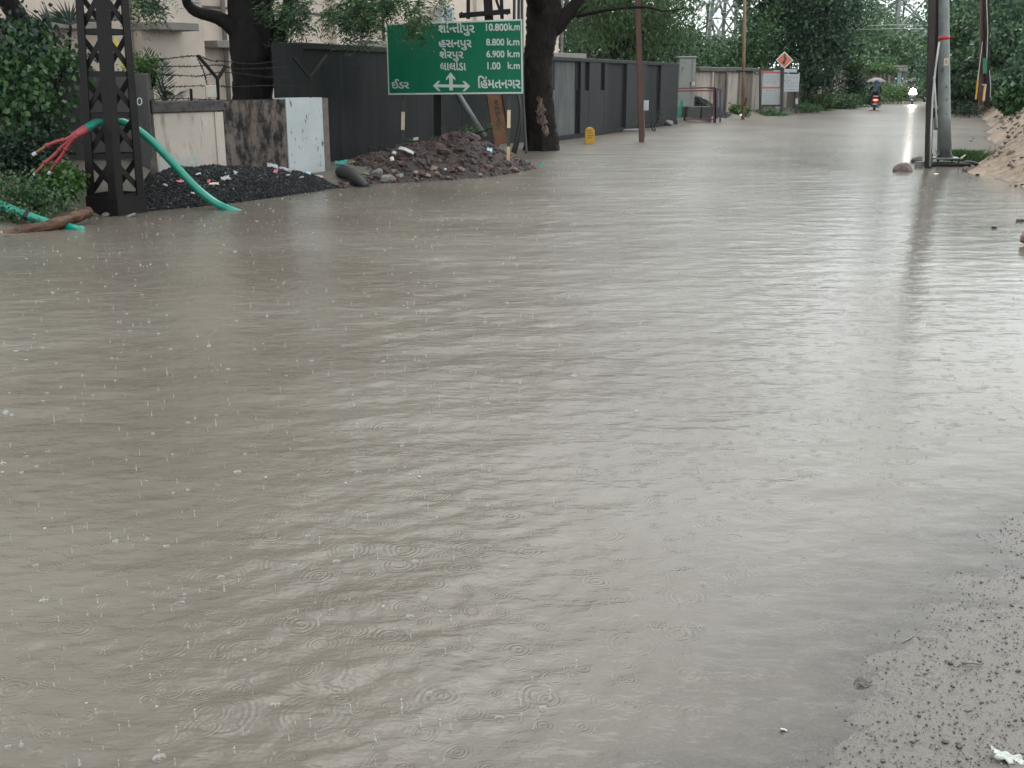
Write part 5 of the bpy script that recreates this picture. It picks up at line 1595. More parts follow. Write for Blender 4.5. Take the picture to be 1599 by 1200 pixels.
# ================================================================== NOTICE BOARDS
def print_lines(x0, x1, ys, Y, parent, seed, th=0.9):
    r = random.Random(seed)
    for y in ys:
        x = x0
        while x < x1:
            w_ = min(r.uniform(2, 6), x1 - x)
            a, c = at(x, y + th / 2, Y), at(x + w_, y - th / 2, Y)
            build('print_line', MB().box(((a.x + c.x) / 2, Y, (a.z + c.z) / 2), (c.x - a.x, 0.004, c.z - a.z)), M_ink, parent)
            x += w_ + r.uniform(0.8, 1.6)
YB = P(1200, 180).y
nb1 = thing('notice_board', (at(1204, 180, YB).x, YB, 0), 'tall white notice board with red headings in a black frame beside the road', 'notice board')
for x in (1187, 1220.5):
    build('post', MB().beam(at(x, 186, YB), at(x, 107, YB), 0.1, 0.1, (0, 1, 0)), M_black_paint, nb1)
build('frame_rail', MB().beam(at(1187, 108.5, YB), at(1220, 108, YB), 0.06, 0.08), M_black_paint, nb1)
build('frame_rail', MB().beam(at(1187, 166, YB), at(1220, 165, YB), 0.06, 0.08), M_black_paint, nb1)
s1 = abox('sheet', 1189, 1218.5, 111.5, 163.5, YB - 0.06, 0.03, M_board, nb1)
abox('red_heading', 1189, 1218.5, 111.6, 114.8, YB - 0.068, 0.006, M_board_red, s1)
abox('white_heading', 1208, 1218.4, 110, 112.5, YB - 0.074, 0.006, M_board, s1)
abox('red_heading', 1189, 1218.5, 135.8, 138.6, YB - 0.068, 0.006, M_board_red, s1)
print_lines(1191, 1217, (118.5, 121.5, 124.5, 127.5), YB - 0.066, s1, 1, 0.7)
print_lines(1196, 1212, (129.8, 142), YB - 0.066, s1, 2, 1.2)
print_lines(1192, 1216, (146, 149, 152, 155, 158, 161), YB - 0.066, s1, 3, 0.7)
YB2 = YB + 2.2
nb2 = thing('notice_board', (at(1246, 175, YB2).x, YB2, 0), 'smaller white notice board on a black post with white band, behind the diamond sign', 'notice board')
po = build('post', MB().beam(at(1244, 177, YB2), at(1244, 106, YB2), 0.11, 0.09, (0, 1, 0)), M_black_paint, nb2)
build('band', MB().beam(at(1244, 163, YB2), at(1244, 154, YB2), 0.12, 0.1, (0, 1, 0)), M_white, po)
s2 = abox('sheet', 1221.5, 1249, 116, 143.5, YB2 - 0.08, 0.03, M_board, nb2)
abox('title_strip', 1220, 1244.5, 108, 113.5, YB2 - 0.08, 0.03, M_board, nb2)
print_lines(1223, 1247, (119, 122, 128.5, 131, 135, 140), YB2 - 0.086, s2, 4, 0.7)
print_lines(1223, 1236, (126,), YB2 - 0.086, s2, 5, 1.4)
ds = thing('diamond_sign', (at(1220.5, 180, YB - .3).x, YB - .3, 0), 'orange diamond road sign with a black winding road symbol', 'road sign')
YD = YB - 0.3
build('post', MB().beam(at(1220.5, 184, YD), at(1223.5, 96, YD), 0.09, 0.07, (0, 1, 0)), M_black_paint, ds)
pl_ = build('plate', MB().prism([at(1225, 80.5, YD - .06), at(1238.5, 94, YD - .06), at(1225, 107.5, YD - .06), at(1211.5, 94, YD - .06)], (0, 0.02, 0)), M_sign_white, ds)
build('orange_face', MB().prism([at(1225, 82.7, YD - .068), at(1236.3, 94, YD - .068), at(1225, 105.3, YD - .068), at(1213.7, 94, YD - .068)], (0, 0.006, 0)), M_orange_sign, pl_)
build('road_symbol', MB().prism([at(x, y, YD - .075) for x, y in ((1225.6, 84.5), (1227, 86), (1225.8, 88.5), (1228.3, 90.5), (1228, 93.5), (1226, 97), (1225, 101.5), (1220.5, 98.5), (1223.5, 95.5), (1225.2, 92.2), (1223.6, 89.2), (1224, 86.5))], (0, 0.006, 0)), M_black_paint, pl_)

# ================================================================== TREES FARTHER OFF
def T(px, py, Y, rx, rz, ry=None):
    c = at(px, py, Y)
    return (c.x, c.y, c.z, rx, ry or rx * 0.8, rz)
simple_tree('drooping_tree', at(960, 60, 47).x, 47, 8, [T(960, 40, 46, 2.0, 1.5), T(1030, 45, 46, 1.8, 1.6), T(1060, 70, 47, 1.2, 0.9), T(900, 20, 46, 1.8, 1.6), T(985, 5, 46, 2.4, 1.4), T(1065, 10, 47, 1.4, 1.6), T(930, -60, 46, 3, 2), T(1010, -70, 47, 3, 2)], 'feathery green tree drooping over the charcoal wall, behind the rail pole', L_bamboo, 71, 1500, 14, 0.28, 0.26, 0.045, 0.2, droop=0.75)
simple_tree('backing_tree', at(920, 60, 53).x, 53, 8, [T(910, 70, 52, 2.2, 1.3), T(970, 80, 53, 2.2, 1.0), T(1040, 85, 53, 2.0, 1.0), T(890, 30, 53, 2.2, 1.8), T(1000, 45, 54, 3, 2), T(1070, 95, 52, 1.2, .6), T(940, 30, 54, 2, 2)], 'dark dense tree filling the gap behind the feathery tree and charcoal wall', L_deep, 72, 900, 14, 0.35, 0.22, 0.12, 0.25)
simple_tree('wall_tree', at(1110, 60, 60).x, 60, 8, [T(1110, 95, 59, 1.6, .8), T(1150, 85, 60, 1.8, 1.0), T(1092, 75, 61, .9, .9), T(1182, 60, 60, 1.3, 1.5), T(1140, 92, 64, 1.4, .7)], 'light tree behind the precast wall left of the tan pole', L_mid, 73, 620, 12, 0.32, 0.22, 0.11, 0.16)
simple_tree('shade_tree', at(1260, 60, 64).x, 64, 11, [T(1215, 45, 62, 2.0, 2.0), T(1265, 60, 62, 2.2, 2.0), T(1300, 80, 62, 1.4, 1.4), T(1230, -20, 62, 3.0, 2.4), T(1290, 10, 63, 2.4, 2.0), T(1280, 120, 61, 1.0, .8), T(1190, 80, 63, 1.4, 1.0), T(1255, 105, 61.5, 1.2, 0.9), T(1295, 135, 61, .8, .6)], 'large dark shade tree rising above the notice boards', L_deep, 74, 1700, 14, 0.30, 0.24, 0.14, 0.3)
bush('wall_bush', [T(1320, 92, 71, .8, .55), T(1335, 102, 71, .9, .4), T(1312, 102, 71, .5, .35)], 'bright yellow green bush topping the wall end beside the shade tree', L_bright, 75, 190, 10, 0.22, 0.2, 0.12)
bush('ivy_clump', [T(1333, 125, 72, .6, .7), T(1322, 135, 72, .5, .6), T(1340, 140, 73, .5, .4)], 'dark ivy clump hanging on the wall below the bright bush', L_deep, 76, 260, 10, 0.22, 0.18, 0.12)
bush('beam_vine', [T(1360, 108, 87, 1.1, .28), T(1385, 109, 87, .8, .25), T(1345, 110, 87, .6, .3)], 'pale vine trailing over the beam of the ruined wall', L_bright, 77, 170, 9, 0.2, 0.2, 0.14)
for i, (px, py, Y, rx, rz, lab) in enumerate(((1275, 160, 63, 1.0, .35, 'roadside weeds at the foot of the shade tree'), (1310, 158, 66, 1.3, .4, 'roadside weeds below the ivy clump'), (1345, 152, 72, 1.3, .45, 'roadside shrub just left of the red scooter'), (1395, 145, 80, 1.5, .6, 'leafy roadside shrub between the two scooters'), (1375, 140, 84, 1.2, .5, 'leafy shrub in front of the ruined wall posts'), (1435, 140, 92, 1.4, .6, 'verge shrub behind the oncoming scooter'), (1448, 135, 96, 1.6, .8, 'verge shrub left of the dark pole'), (1258, 167, 58, .7, .16, 'low weeds beside the banded post'), (1203, 177, 53, .8, .09, 'low grass under the tall notice board'), (1152, 172, 50, .28, .14, 'small bush at the foot of the precast wall near the tan pole'))):
    bush('roadside_shrub', [T(px, py, Y, rx, rz), T(px + 9, py + 3, Y - .5, rx * .8, rz * .7), T(px - 9, py + 4, Y - .5, rx * .8, rz * .7)][:3 if i < 7 else 2], lab, L_mid if i % 3 else L_bright, 80 + i, 230 if i < 7 else 110, 9, 0.2 if i < 7 else 0.1, 0.17, 0.09 if i < 7 else 0.05, group='roadside shrubs')
# far tree belt, each tree on its own
far = [(1345, 40, 100, 3.2, 3.0), (1385, 75, 98, 3.0, 1.8), (1340, 85, 95, 2.2, 1.3), (1425, 85, 102, 3.0, 1.8), (1400, 50, 125, 4.0, 3.0), (1445, 62, 130, 4.0, 2.6), (1330, 10, 110, 3.6, 3.2), (1360, 105, 93, 2.2, .9), (1440, 105, 105, 2.5, 1.2), (1112, 85, 120, 3.2, 2.2), (1075, 70, 110, 3.0, 2.2), (1155, 80, 125, 3.2, 2.0), (1385, 80, 150, 6, 4), (1330, 70, 150, 6, 4), (1440, 82, 155, 6, 4), (1040, 60, 130, 5, 4), (1490, 30, 140, 6, 4)]
lab_far = ['pale far tree left of the pylon legs', 'rounded mid green tree below the pylon', 'small tree above the bright wall bush', 'dark rounded tree right of the ruined wall', 'hazy tall tree inside the pylon legs', 'hazy tree right of the pylon beside the dark pole', 'tall far tree between shade tree and pylon', 'low tree right behind the ruined wall beam', 'low dark tree behind the oncoming scooter', 'hazy far tree right of the feathery tree', 'hazy far tree behind the cabinet', 'hazy far tree left of the tan pole', 'farthest hazy tree behind the pylon centre', 'farthest hazy tree left behind the pylon', 'farthest hazy tree behind the dark pole', 'farthest hazy tree behind the charcoal wall end', 'farthest hazy tree right of the galvanised pole']
for i, (px, py, Y, rx, rz) in enumerate(far):
    c = at(px, py, Y)
    lo = [(c.x, Y, c.z, rx, rx * .7, rz), (c.x - rx * .7, Y + .5, c.z - rz * .4, rx * .6, rx * .5, rz * .6), (c.x + rx * .7, Y, c.z - rz * .35, rx * .6, rx * .5, rz * .6), (c.x + rx * .2, Y - .5, c.z - rz * .7, rx * .7, rx * .5, rz * .5)]
    simple_tree('far_tree', c.x, Y, c.z + rz, lo, lab_far[i], L_far_haze if Y > 99 else L_mid, 300 + i, 250, 11, rx * 0.12, 0.32, 0.22, 0.2, group='far trees', z0=-0.1)
# far palms
for i, (px, py, Y, lab) in enumerate(((1106, 8, 105, 'thin far palm right of the feathery tree'), (1372, 20, 135, 'pale far palm left of the pylon'), (1412, 8, 140, 'pale far palm inside the pylon'), (1505, 12, 120, 'pale far palm right of the galvanised pole'))):
    c = at(px, py, Y)
    fr_ = []
    r = random.Random(i)
    for k in range(11):
        an = 2 * math.pi * k / 11 + r.uniform(-.2, .2)
        fr_.append(((c.x, c.y, c.z), (c.x + 2.0 * math.cos(an), c.y + 2.0 * math.sin(an), c.z + r.uniform(-1.2, 0.7))))
    palm('far_palm', (c.x, c.y, 0), fr_, lab, 0.55, 0.05, 30 + i, 0.14, L_far_haze, 14, 0.35, bark=M_pillar)
# thick roadside hedge on the sand bank side
hed = [(1502, 120, 56, 1.2, 1.1), (1512, 70, 58, 1.6, 1.6), (1562, 128, 54, 1.1, .6), (1595, 138, 50, 1.2, .7), (1582, 80, 56, 1.7, 1.6), (1604, 50, 53, 1.8, 1.6), (1545, 35, 62, 2.2, 2.0), (1495, 60, 68, 1.8, 1.7), (1488, 138, 68, 1.3, .6), (1600, -20, 55, 2.4, 2.0), (1520, -10, 64, 2.4, 2.0), (1650, 100, 50, 2.0, 1.8), (1578, 163, 40, .4, .18), (1597, 172, 34, .4, .18), (1490, 95, 78, 2.2, 1.7)]
lab_h = ['dark bush just right of the galvanised pole', 'tall bush behind the galvanised pole top', 'bush above the sand bank beside the yellow stub', 'bush at the right edge above the sand', 'dark tree like bush right of the dark pole pair', 'upper right corner bush with pale leaves', 'tall bush between the dark poles and the galvanised pole', 'bush directly behind the galvanised pole', 'low bush at the far bend of the bank', 'highest bush in the upper right corner', 'high bush above the dark pole pair', 'bush just outside the right edge', 'small creeper on the sand beside the dark poles', 'trailing weed on the sand at the right edge', 'far bush behind the galvanised pole']
for i, (px, py, Y, rx, rz) in enumerate(hed):
    c = at(px, py, Y)
    g = float(bank(np.array([c.x]), np.array([Y]))[0])
    lo = [(c.x, Y, c.z, rx, rx * .7, rz)] + [(c.x + rx * dx, Y + 0.1, max(c.z + rz * dz, g + .45), rx * .65, rx * .5, rz * .65) for dx, dz in ((-.6, -.4), (.6, -.3), (.1, -.8), (-.3, .5))]
    if c.z - rz > g + 0.8:
        lo.append((c.x, Y + .3, (g + c.z) / 2, rx * .8, rx * .5, (c.z - g) / 2))
    bush('bank_bush', lo, lab_h[i], L_creeper if i in (12, 13, 2) else (L_mid if i % 3 == 1 else L_bank), 400 + i, 620 if i not in (12, 13) else 120, 10, rx * 0.15, 0.24, 0.14, group='bushes on the sand bank', droop=0.25)

# ================================================================== PYLONS AND WIRES
def pylon(name, cx, Y, half, label, Ht=26, waist=0.9, rz=0.5, seed=1):
    t = thing(name, (cx, Y, 0), label, 'pylon')
    def cn(i, z):
        r = half + (waist - half) * min(z / (Ht * 0.62), 1)
        a = rz + math.pi / 4 + math.pi / 2 * i
        return Vector((cx + r * 1.414 * math.cos(a), Y + r * 1.414 * math.sin(a), z))
    lv = [-0.3, 3.2, 6.4, 9.2, 11.8, 14.2, 16.4, 19, 22, Ht]
    for i in range(4):
        for a, c in zip(lv[:-1], lv[1:]):
            build('leg', MB().beam(cn(i, a), cn(i, c), 0.26, 0.26, (0, 1, 0)), M_galv, t)
            build('brace', MB().beam(cn(i, a), cn(i + 1, c), 0.13, 0.13), M_galv, t)
            build('brace', MB().beam(cn(i + 1, a), cn(i, c), 0.13, 0.13), M_galv, t)
            build('strut', MB().beam(cn(i, c), cn(i + 1, c), 0.07, 0.07), M_galv, t)
    for z in (17, 20.5, 24):
        d = Vector((math.cos(rz), math.sin(rz), 0))
        c = Vector((cx, Y, z))
        build('crossarm', MB().beam(c - d * 4, c + d * 4, 0.14, 0.14), M_galv, t)
    return t
c = at(1398, 60, 112); pylon('pylon', c.x, 112, 3.1, 'large galvanised lattice pylon beyond the ruined wall, only its splayed legs in view')
c = at(1138, 60, 92); pylon('pylon', c.x, 92, 1.5, 'smaller lattice pylon among the trees behind the tan pole', 24, 0.6, 0.9)
for i, (pts, Ya, Yb) in enumerate((([(1085, 4), (1230, 2), (1340, -6)], 60, 90), ([(1085, 16), (1230, 12), (1340, -2)], 60, 90), ([(1085, 24), (1260, 8), (1345, 2)], 61, 91), ([(1325, 42), (1400, 39), (1455, 41)], 100, 60), ([(1325, 47), (1400, 45), (1455, 46)], 100, 60))):
    n = len(pts)
    sp = smooth_path([at(x, y, Ya + (Yb - Ya) * k / (n - 1)) for k, (x, y) in enumerate(pts)], 6)
    o = build('overhead_wire', MB().tube(sp, 0.014, 5), M_pale_pipe)
    tag(o, ('topmost overhead wire crossing the shade tree', 'middle overhead wire crossing the shade tree', 'lowest overhead wire crossing the shade tree', 'upper thin wire before the pylon legs', 'lower thin wire before the pylon legs')[i], 'wire', 'overhead wires')

# ================================================================== POLES ON THE RIGHT
PB_ = P(1474, 259)
YR = PB_.y
gp_ = thing('galvanised_pole', (PB_.x, YR, 0), 'stout galvanised steel pole with red reflector and flanged base, at the water edge', 'pole')
zt = 0.16
mb = MB()
c0 = Vector((at(1474.5, 250, YR).x, YR, 0))
def gx(py):
    return at(1474.5 - 0.002 * (250 - py), py, YR)
sh = build('shaft', MB().tube([Vector((gx(247).x, YR, zt)), gx(180), gx(60), gx(-60), gx(-240)], [0.135, 0.118, 0.098, 0.085, 0.065], 20), M_galv, gp_, smooth=True)
build('base_flange', MB().box(c0 + Vector((0.02, 0, zt - 0.012)), (0.52, 0.46, 0.025)), M_galv, gp_, bevel=0.004)
for k in range(4):
    a = math.pi / 4 + k * math.pi / 2 - 0.4
    d = Vector((math.cos(a), math.sin(a), 0))
    tt = Vector((-d.y, d.x, 0)) * 0.006
    build('gusset', MB().prism([c0 + d * 0.12 + Vector((0, 0, zt)) - tt, c0 + d * 0.22 + Vector((0, 0, zt)) - tt, c0 + d * 0.115 + Vector((0, 0, zt + 0.16)) - tt], tt * 2), M_galv, gp_)
for sx_ in (-0.2, 0.2):
    for sy_ in (-0.17, 0.17):
        b = c0 + Vector((0.02 + sx_, sy_, zt))
        build('bolt', MB().tube([b + Vector((0, 0, -0.09)), b + Vector((0, 0, 0.05))], 0.016, 6), M_steel_dark, gp_)
build('footing', MB().box(c0 + Vector((0.02, 0.02, -0.02)), (0.80, 0.62, 0.17)), M_steel_dark, gp_, bevel=0.02)
def zpx(py):
    return at(1474, py, YR).z
build('reflector_band', MB().tube([gx(62.5), gx(56.5)], 0.104, 20), pm('red reflector', (0.33, 0.01, 0.02), (0.38, 0.015, 0.025), 6, 0.35), gp_, smooth=True)
build('sticker', MB().box(gx(97) + Vector((0, -0.102, 0)), (0.085, 0.012, 0.13)), M_cloth_tan, gp_)
build('sticker', MB().box(gx(97) + Vector((0, -0.109, 0)), (0.035, 0.006, 0.07)), M_galv, gp_)
def on_gpole(u, v, z=0):
    p = at(u, v, YR - 0.125 - z)
    return p
put_text('3', (1468.3, 105, 1473.3, 113.5), on_gpole, M_black_paint, gp_, bold=0.05)
for py in (136, 156, 178):
    b = gx(py) + Vector((0, -0.1, 0))
    build('bolt', MB().tube([b, b + Vector((0, -0.03, 0))], 0.012, 6), M_steel_dark, gp_)
b = gx(60) + Vector((0.09, 0, 0))
build('hook', MB().tube([b, b + Vector((0.09, 0, 0))], 0.015, 6), M_steel_dark, gp_)
M_dkpole = pm('dark weathered channel', (0.014, 0.012, 0.012), (0.034, 0.026, 0.024), 7, 0.55, 0.001, 50, stretch=(1, 1, 0.3), spec=0.3)
rp_ = thing('dark_pole', P(1450, 263), 'dark rusty channel pole strapped beside the galvanised pole', 'pole')
Yd = P(1450, 263).y
for dx in (0.0,):
    build('web', MB().beam(at(1450, 264, Yd), at(1459, -90, Yd), 0.10, 0.012, (0, 1, 0)), M_dkpole, rp_)
    for s in (-0.05, 0.05):
        build('flange', MB().beam(at(1450, 264, Yd) + Vector((s, 0.03, 0)), at(1459, -90, Yd) + Vector((s, 0.03, 0)), 0.012, 0.08, (0, 1, 0)), M_dkpole, rp_)
build('bracket', MB().prism([at(1455, 168, Yd - .03), at(1465, 172, Yd - .03), at(1465, 180, Yd - .03), at(1455, 186, Yd - .03)], (0, 0.05, 0)), M_steel_dark, rp_)
dq = thing('rear_channel', at(1463, 200, YR + 0.5), 'second dark steel member ending above the water, tight behind the galvanised pole', 'channel')
dq.location.z = 0.8
build('shaft', MB().beam(at(1463.5, 165, YR + 0.3), at(1462, -90, YR + 0.3), 0.09, 0.08, (0, 1, 0)), M_steel_dark, dq)
build('box', MB().beam(at(1463, 203, YR + 0.25), at(1463, 178, YR + 0.25), 0.1, 0.1, (0, 1, 0)), M_galv, dq)
st = thing('stay_tube', P(1453, 262), 'thin pale tube leaning from the dark pole foot up to the galvanised pole', 'tube')
build('tube', MB().tube([at(1452.5, 260, Yd - .12), at(1454, 200, Yd - .12), at(1456.5, 150, Yd - .12), at(1461, 105, Yd - .1), at(1466.5, 66, Yd - .1)], 0.018, 8), M_pale_pipe, st, smooth=True)
build('second_tube', MB().tube([at(1463, 200, Yd - .05), at(1461, 165, Yd - .05), at(1458.5, 120, Yd - .08)], 0.02, 8), M_pale_pipe, st, smooth=True)
# things at the pole foot
o = place_mesh('boulder', rock_mesh('boulder', 501, M_rock_red, 2, 0.9), P(1413, 268) + Vector((0, 0, 0.03)), (0.46, 0.32, 0.32), rot=(0.1, 0.25, 0.2)); tag(o, 'wet reddish brown boulder in the water left of the galvanised pole', 'boulder')
o = place_mesh('grey_block', slab_mesh(21, M_stone_grey), P(1436, 262) + Vector((0, 0, 0.0)), (0.2, 0.16, 0.7), rot=(0, 0, 0.1)); tag(o, 'small grey block between the boulder and the pole footing', 'block')
o = place_mesh('grey_rock', rock_mesh('grey_rock', 503, M_stone_grey, 2), P(1440, 256) + Vector((0, 0.3, 0.06)), (0.28, 0.2, 0.24), rot=(0, 0, 0)); tag(o, 'rounded grey rock behind the small grey block', 'rock')
o = place_mesh('white_chip', rock_mesh('white_chip', 504, M_stone_white, 1), P(1461, 272) + Vector((0, 0, 0.0)), (0.13, 0.08, 0.05), rot=(0, 0, 0)); tag(o, 'small pale chip in the water before the pole footing', 'stone')
bt = thing('bent_bar', P(1512, 262), 'bent black bar lying on the sand right of the pole footing', 'bar')
build('bar', MB().tube(smooth_path([at(1497, 258, YR - .05), at(1508, 254, YR - .1), at(1520, 255, YR - .1), at(1527, 258, YR - .1)], 4), 0.035, 8), M_black_rubber, bt, smooth=True)
for i, (x0, y0, x1, y1, lab) in enumerate(((1492, 256, 1508, 242, 'pale stick propped on the pole footing by the grass tuft'), (1504, 271, 1528, 263, 'brown stick lying at the sand edge by the pole footing'))):
    o = build('stick', MB().tube([at(x0, y0, YR - .15), at((x0 + x1) / 2, (y0 + y1) / 2 - 1, YR - .15), at(x1, y1, YR - .15)], lerp_list([0.022, 0.012], 3), 7), M_cloth_tan if i == 0 else M_log, smooth=True); tag(o, lab, 'stick')
o = place_mesh('sand_rock', rock_mesh('sand_rock', 505, M_stone_pink, 1), P(1506, 268) + Vector((0, 0, .05)), (0.16, 0.14, 0.2)); tag(o, 'pale rock at the sand edge touching the pole footing', 'rock')
# grass tuft
def grass(name, pts, hgt, wd, label, seed, cat='grass', kind=None):
    rng = np.random.default_rng(seed)
    n = len(pts)
    pts = np.asarray(pts)
    an = rng.uniform(0, 6.28, n)
    h = hgt * rng.uniform(0.5, 1.2, (n, 1))
    lean = np.stack([np.cos(an), np.sin(an), np.zeros(n)], 1) * h * rng.uniform(0.2, 0.7, (n, 1))
    up = np.array([0, 0, 1.0]) * h
    sd_ = np.stack([-np.sin(an), np.cos(an), np.zeros(n)], 1) * wd
    v = np.stack([pts - sd_, pts + sd_, pts + up * 0.65 + lean * 0.4 + sd_ * 0.6, pts + up + lean], 1).reshape(-1, 3)
    o = np_mesh(name, v, np.arange(n * 4).reshape(n, 4), L_grass, None, tint=np.repeat(rng.uniform(0, 1, n), 4))
    return tag(o, label, cat, kind=kind)
rg = np.random.default_rng(91)
cc = P(1508, 252)
pts = np.stack([rg.normal(cc.x, 0.22, 900), rg.normal(cc.y + 0.1, 0.18, 900), np.zeros(900)], 1)
pts[:, 2] = np.maximum(bank(pts[:, 0], pts[:, 1]), 0) - 0.01
grass('grass_tuft', pts, 0.22, 0.006, 'green grass tuft at the water edge right of the galvanised pole', 92)
# dark pole pair on the bank
Yz = 47.0
def bankz(x, y):
    return max(float(bank(np.array([x]), np.array([y]))[0]), 0)
dpp = thing('twin_pole', at(1540, 150, Yz), 'pair of dark rusty pole members with a green plate, on the bank before the bushes', 'pole')
dpp.location.z = bankz(dpp.location.x, Yz)
build('shaft', MB().beam(at(1541, 165, Yz), at(1540, -90, Yz), 0.18, 0.18, (0, 1, 0)), M_steel_dark, dpp)
build('shaft', MB().beam(at(1531, 165, Yz + .2), at(1536, -90, Yz + .2), 0.15, 0.15, (0, 1, 0)), M_rust, dpp)
build('plate', MB().beam(at(1538, 115, Yz - .13), at(1538, 91, Yz - .13), 0.17, 0.01, (0, 1, 0)), pm('green plate', (0.0, 0.13, 0.06), (0.0, 0.1, 0.05), 5, 0.4), dpp)
build('conduit', MB().tube([at(1540.5, 100, Yz - .09), at(1542.5, 50, Yz - .09), at(1540.5, 0, Yz - .09), at(1540, -40, Yz - .14)], 0.02, 6), M_pale_pipe, dpp)
build('stay_rod', MB().tube([at(1534, 66, Yz - .1), at(1527, 125, Yz - .2)], 0.014, 6), M_pale_pipe, dpp)
build('stay_rod', MB().tube([at(1545, 110, Yz - .1), at(1547, 135, Yz - .1), at(1546, 152, Yz - .1)], 0.016, 6), M_pale_pipe, dpp)
for i, (x0, x1, y0, y1, Y_, lab) in enumerate(((1523.5, 1529.5, 116, 148, 48, 'taller yellow painted stub post left of the twin pole'), (1535, 1540.5, 132, 150, 46, 'shorter orange stub post at the foot of the twin pole'))):
    t = thing('marker_post', at((x0 + x1) / 2, y1, Y_), lab, 'post', 'yellow stub posts')
    abox('shaft', x0, x1, y0 + (0 if i == 0 else 1.6), y1 + 8, Y_, 0.09, M_yellow if i == 0 else M_orange_band, t, 0.006)
    if i: abox('cap', x0 - .2, x1 + .2, y0, y0 + 1.5, Y_ - .005, 0.1, M_white, t)
# clods on the bank and stones at its edge
rnd = random.Random(44)
rg = np.random.default_rng(45)
yy = rg.uniform(14, 45, 900)
xx = np.interp(yy, RIGHT_Y, RIGHT_X) + rg.uniform(0.2, 3.0, 900)
zz = bank(xx, yy)
M_clod = tint_mat('sand clods', [(0, (0.06, 0.04, 0.03)), (0.5, (0.15, 0.11, 0.08)), (1, (0.24, 0.185, 0.145))], 0.8)
tag(scatter_stones('sand_clods', np.stack([xx, yy, zz], 1), rg.uniform(0.03, 0.14, 900), M_clod, None, 46), 'loose clods of sand on the bank', 'clods', kind='stuff')
xx = rg.normal(8.9, 0.7, 160); yy = rg.normal(18.8, 0.6, 160); zz = np.maximum(bank(xx, yy), 0)
dkp = [rock_mesh('pebble', 600 + i, M_dkpebble, 1) for i in range(3)]
for i, (px, py, s) in enumerate(((1563, 262, .14), (1586, 267, .14), (1555, 270, .08), (1580, 277, .1), (1592, 278, .12), (1577, 291, .07), (1586, 291, .1), (1596, 290, .12), (1598, 283, .1), (1526, 274, .14), (1553, 357, .12), (1593, 346, .2), (1520, 217, .1), (1516, 221, .14), (1558, 215, .2))):
    q = P(px, py); q.z = bankz(q.x, q.y)
    o = place_mesh('edge_stone', rnd.choice(dkp), q + Vector((0, 0, 0.015)), (s, s * 0.7, s * 0.5), rnd=rnd, rot=(0, 0, rnd.uniform(0, 6)))
    tag(o, 'small dark stone scattered along the sandy water edge', 'stone', 'dark stones along the sandy edge')
o = place_mesh('edge_rock', rock_mesh('edge_rock', 611, M_stone_pink, 2), P(1603, 385) + Vector((0.05, 0, 0.1)), (0.2, 0.25, 0.34), rot=(0, 0, 1)); tag(o, 'brown rock cut by the right edge, below the dark stones', 'rock')
# dark clay clump where the bank starts
bush('clay_bush', [T(1512, 172, 50, .5, .3)], 'brownish scrub hanging over the water where the bank starts', L_shade, 95, 60, 8, 0.15, 0.12, 0.05)

# ================================================================== SCOOTERS AND RIDERS
def skin_body(name, verts, edges, mat, parent):
    me = bpy.data.meshes.new(name)
    me.from_pydata([v[:3] for v in verts], edges, [])
    o = bpy.data.objects.new(name, me)
    COL.objects.link(o)
    m = o.modifiers.new('skin', 'SKIN')
    for i, v in enumerate(verts):
        d = me.skin_vertices[0].data[i]
        r = v[3]
        d.radius = (r, v[4] if len(v) > 4 else r)
        d.use_root = (i == 0)
    s = o.modifiers.new('sub', 'SUBSURF'); s.levels = 2; s.render_levels = 2
    dg = bpy.context.evaluated_depsgraph_get()
    dg.update()
    me2 = bpy.data.meshes.new_from_object(o.evaluated_get(dg))
    bpy.data.objects.remove(o)
    me2.shade_smooth()
    return link_mesh(name, me2, mat, parent)
M_scred = pm('red scooter paint', (0.35, 0.015, 0.02), (0.30, 0.012, 0.018), 4, 0.25, coat=0.5)
M_scgrey = pm('grey scooter paint', (0.12, 0.12, 0.125), (0.1, 0.1, 0.1), 4, 0.3, coat=0.5)
M_tyre = pm('tyre', (0.015, 0.015, 0.015), (0.025, 0.025, 0.025), 20, 0.8)
M_chrome = pm('dull chrome', (0.4, 0.4, 0.4), (0.3, 0.3, 0.3), 10, 0.3, metal=0.8)
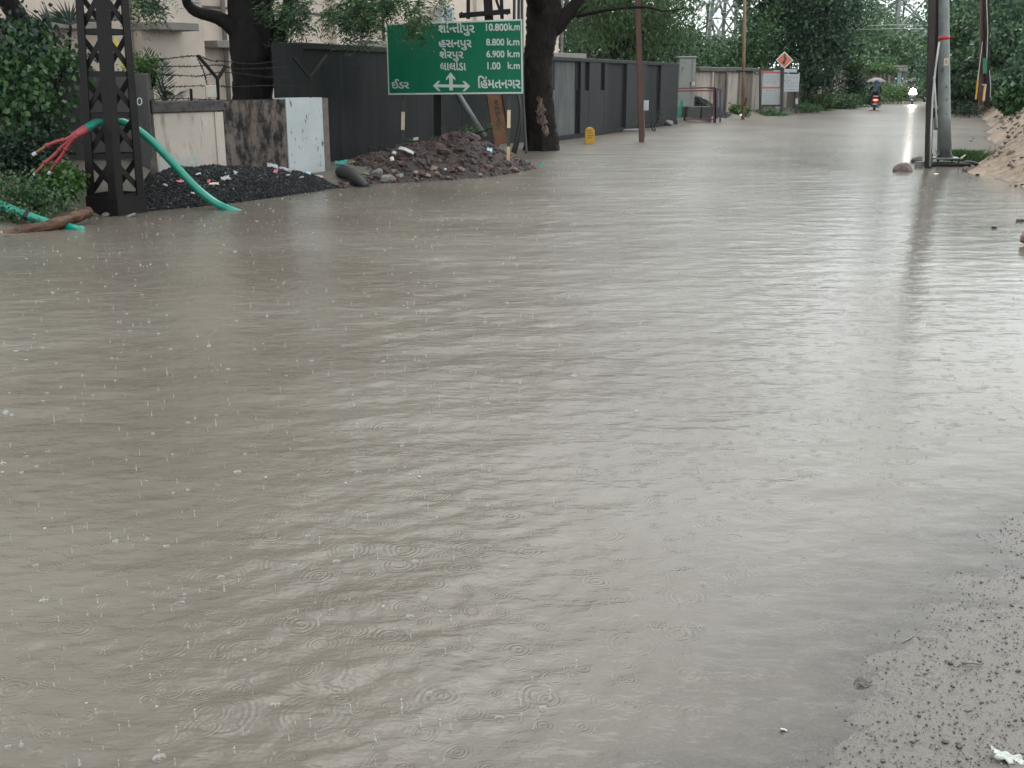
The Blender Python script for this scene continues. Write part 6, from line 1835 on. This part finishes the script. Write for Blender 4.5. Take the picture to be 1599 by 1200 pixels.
def scooter(name, loc, rz, label, paint, lit_tail, lit_head):
    t = thing(name, loc, label, 'scooter', rz=rz)
    b = lambda n, mb, m, p=t, **k: build(n, mb, m, p, local=True, **k)
    for y in (-0.62, 0.66):
        w = b('wheel', MB().lathe([(0.10, -0.03), (0.13, -0.04), (0.13, 0.04), (0.10, 0.03)], (0, y, 0.2), 16, Matrix.Rotation(math.pi / 2, 3, 'Y')), M_chrome)
        b('tyre', MB().lathe([(0.13, -0.045), (0.19, -0.05), (0.215, -0.03), (0.22, 0), (0.215, 0.03), (0.19, 0.05), (0.13, 0.045)], (0, y, 0.2), 18, Matrix.Rotation(math.pi / 2, 3, 'Y')), M_tyre, w, smooth=True)
    # rear body as stacked rings along y
    rings = [(-0.95, 0.62, 0.10, 0.09), (-0.85, 0.60, 0.17, 0.15), (-0.6, 0.55, 0.20, 0.2), (-0.3, 0.5, 0.19, 0.2), (-0.05, 0.42, 0.15, 0.14)]
    mb = MB()
    n = 14
    for (y, z, rx, rzz) in rings:
        for k in range(n):
            a = 2 * math.pi * k / n
            mb.v.append((rx * math.cos(a), y, z + rzz * math.sin(a)))
    for i in range(len(rings) - 1):
        for k in range(n):
            a_, c_ = i * n + k, i * n + (k + 1) % n
            mb.f.append((a_, c_, c_ + n, a_ + n))
    mb.f.append(tuple(range(n))); mb.f.append(tuple(reversed(range((len(rings) - 1) * n, len(rings) * n))))
    body = b('rear_body', mb, paint, smooth=True)
    b('seat', MB().prism([(-0.14, -0.85, 0.74), (0.14, -0.85, 0.74), (0.16, -0.4, 0.73), (0.11, 0.1, 0.70), (-0.11, 0.1, 0.70), (-0.16, -0.4, 0.73)], (0, 0, 0.09)), M_black_rubber, bevel=0.02)
    b('floorboard', MB().box((0, 0.2, 0.3), (0.32, 0.5, 0.06)), M_black_rubber, bevel=0.01)
    b('apron', MB().prism([(-0.2, 0.42, 0.28), (0.2, 0.42, 0.28), (0.23, 0.50, 0.65), (0.14, 0.55, 0.95), (-0.14, 0.55, 0.95), (-0.23, 0.50, 0.65)], (0, 0.09, 0.01)), paint, bevel=0.02)
    b('front_mudguard', MB().lathe([(0.06, -0.24), (0.1, -0.15), (0.11, 0.0), (0.1, 0.15), (0.06, 0.24)], (0, 0.66, 0.36), 10, Matrix.Rotation(math.pi / 2, 3, 'X')), paint, smooth=True)
    b('fork', MB().beam((0, 0.66, 0.2), (0, 0.5, 0.95), 0.07, 0.07), M_black_rubber)
    hb = b('handlebar', MB().tube([(-0.34, 0.40, 1.0), (-0.18, 0.5, 1.02), (0, 0.53, 1.0), (0.18, 0.5, 1.02), (0.34, 0.40, 1.0)], 0.025, 8), M_black_rubber, smooth=True)
    for s in (-1, 1):
        b('mirror', MB().tube([(s * 0.22, 0.47, 1.02), (s * 0.30, 0.47, 1.2)], 0.012, 6), M_black_rubber, hb)
        b('mirror_glass', MB().lathe([(0.02, -0.015), (0.06, -0.012), (0.06, 0.012), (0.02, 0.015)], (s * 0.31, 0.47, 1.24), 12, Matrix.Rotation(math.pi / 2, 3, 'X')), M_chrome, hb)
    b('head_cowl', MB().lathe([(0.05, -0.10), (0.13, -0.05), (0.15, 0.03), (0.12, 0.1)], (0, 0.55, 1.0), 14, Matrix.Rotation(-math.pi / 2, 3, 'X')), paint, smooth=True)
    b('headlight', MB().lathe([(0.02, 0.0), (0.19, 0.0), (0.19, 0.03), (0.02, 0.05)], (0, 0.645, 0.98), 16, Matrix.Rotation(-math.pi / 2, 3, 'X')), emit_mat('headlight lit', (1.0, 0.96, 0.86), 70) if lit_head else M_chrome)
    if lit_head:
        for sx2 in (-1, 1):
            b('glare_disc', MB().lathe([(0.01, 0.0), (0.07, 0.0), (0.06, 0.03), (0.01, 0.04)], (sx2 * 0.2, 0.625, 0.84), 10, Matrix.Rotation(-math.pi / 2, 3, 'X')), emit_mat('added headlight glare', (1.0, 0.9, 0.66), 9))  # added glowing discs to widen the headlight's glare, not lamps of the scooter
    b('tail_light', MB().box((0, -0.955, 0.66), (0.20, 0.06, 0.08)), emit_mat('tail light lit', (1.0, 0.10, 0.07), 5.0) if lit_tail else M_redsleeve, bevel=0.015)
    for s in (-1, 1):
        b('indicator', MB().box((s * 0.15, -0.92, 0.66), (0.07, 0.05, 0.06)), M_orange_band, bevel=0.012)
    b('grab_rail', MB().tube([(-0.14, -0.7, 0.82), (-0.13, -0.95, 0.86), (0.13, -0.95, 0.86), (0.14, -0.7, 0.82)], 0.016, 7), M_chrome)
    b('number_plate', MB().box((0, -0.97, 0.44), (0.22, 0.015, 0.10)), M_white)
    b('rear_mudguard', MB().box((0, -0.9, 0.36), (0.16, 0.03, 0.3), Matrix.Rotation(-0.25, 3, 'X')), M_black_rubber)
    b('exhaust', MB().tube([(0.17, 0.0, 0.22), (0.19, -0.5, 0.26), (0.19, -0.85, 0.32)], lerp_list([0.03, 0.06], 3), 8), M_chrome, smooth=True)
    return t
def rider(name, loc, rz, label, coat, legs, hood, face=False):
    t = thing(name, loc, label, 'person', rz=rz)
    V = [(0, -0.35, 0.86, .17, .15), (0, -0.34, 1.05, .18, .14), (0, -0.28, 1.25, .21, .14), (0, -0.22, 1.38, .16, .11), (0, -0.19, 1.46, .07, .07),
         (-0.21, -0.22, 1.36, .075), (-0.30, -0.05, 1.16, .06), (-0.33, 0.22, 1.05, .045), (-0.33, 0.34, 1.02, .04),
         (0.21, -0.22, 1.36, .075), (0.30, -0.05, 1.16, .06), (0.33, 0.22, 1.05, .045), (0.33, 0.34, 1.02, .04),
         (-0.12, -0.22, 0.86, .12), (-0.24, 0.14, 0.80, .085), (-0.20, 0.16, 0.45, .06), (-0.20, 0.28, 0.37, .05),
         (0.12, -0.22, 0.86, .12), (0.24, 0.14, 0.80, .085), (0.20, 0.16, 0.45, .06), (0.20, 0.28, 0.37, .05)]
    E_ = [(0, 1), (1, 2), (2, 3), (3, 4), (3, 5), (5, 6), (6, 7), (7, 8), (3, 9), (9, 10), (10, 11), (11, 12), (0, 13), (13, 14), (14, 15), (15, 16), (0, 17), (17, 18), (18, 19), (19, 20)]
    skin_body('body', V, E_, coat, t)
    hd = MB().lathe([(0.02, -0.14), (0.07, -0.12), (0.095, -0.05), (0.105, 0.03), (0.095, 0.09), (0.05, 0.135), (0.01, 0.145)], (0, -0.15, 1.58), 14)
    M_skin = pm('brown skin', (0.16, 0.085, 0.055), (0.2, 0.11, 0.07), 10, 0.5)
    h_ = build('head', hd, M_skin, t, local=True, smooth=True)
    build('nose', MB().tube([(0, -0.06, 1.60), (0, -0.03, 1.565), (0, -0.055, 1.55)], 0.014, 6), M_skin, h_, local=True)
    for s in (-1, 1):
        build('eye', MB().lathe([(0.004, -.008), (0.012, 0), (0.004, .008)], (s * 0.035, -0.056, 1.60), 8), M_black_rubber, h_, local=True)
    build('mouth', MB().box((0, -0.05, 1.515), (0.05, 0.02, 0.012)), M_redsleeve, h_, local=True)
    build('hood', MB().lathe([(0.17, -0.22), (0.145, -0.14), (0.13, -0.03), (0.135, 0.05), (0.12, 0.11), (0.07, 0.16), (0.01, 0.17)], (0, -0.185, 1.575), 16), hood, t, local=True, smooth=True)
    M_hand = M_skin
    for s in (-1, 1):
        hand = MB()
        hand.box((s * 0.33, 0.375, 1.015), (0.075, 0.06, 0.035))
        for k in range(4):
            x = s * 0.33 + (k - 1.5) * 0.019
            L = (0.05, 0.06, 0.057, 0.045)[k]
            hand.tube([(x, 0.40, 1.02), (x, 0.40 + L * .6, 1.012), (x, 0.40 + L * .6, 0.985), (x, 0.40 + L * .2, 0.975)], 0.009, 6)
        hand.tube([(s * 0.33 - s * 0.036, 0.37, 1.01), (s * 0.33 - s * 0.055, 0.395, 1.0), (s * 0.33 - s * 0.045, 0.415, 0.985)], 0.010, 6)
        build('hand', hand, M_hand, t, local=True, smooth=True)
    return t
def umbrella(name, loc, rz, label, mat, R=0.55):
    t = thing(name, loc, label, 'umbrella', rz=rz)
    n = 8
    v, f = [(0, 0, 0.22)], []
    for ring, (rr, z) in enumerate(((0.35, 0.19), (0.7, 0.10), (1.0, -0.02))):
        for k in range(n * 2):
            a = math.pi * k / n
            sc = 1.0 if k % 2 == 0 else 0.94
            zz_ = z if k % 2 == 0 else z + 0.03 * (ring + 1) / 3
            v.append((R * rr * sc * math.cos(a), R * rr * sc * math.sin(a), zz_))
    m = n * 2
    for k in range(m):
        f.append((0, 1 + k, 1 + (k + 1) % m))
        for ring in range(2):
            a_, c_ = 1 + ring * m + k, 1 + ring * m + (k + 1) % m
            f.append((a_, a_ + m, c_ + m, c_))
    mb = MB(); mb.add(v, f)
    o = build('canopy', mb, mat, t, local=True)
    sl = o.modifiers.new('thick', 'SOLIDIFY'); sl.thickness = 0.006
    build('shaft', MB().tube([(0, 0, -0.62), (0, 0, 0.27)], 0.009, 6), M_chrome, t, local=True)
    build('handle', MB().tube([(0, 0, -0.75), (0, 0, -0.60)], 0.017, 6), M_black_rubber, t, local=True)
    for k in range(n):
        a = 2 * math.pi * k / n
        build('rib', MB().tube([(0, 0, 0.2), (R * .7 * math.cos(a), R * .7 * math.sin(a), 0.085), (R * math.cos(a), R * math.sin(a), -0.03)], 0.005, 5), M_chrome, t, local=True)
    return t
M_navy = pm('navy raincoat', (0.012, 0.016, 0.028), (0.02, 0.028, 0.045), 6, 0.4)
M_hoodb = pm('blue hood', (0.03, 0.06, 0.12), (0.05, 0.09, 0.16), 6, 0.45)
M_umb1 = pm('faded mauve umbrella', (0.16, 0.13, 0.135), (0.21, 0.175, 0.175), 5, 0.6)
M_umb2 = pm('dark umbrella', (0.045, 0.04, 0.045), (0.06, 0.055, 0.06), 5, 0.6)
s1p = P(1365, 172); s1p.z = -0.10
hd1 = -math.atan2(0.33, 0.94)
scooter('red_scooter', s1p, hd1 + 0.05, 'red scooter seen from behind with lit tail light, wading up the road', M_scred, True, False)
rider('person', s1p, hd1 + 0.05, 'person in a navy raincoat and blue hood riding the red scooter away', M_navy, M_navy, M_hoodb)
u = s1p + Vector((0.10, 0.35, 1.62 + 0.02))
umbrella('umbrella', u, 0.2, 'faded mauve umbrella held up before the rider of the red scooter', M_umb1)
s2p = P(1424, 163); s2p.z = -0.10
hd2 = math.pi - math.atan2(0.37, 0.93)
scooter('oncoming_scooter', s2p, hd2 + 0.02, 'oncoming scooter with a blazing white headlight on the flooded road', M_scgrey, False, True)
rider('person', s2p, hd2, 'person in dark rain clothes riding the oncoming scooter', pm('dark rainwear', (0.02, 0.02, 0.022), (0.035, 0.03, 0.035), 6, 0.5), M_navy, pm('dark hood', (0.025, 0.022, 0.028), (0.04, 0.035, 0.04), 6, 0.5))
umbrella('umbrella', s2p + Vector((0.0, 0.05, 1.66)), 0.1, 'dark umbrella over the rider of the oncoming scooter', M_umb2)
# ================================================================== FOREGROUND SMALL THINGS
rg = np.random.default_rng(71)
n = 36000
px = rg.uniform(-0.2, 4.2, n * 3); py = rg.uniform(1.2, 5.0, n * 3)
hz_ = spit(px, py)
keep = (hz_ > -0.006) & (rg.uniform(0, 1, n * 3) < np.clip((hz_ + 0.006) / 0.022, 0.02, 1) ** 1.3)
px, py, hz_ = px[keep], py[keep], hz_[keep]
sz_ = 0.0014 + 0.008 * rg.beta(0.8, 7, len(px))
tag(scatter_stones('shore_grit', np.stack([px, py, hz_ + 0.001], 1), sz_ * 1.6, M_grit, None, 72), 'loose grit and small stones on the near shore', 'grit', kind='stuff')
for i, (x, y, s) in enumerate(((1474, 1163, .022), (1497, 1171, .024), (1425, 1163, .016), (1379, 1192, .018), (1487, 1075, .016), (1589, 1052, .018), (1450, 1100, .011), (1372, 1129, .011), (1429, 1150, .014), (1509, 1191, .012), (1585, 1130, .014), (1556, 1054, .014), (1573, 1039, .014), (1541, 1133, .011), (1505, 1158, .01), (1597, 903, .02), (1580, 947, .016), (1560, 965, .014), (1484, 985, .014), (1595, 950, .014), (1571, 1007, .016))):
    q = P(x, y); q.z = max(float(spit(np.array([q.x]), np.array([q.y]))[0]), -0.002)
    o = place_mesh('pebble', dkp[i % 3], q + Vector((0, 0, s * 0.12)), (s * 1.15, s * 0.85, s * 0.7), rot=(0, 0, i * 1.3))
    tag(o, 'small black wet pebble on the near gravel shore', 'pebble', 'black pebbles on the near shore')
# curled leaf, white chip, stick, foil
lf = thing('dead_leaf', P(1345, 1068), 'curled dead brown leaf floating near the gravel shore', 'leaf')
v, f = [], []
for i in range(9):
    t = i / 8
    wdt = 0.011 * math.sin(math.pi * min(max(t, .04), .97)) 
    c = P(1333 + 24 * t, 1067 + 2.2 * t) + Vector((0, 0, 0.004 + 0.003 * math.sin(t * 3)))
    for s, zz2 in ((-1, 0.007), (0, 0.0), (1, 0.009)):
        v.append(tuple(c + Vector((0, s * wdt, zz2 * abs(s) * math.sin(math.pi * t)))))
for i in range(8):
    for k in range(2):
        a_ = i * 3 + k
        f.append((a_, a_ + 3, a_ + 4, a_ + 1))
mb = MB(); mb.add(v, f)
o = build('blade', mb, pm('dead leaf', (0.05, 0.035, 0.025), (0.12, 0.085, 0.06), 60, 0.5), lf)
o.modifiers.new('t', 'SOLIDIFY').thickness = 0.0012
build('stalk', MB().tube([P(1357, 1069) + Vector((0, 0, .004)), P(1362, 1067) + Vector((0, 0, .006))], 0.0012, 5), M_bark, lf)
o = scrap('paper_chip', P(1223, 1141) + Vector((0, 0, 0.004)), 0.016, 0.01, M_white, 150, 'tiny white chip floating near the lower right shore', 0.1)
o['category'] = 'chip'; del o['group']
st_ = build('twig', MB().tube([P(1501, 1041) + Vector((0, 0, .012)), P(1518, 1042) + Vector((0, 0, .014)), P(1534, 1044) + Vector((0, 0, .012))], [0.0045, 0.004, 0.002], 7), pm('grey twig', (0.12, 0.11, 0.10), (0.2, 0.18, 0.16), 60, 0.6), smooth=True)
tag(st_, 'short grey twig on the gravel shore', 'twig')
st_ = build('twig', MB().tube([P(1408, 1005) + Vector((0, 0, .002)), P(1420, 999) + Vector((0, 0, .003)), P(1427, 994) + Vector((0, 0, .002))], [0.002, 0.0025, 0.0015], 6), MATS['grey twig'], smooth=True)
tag(st_, 'tiny twig floating just off the gravel shore', 'twig')
bz = float(spit(np.array([P(1570, 1190).x]), np.array([P(1570, 1190).y]))[0])
fo = scrap('foil_scrap', P(1572, 1193) + Vector((0, 0, bz + 0.008)), 0.095, 0.045, pm('dull foil', (0.33, 0.34, 0.32), (0.45, 0.46, 0.43), 80, 0.4, 0.002, 150), 155, 'crumpled silvery foil scrap at the lower right corner', 0.15, -0.15)
fo.modifiers['thick'].thickness = 0.001
del fo['group']

# raindrop splashes and bubbles
def splash_mat():
    m, nt, N, L, b = base_mat('splash water')
    b.inputs['Base Color'].default_value = (0.52, 0.505, 0.49, 1)
    b.inputs['Roughness'].default_value = 0.25
    tr = N.new('ShaderNodeBsdfTransparent')
    mx = N.new('ShaderNodeMixShader'); mx.inputs[0].default_value = 0.43
    L.new(tr.outputs[0], mx.inputs[1]); L.new(b.outputs[0], mx.inputs[2])
    L.new(mx.outputs[0], N['Material Output'].inputs[0])
    return m
M_splash = splash_mat()
rg = np.random.default_rng(77)
vs, fs = [], []
def cone_ring(c, r0, r1, z0, z1, n, jag, rng):
    k = len(vs)
    for i in range(n):
        a = 2 * math.pi * i / n
        vs.append((c[0] + r0 * math.cos(a), c[1] + r0 * math.sin(a), z0))
    for i in range(n):
        a = 2 * math.pi * i / n
        zz = z1 * (1 + jag * rng.uniform(-1, 1))
        vs.append((c[0] + r1 * math.cos(a), c[1] + r1 * math.sin(a), zz))
    for i in range(n):
        j = (i + 1) % n
        fs.append((k + i, k + j, k + n + j, k + n + i))
cnt = 0
while cnt < 1900:
    d = math.sqrt(rg.uniform(2.2 ** 2, 23.0 ** 2)) if rg.uniform() < 0.62 else 2.2 * (14 / 2.2) ** rg.uniform(0, 1)
    lat_ = rg.uniform(-0.55, 0.55)
    x, y = lat_ * d, d
    if spit(np.array([x]), np.array([y]))[0] > -0.012 or bank(np.array([x]), np.array([y]))[0] > -0.03: continue
    if left_bank(np.array([x]), np.array([y]))[0] > -0.02: continue
    if x > 0.06 * y and rg.uniform() < 0.72: continue
    s = rg.uniform(0.35, 1.05) ** 1.2 * (1 + 0.035 * d)
    kind_ = rg.uniform()
    if kind_ < 0.3:
        r1_ = rg.uniform(0.006, 0.017) * s
        cone_ring((x, y), r1_ * 0.7, r1_, -0.008, rg.uniform(0.002, 0.006) * s, 10, 0.5, rg)
    if kind_ > 0.2:
        hh_ = 0.019 * s * rg.uniform(0.35, 1.2)
        cone_ring((x, y), 0.0032 * s, 0.0012 * s, -0.006, hh_, 5, 0.0, rg)
        if rg.uniform() < 0.5:
            cone_ring((x, y), 0.001 * s, 0.0026 * s, hh_ + 0.003, hh_ + 0.006, 5, 0, rg)
            cone_ring((x, y), 0.0026 * s, 0.0005 * s, hh_ + 0.006, hh_ + 0.009, 5, 0, rg)
    for _ in range(rg.integers(0, 4)):
        an = rg.uniform(0, 6.28); rr = rg.uniform(0.012, 0.04) * s; zc = rg.uniform(0.004, 0.022) * s
        c = (x + rr * math.cos(an), y + rr * math.sin(an))
        cone_ring(c, 0.0005, 0.0014 * s, zc, zc + 0.0016, 4, 0, rg)
        cone_ring(c, 0.0014 * s, 0.0005, zc + 0.0016, zc + 0.0032, 4, 0, rg)
    cnt += 1
tag(np_mesh('rain_splashes', np.array(vs), np.array(fs), M_splash, None), 'raindrop splashes and jets dotted over the flood water', 'splashes', kind='stuff')
bub = MB()
for (x, y) in ((382, 1032), (245, 1105), (415, 746), (229, 752), (551, 618), (451, 659), (175, 560), (223, 461), (88, 568), (50, 485), (70, 826), (598, 948), (640, 742), (540, 755), (135, 1100), (4, 738), (305, 590), (180, 595), (655, 745)):
    q = P(x, y)
    r = 0.0055 * (1 + 0.03 * q.y)
    bub.lathe([(r, -0.001), (r * .95, r * .35), (r * .7, r * .72), (r * .3, r * .95), (r * .02, r)], q, 10)
tag(build('rain_bubbles', bub, M_splash, None, smooth=True), 'small round rain bubbles floating on the flood water', 'bubbles', kind='stuff')

# ================================================================== HAZE OF THE RAIN
hz_o = build('haze', MB().box((50, 430, 13), (1340, 1000, 29.5)), None)
hm = bpy.data.materials.new('rain haze')
hm.use_nodes = True
hN, hL = hm.node_tree.nodes, hm.node_tree.links
hN.remove(hN['Principled BSDF'])
pv_ = hN.new('ShaderNodeVolumePrincipled')
pv_.inputs['Color'].default_value = (0.93, 0.96, 0.97, 1)
pv_.inputs['Density'].default_value = 0.00014
pv_.inputs['Anisotropy'].default_value = 0.2
hL.new(pv_.outputs[0], hN['Material Output'].inputs['Volume'])
hz_o.data.materials.append(hm)
tag(hz_o, 'thin rain haze over the whole flooded road', 'haze', kind='stuff')
hz_o.display_type = 'WIRE'
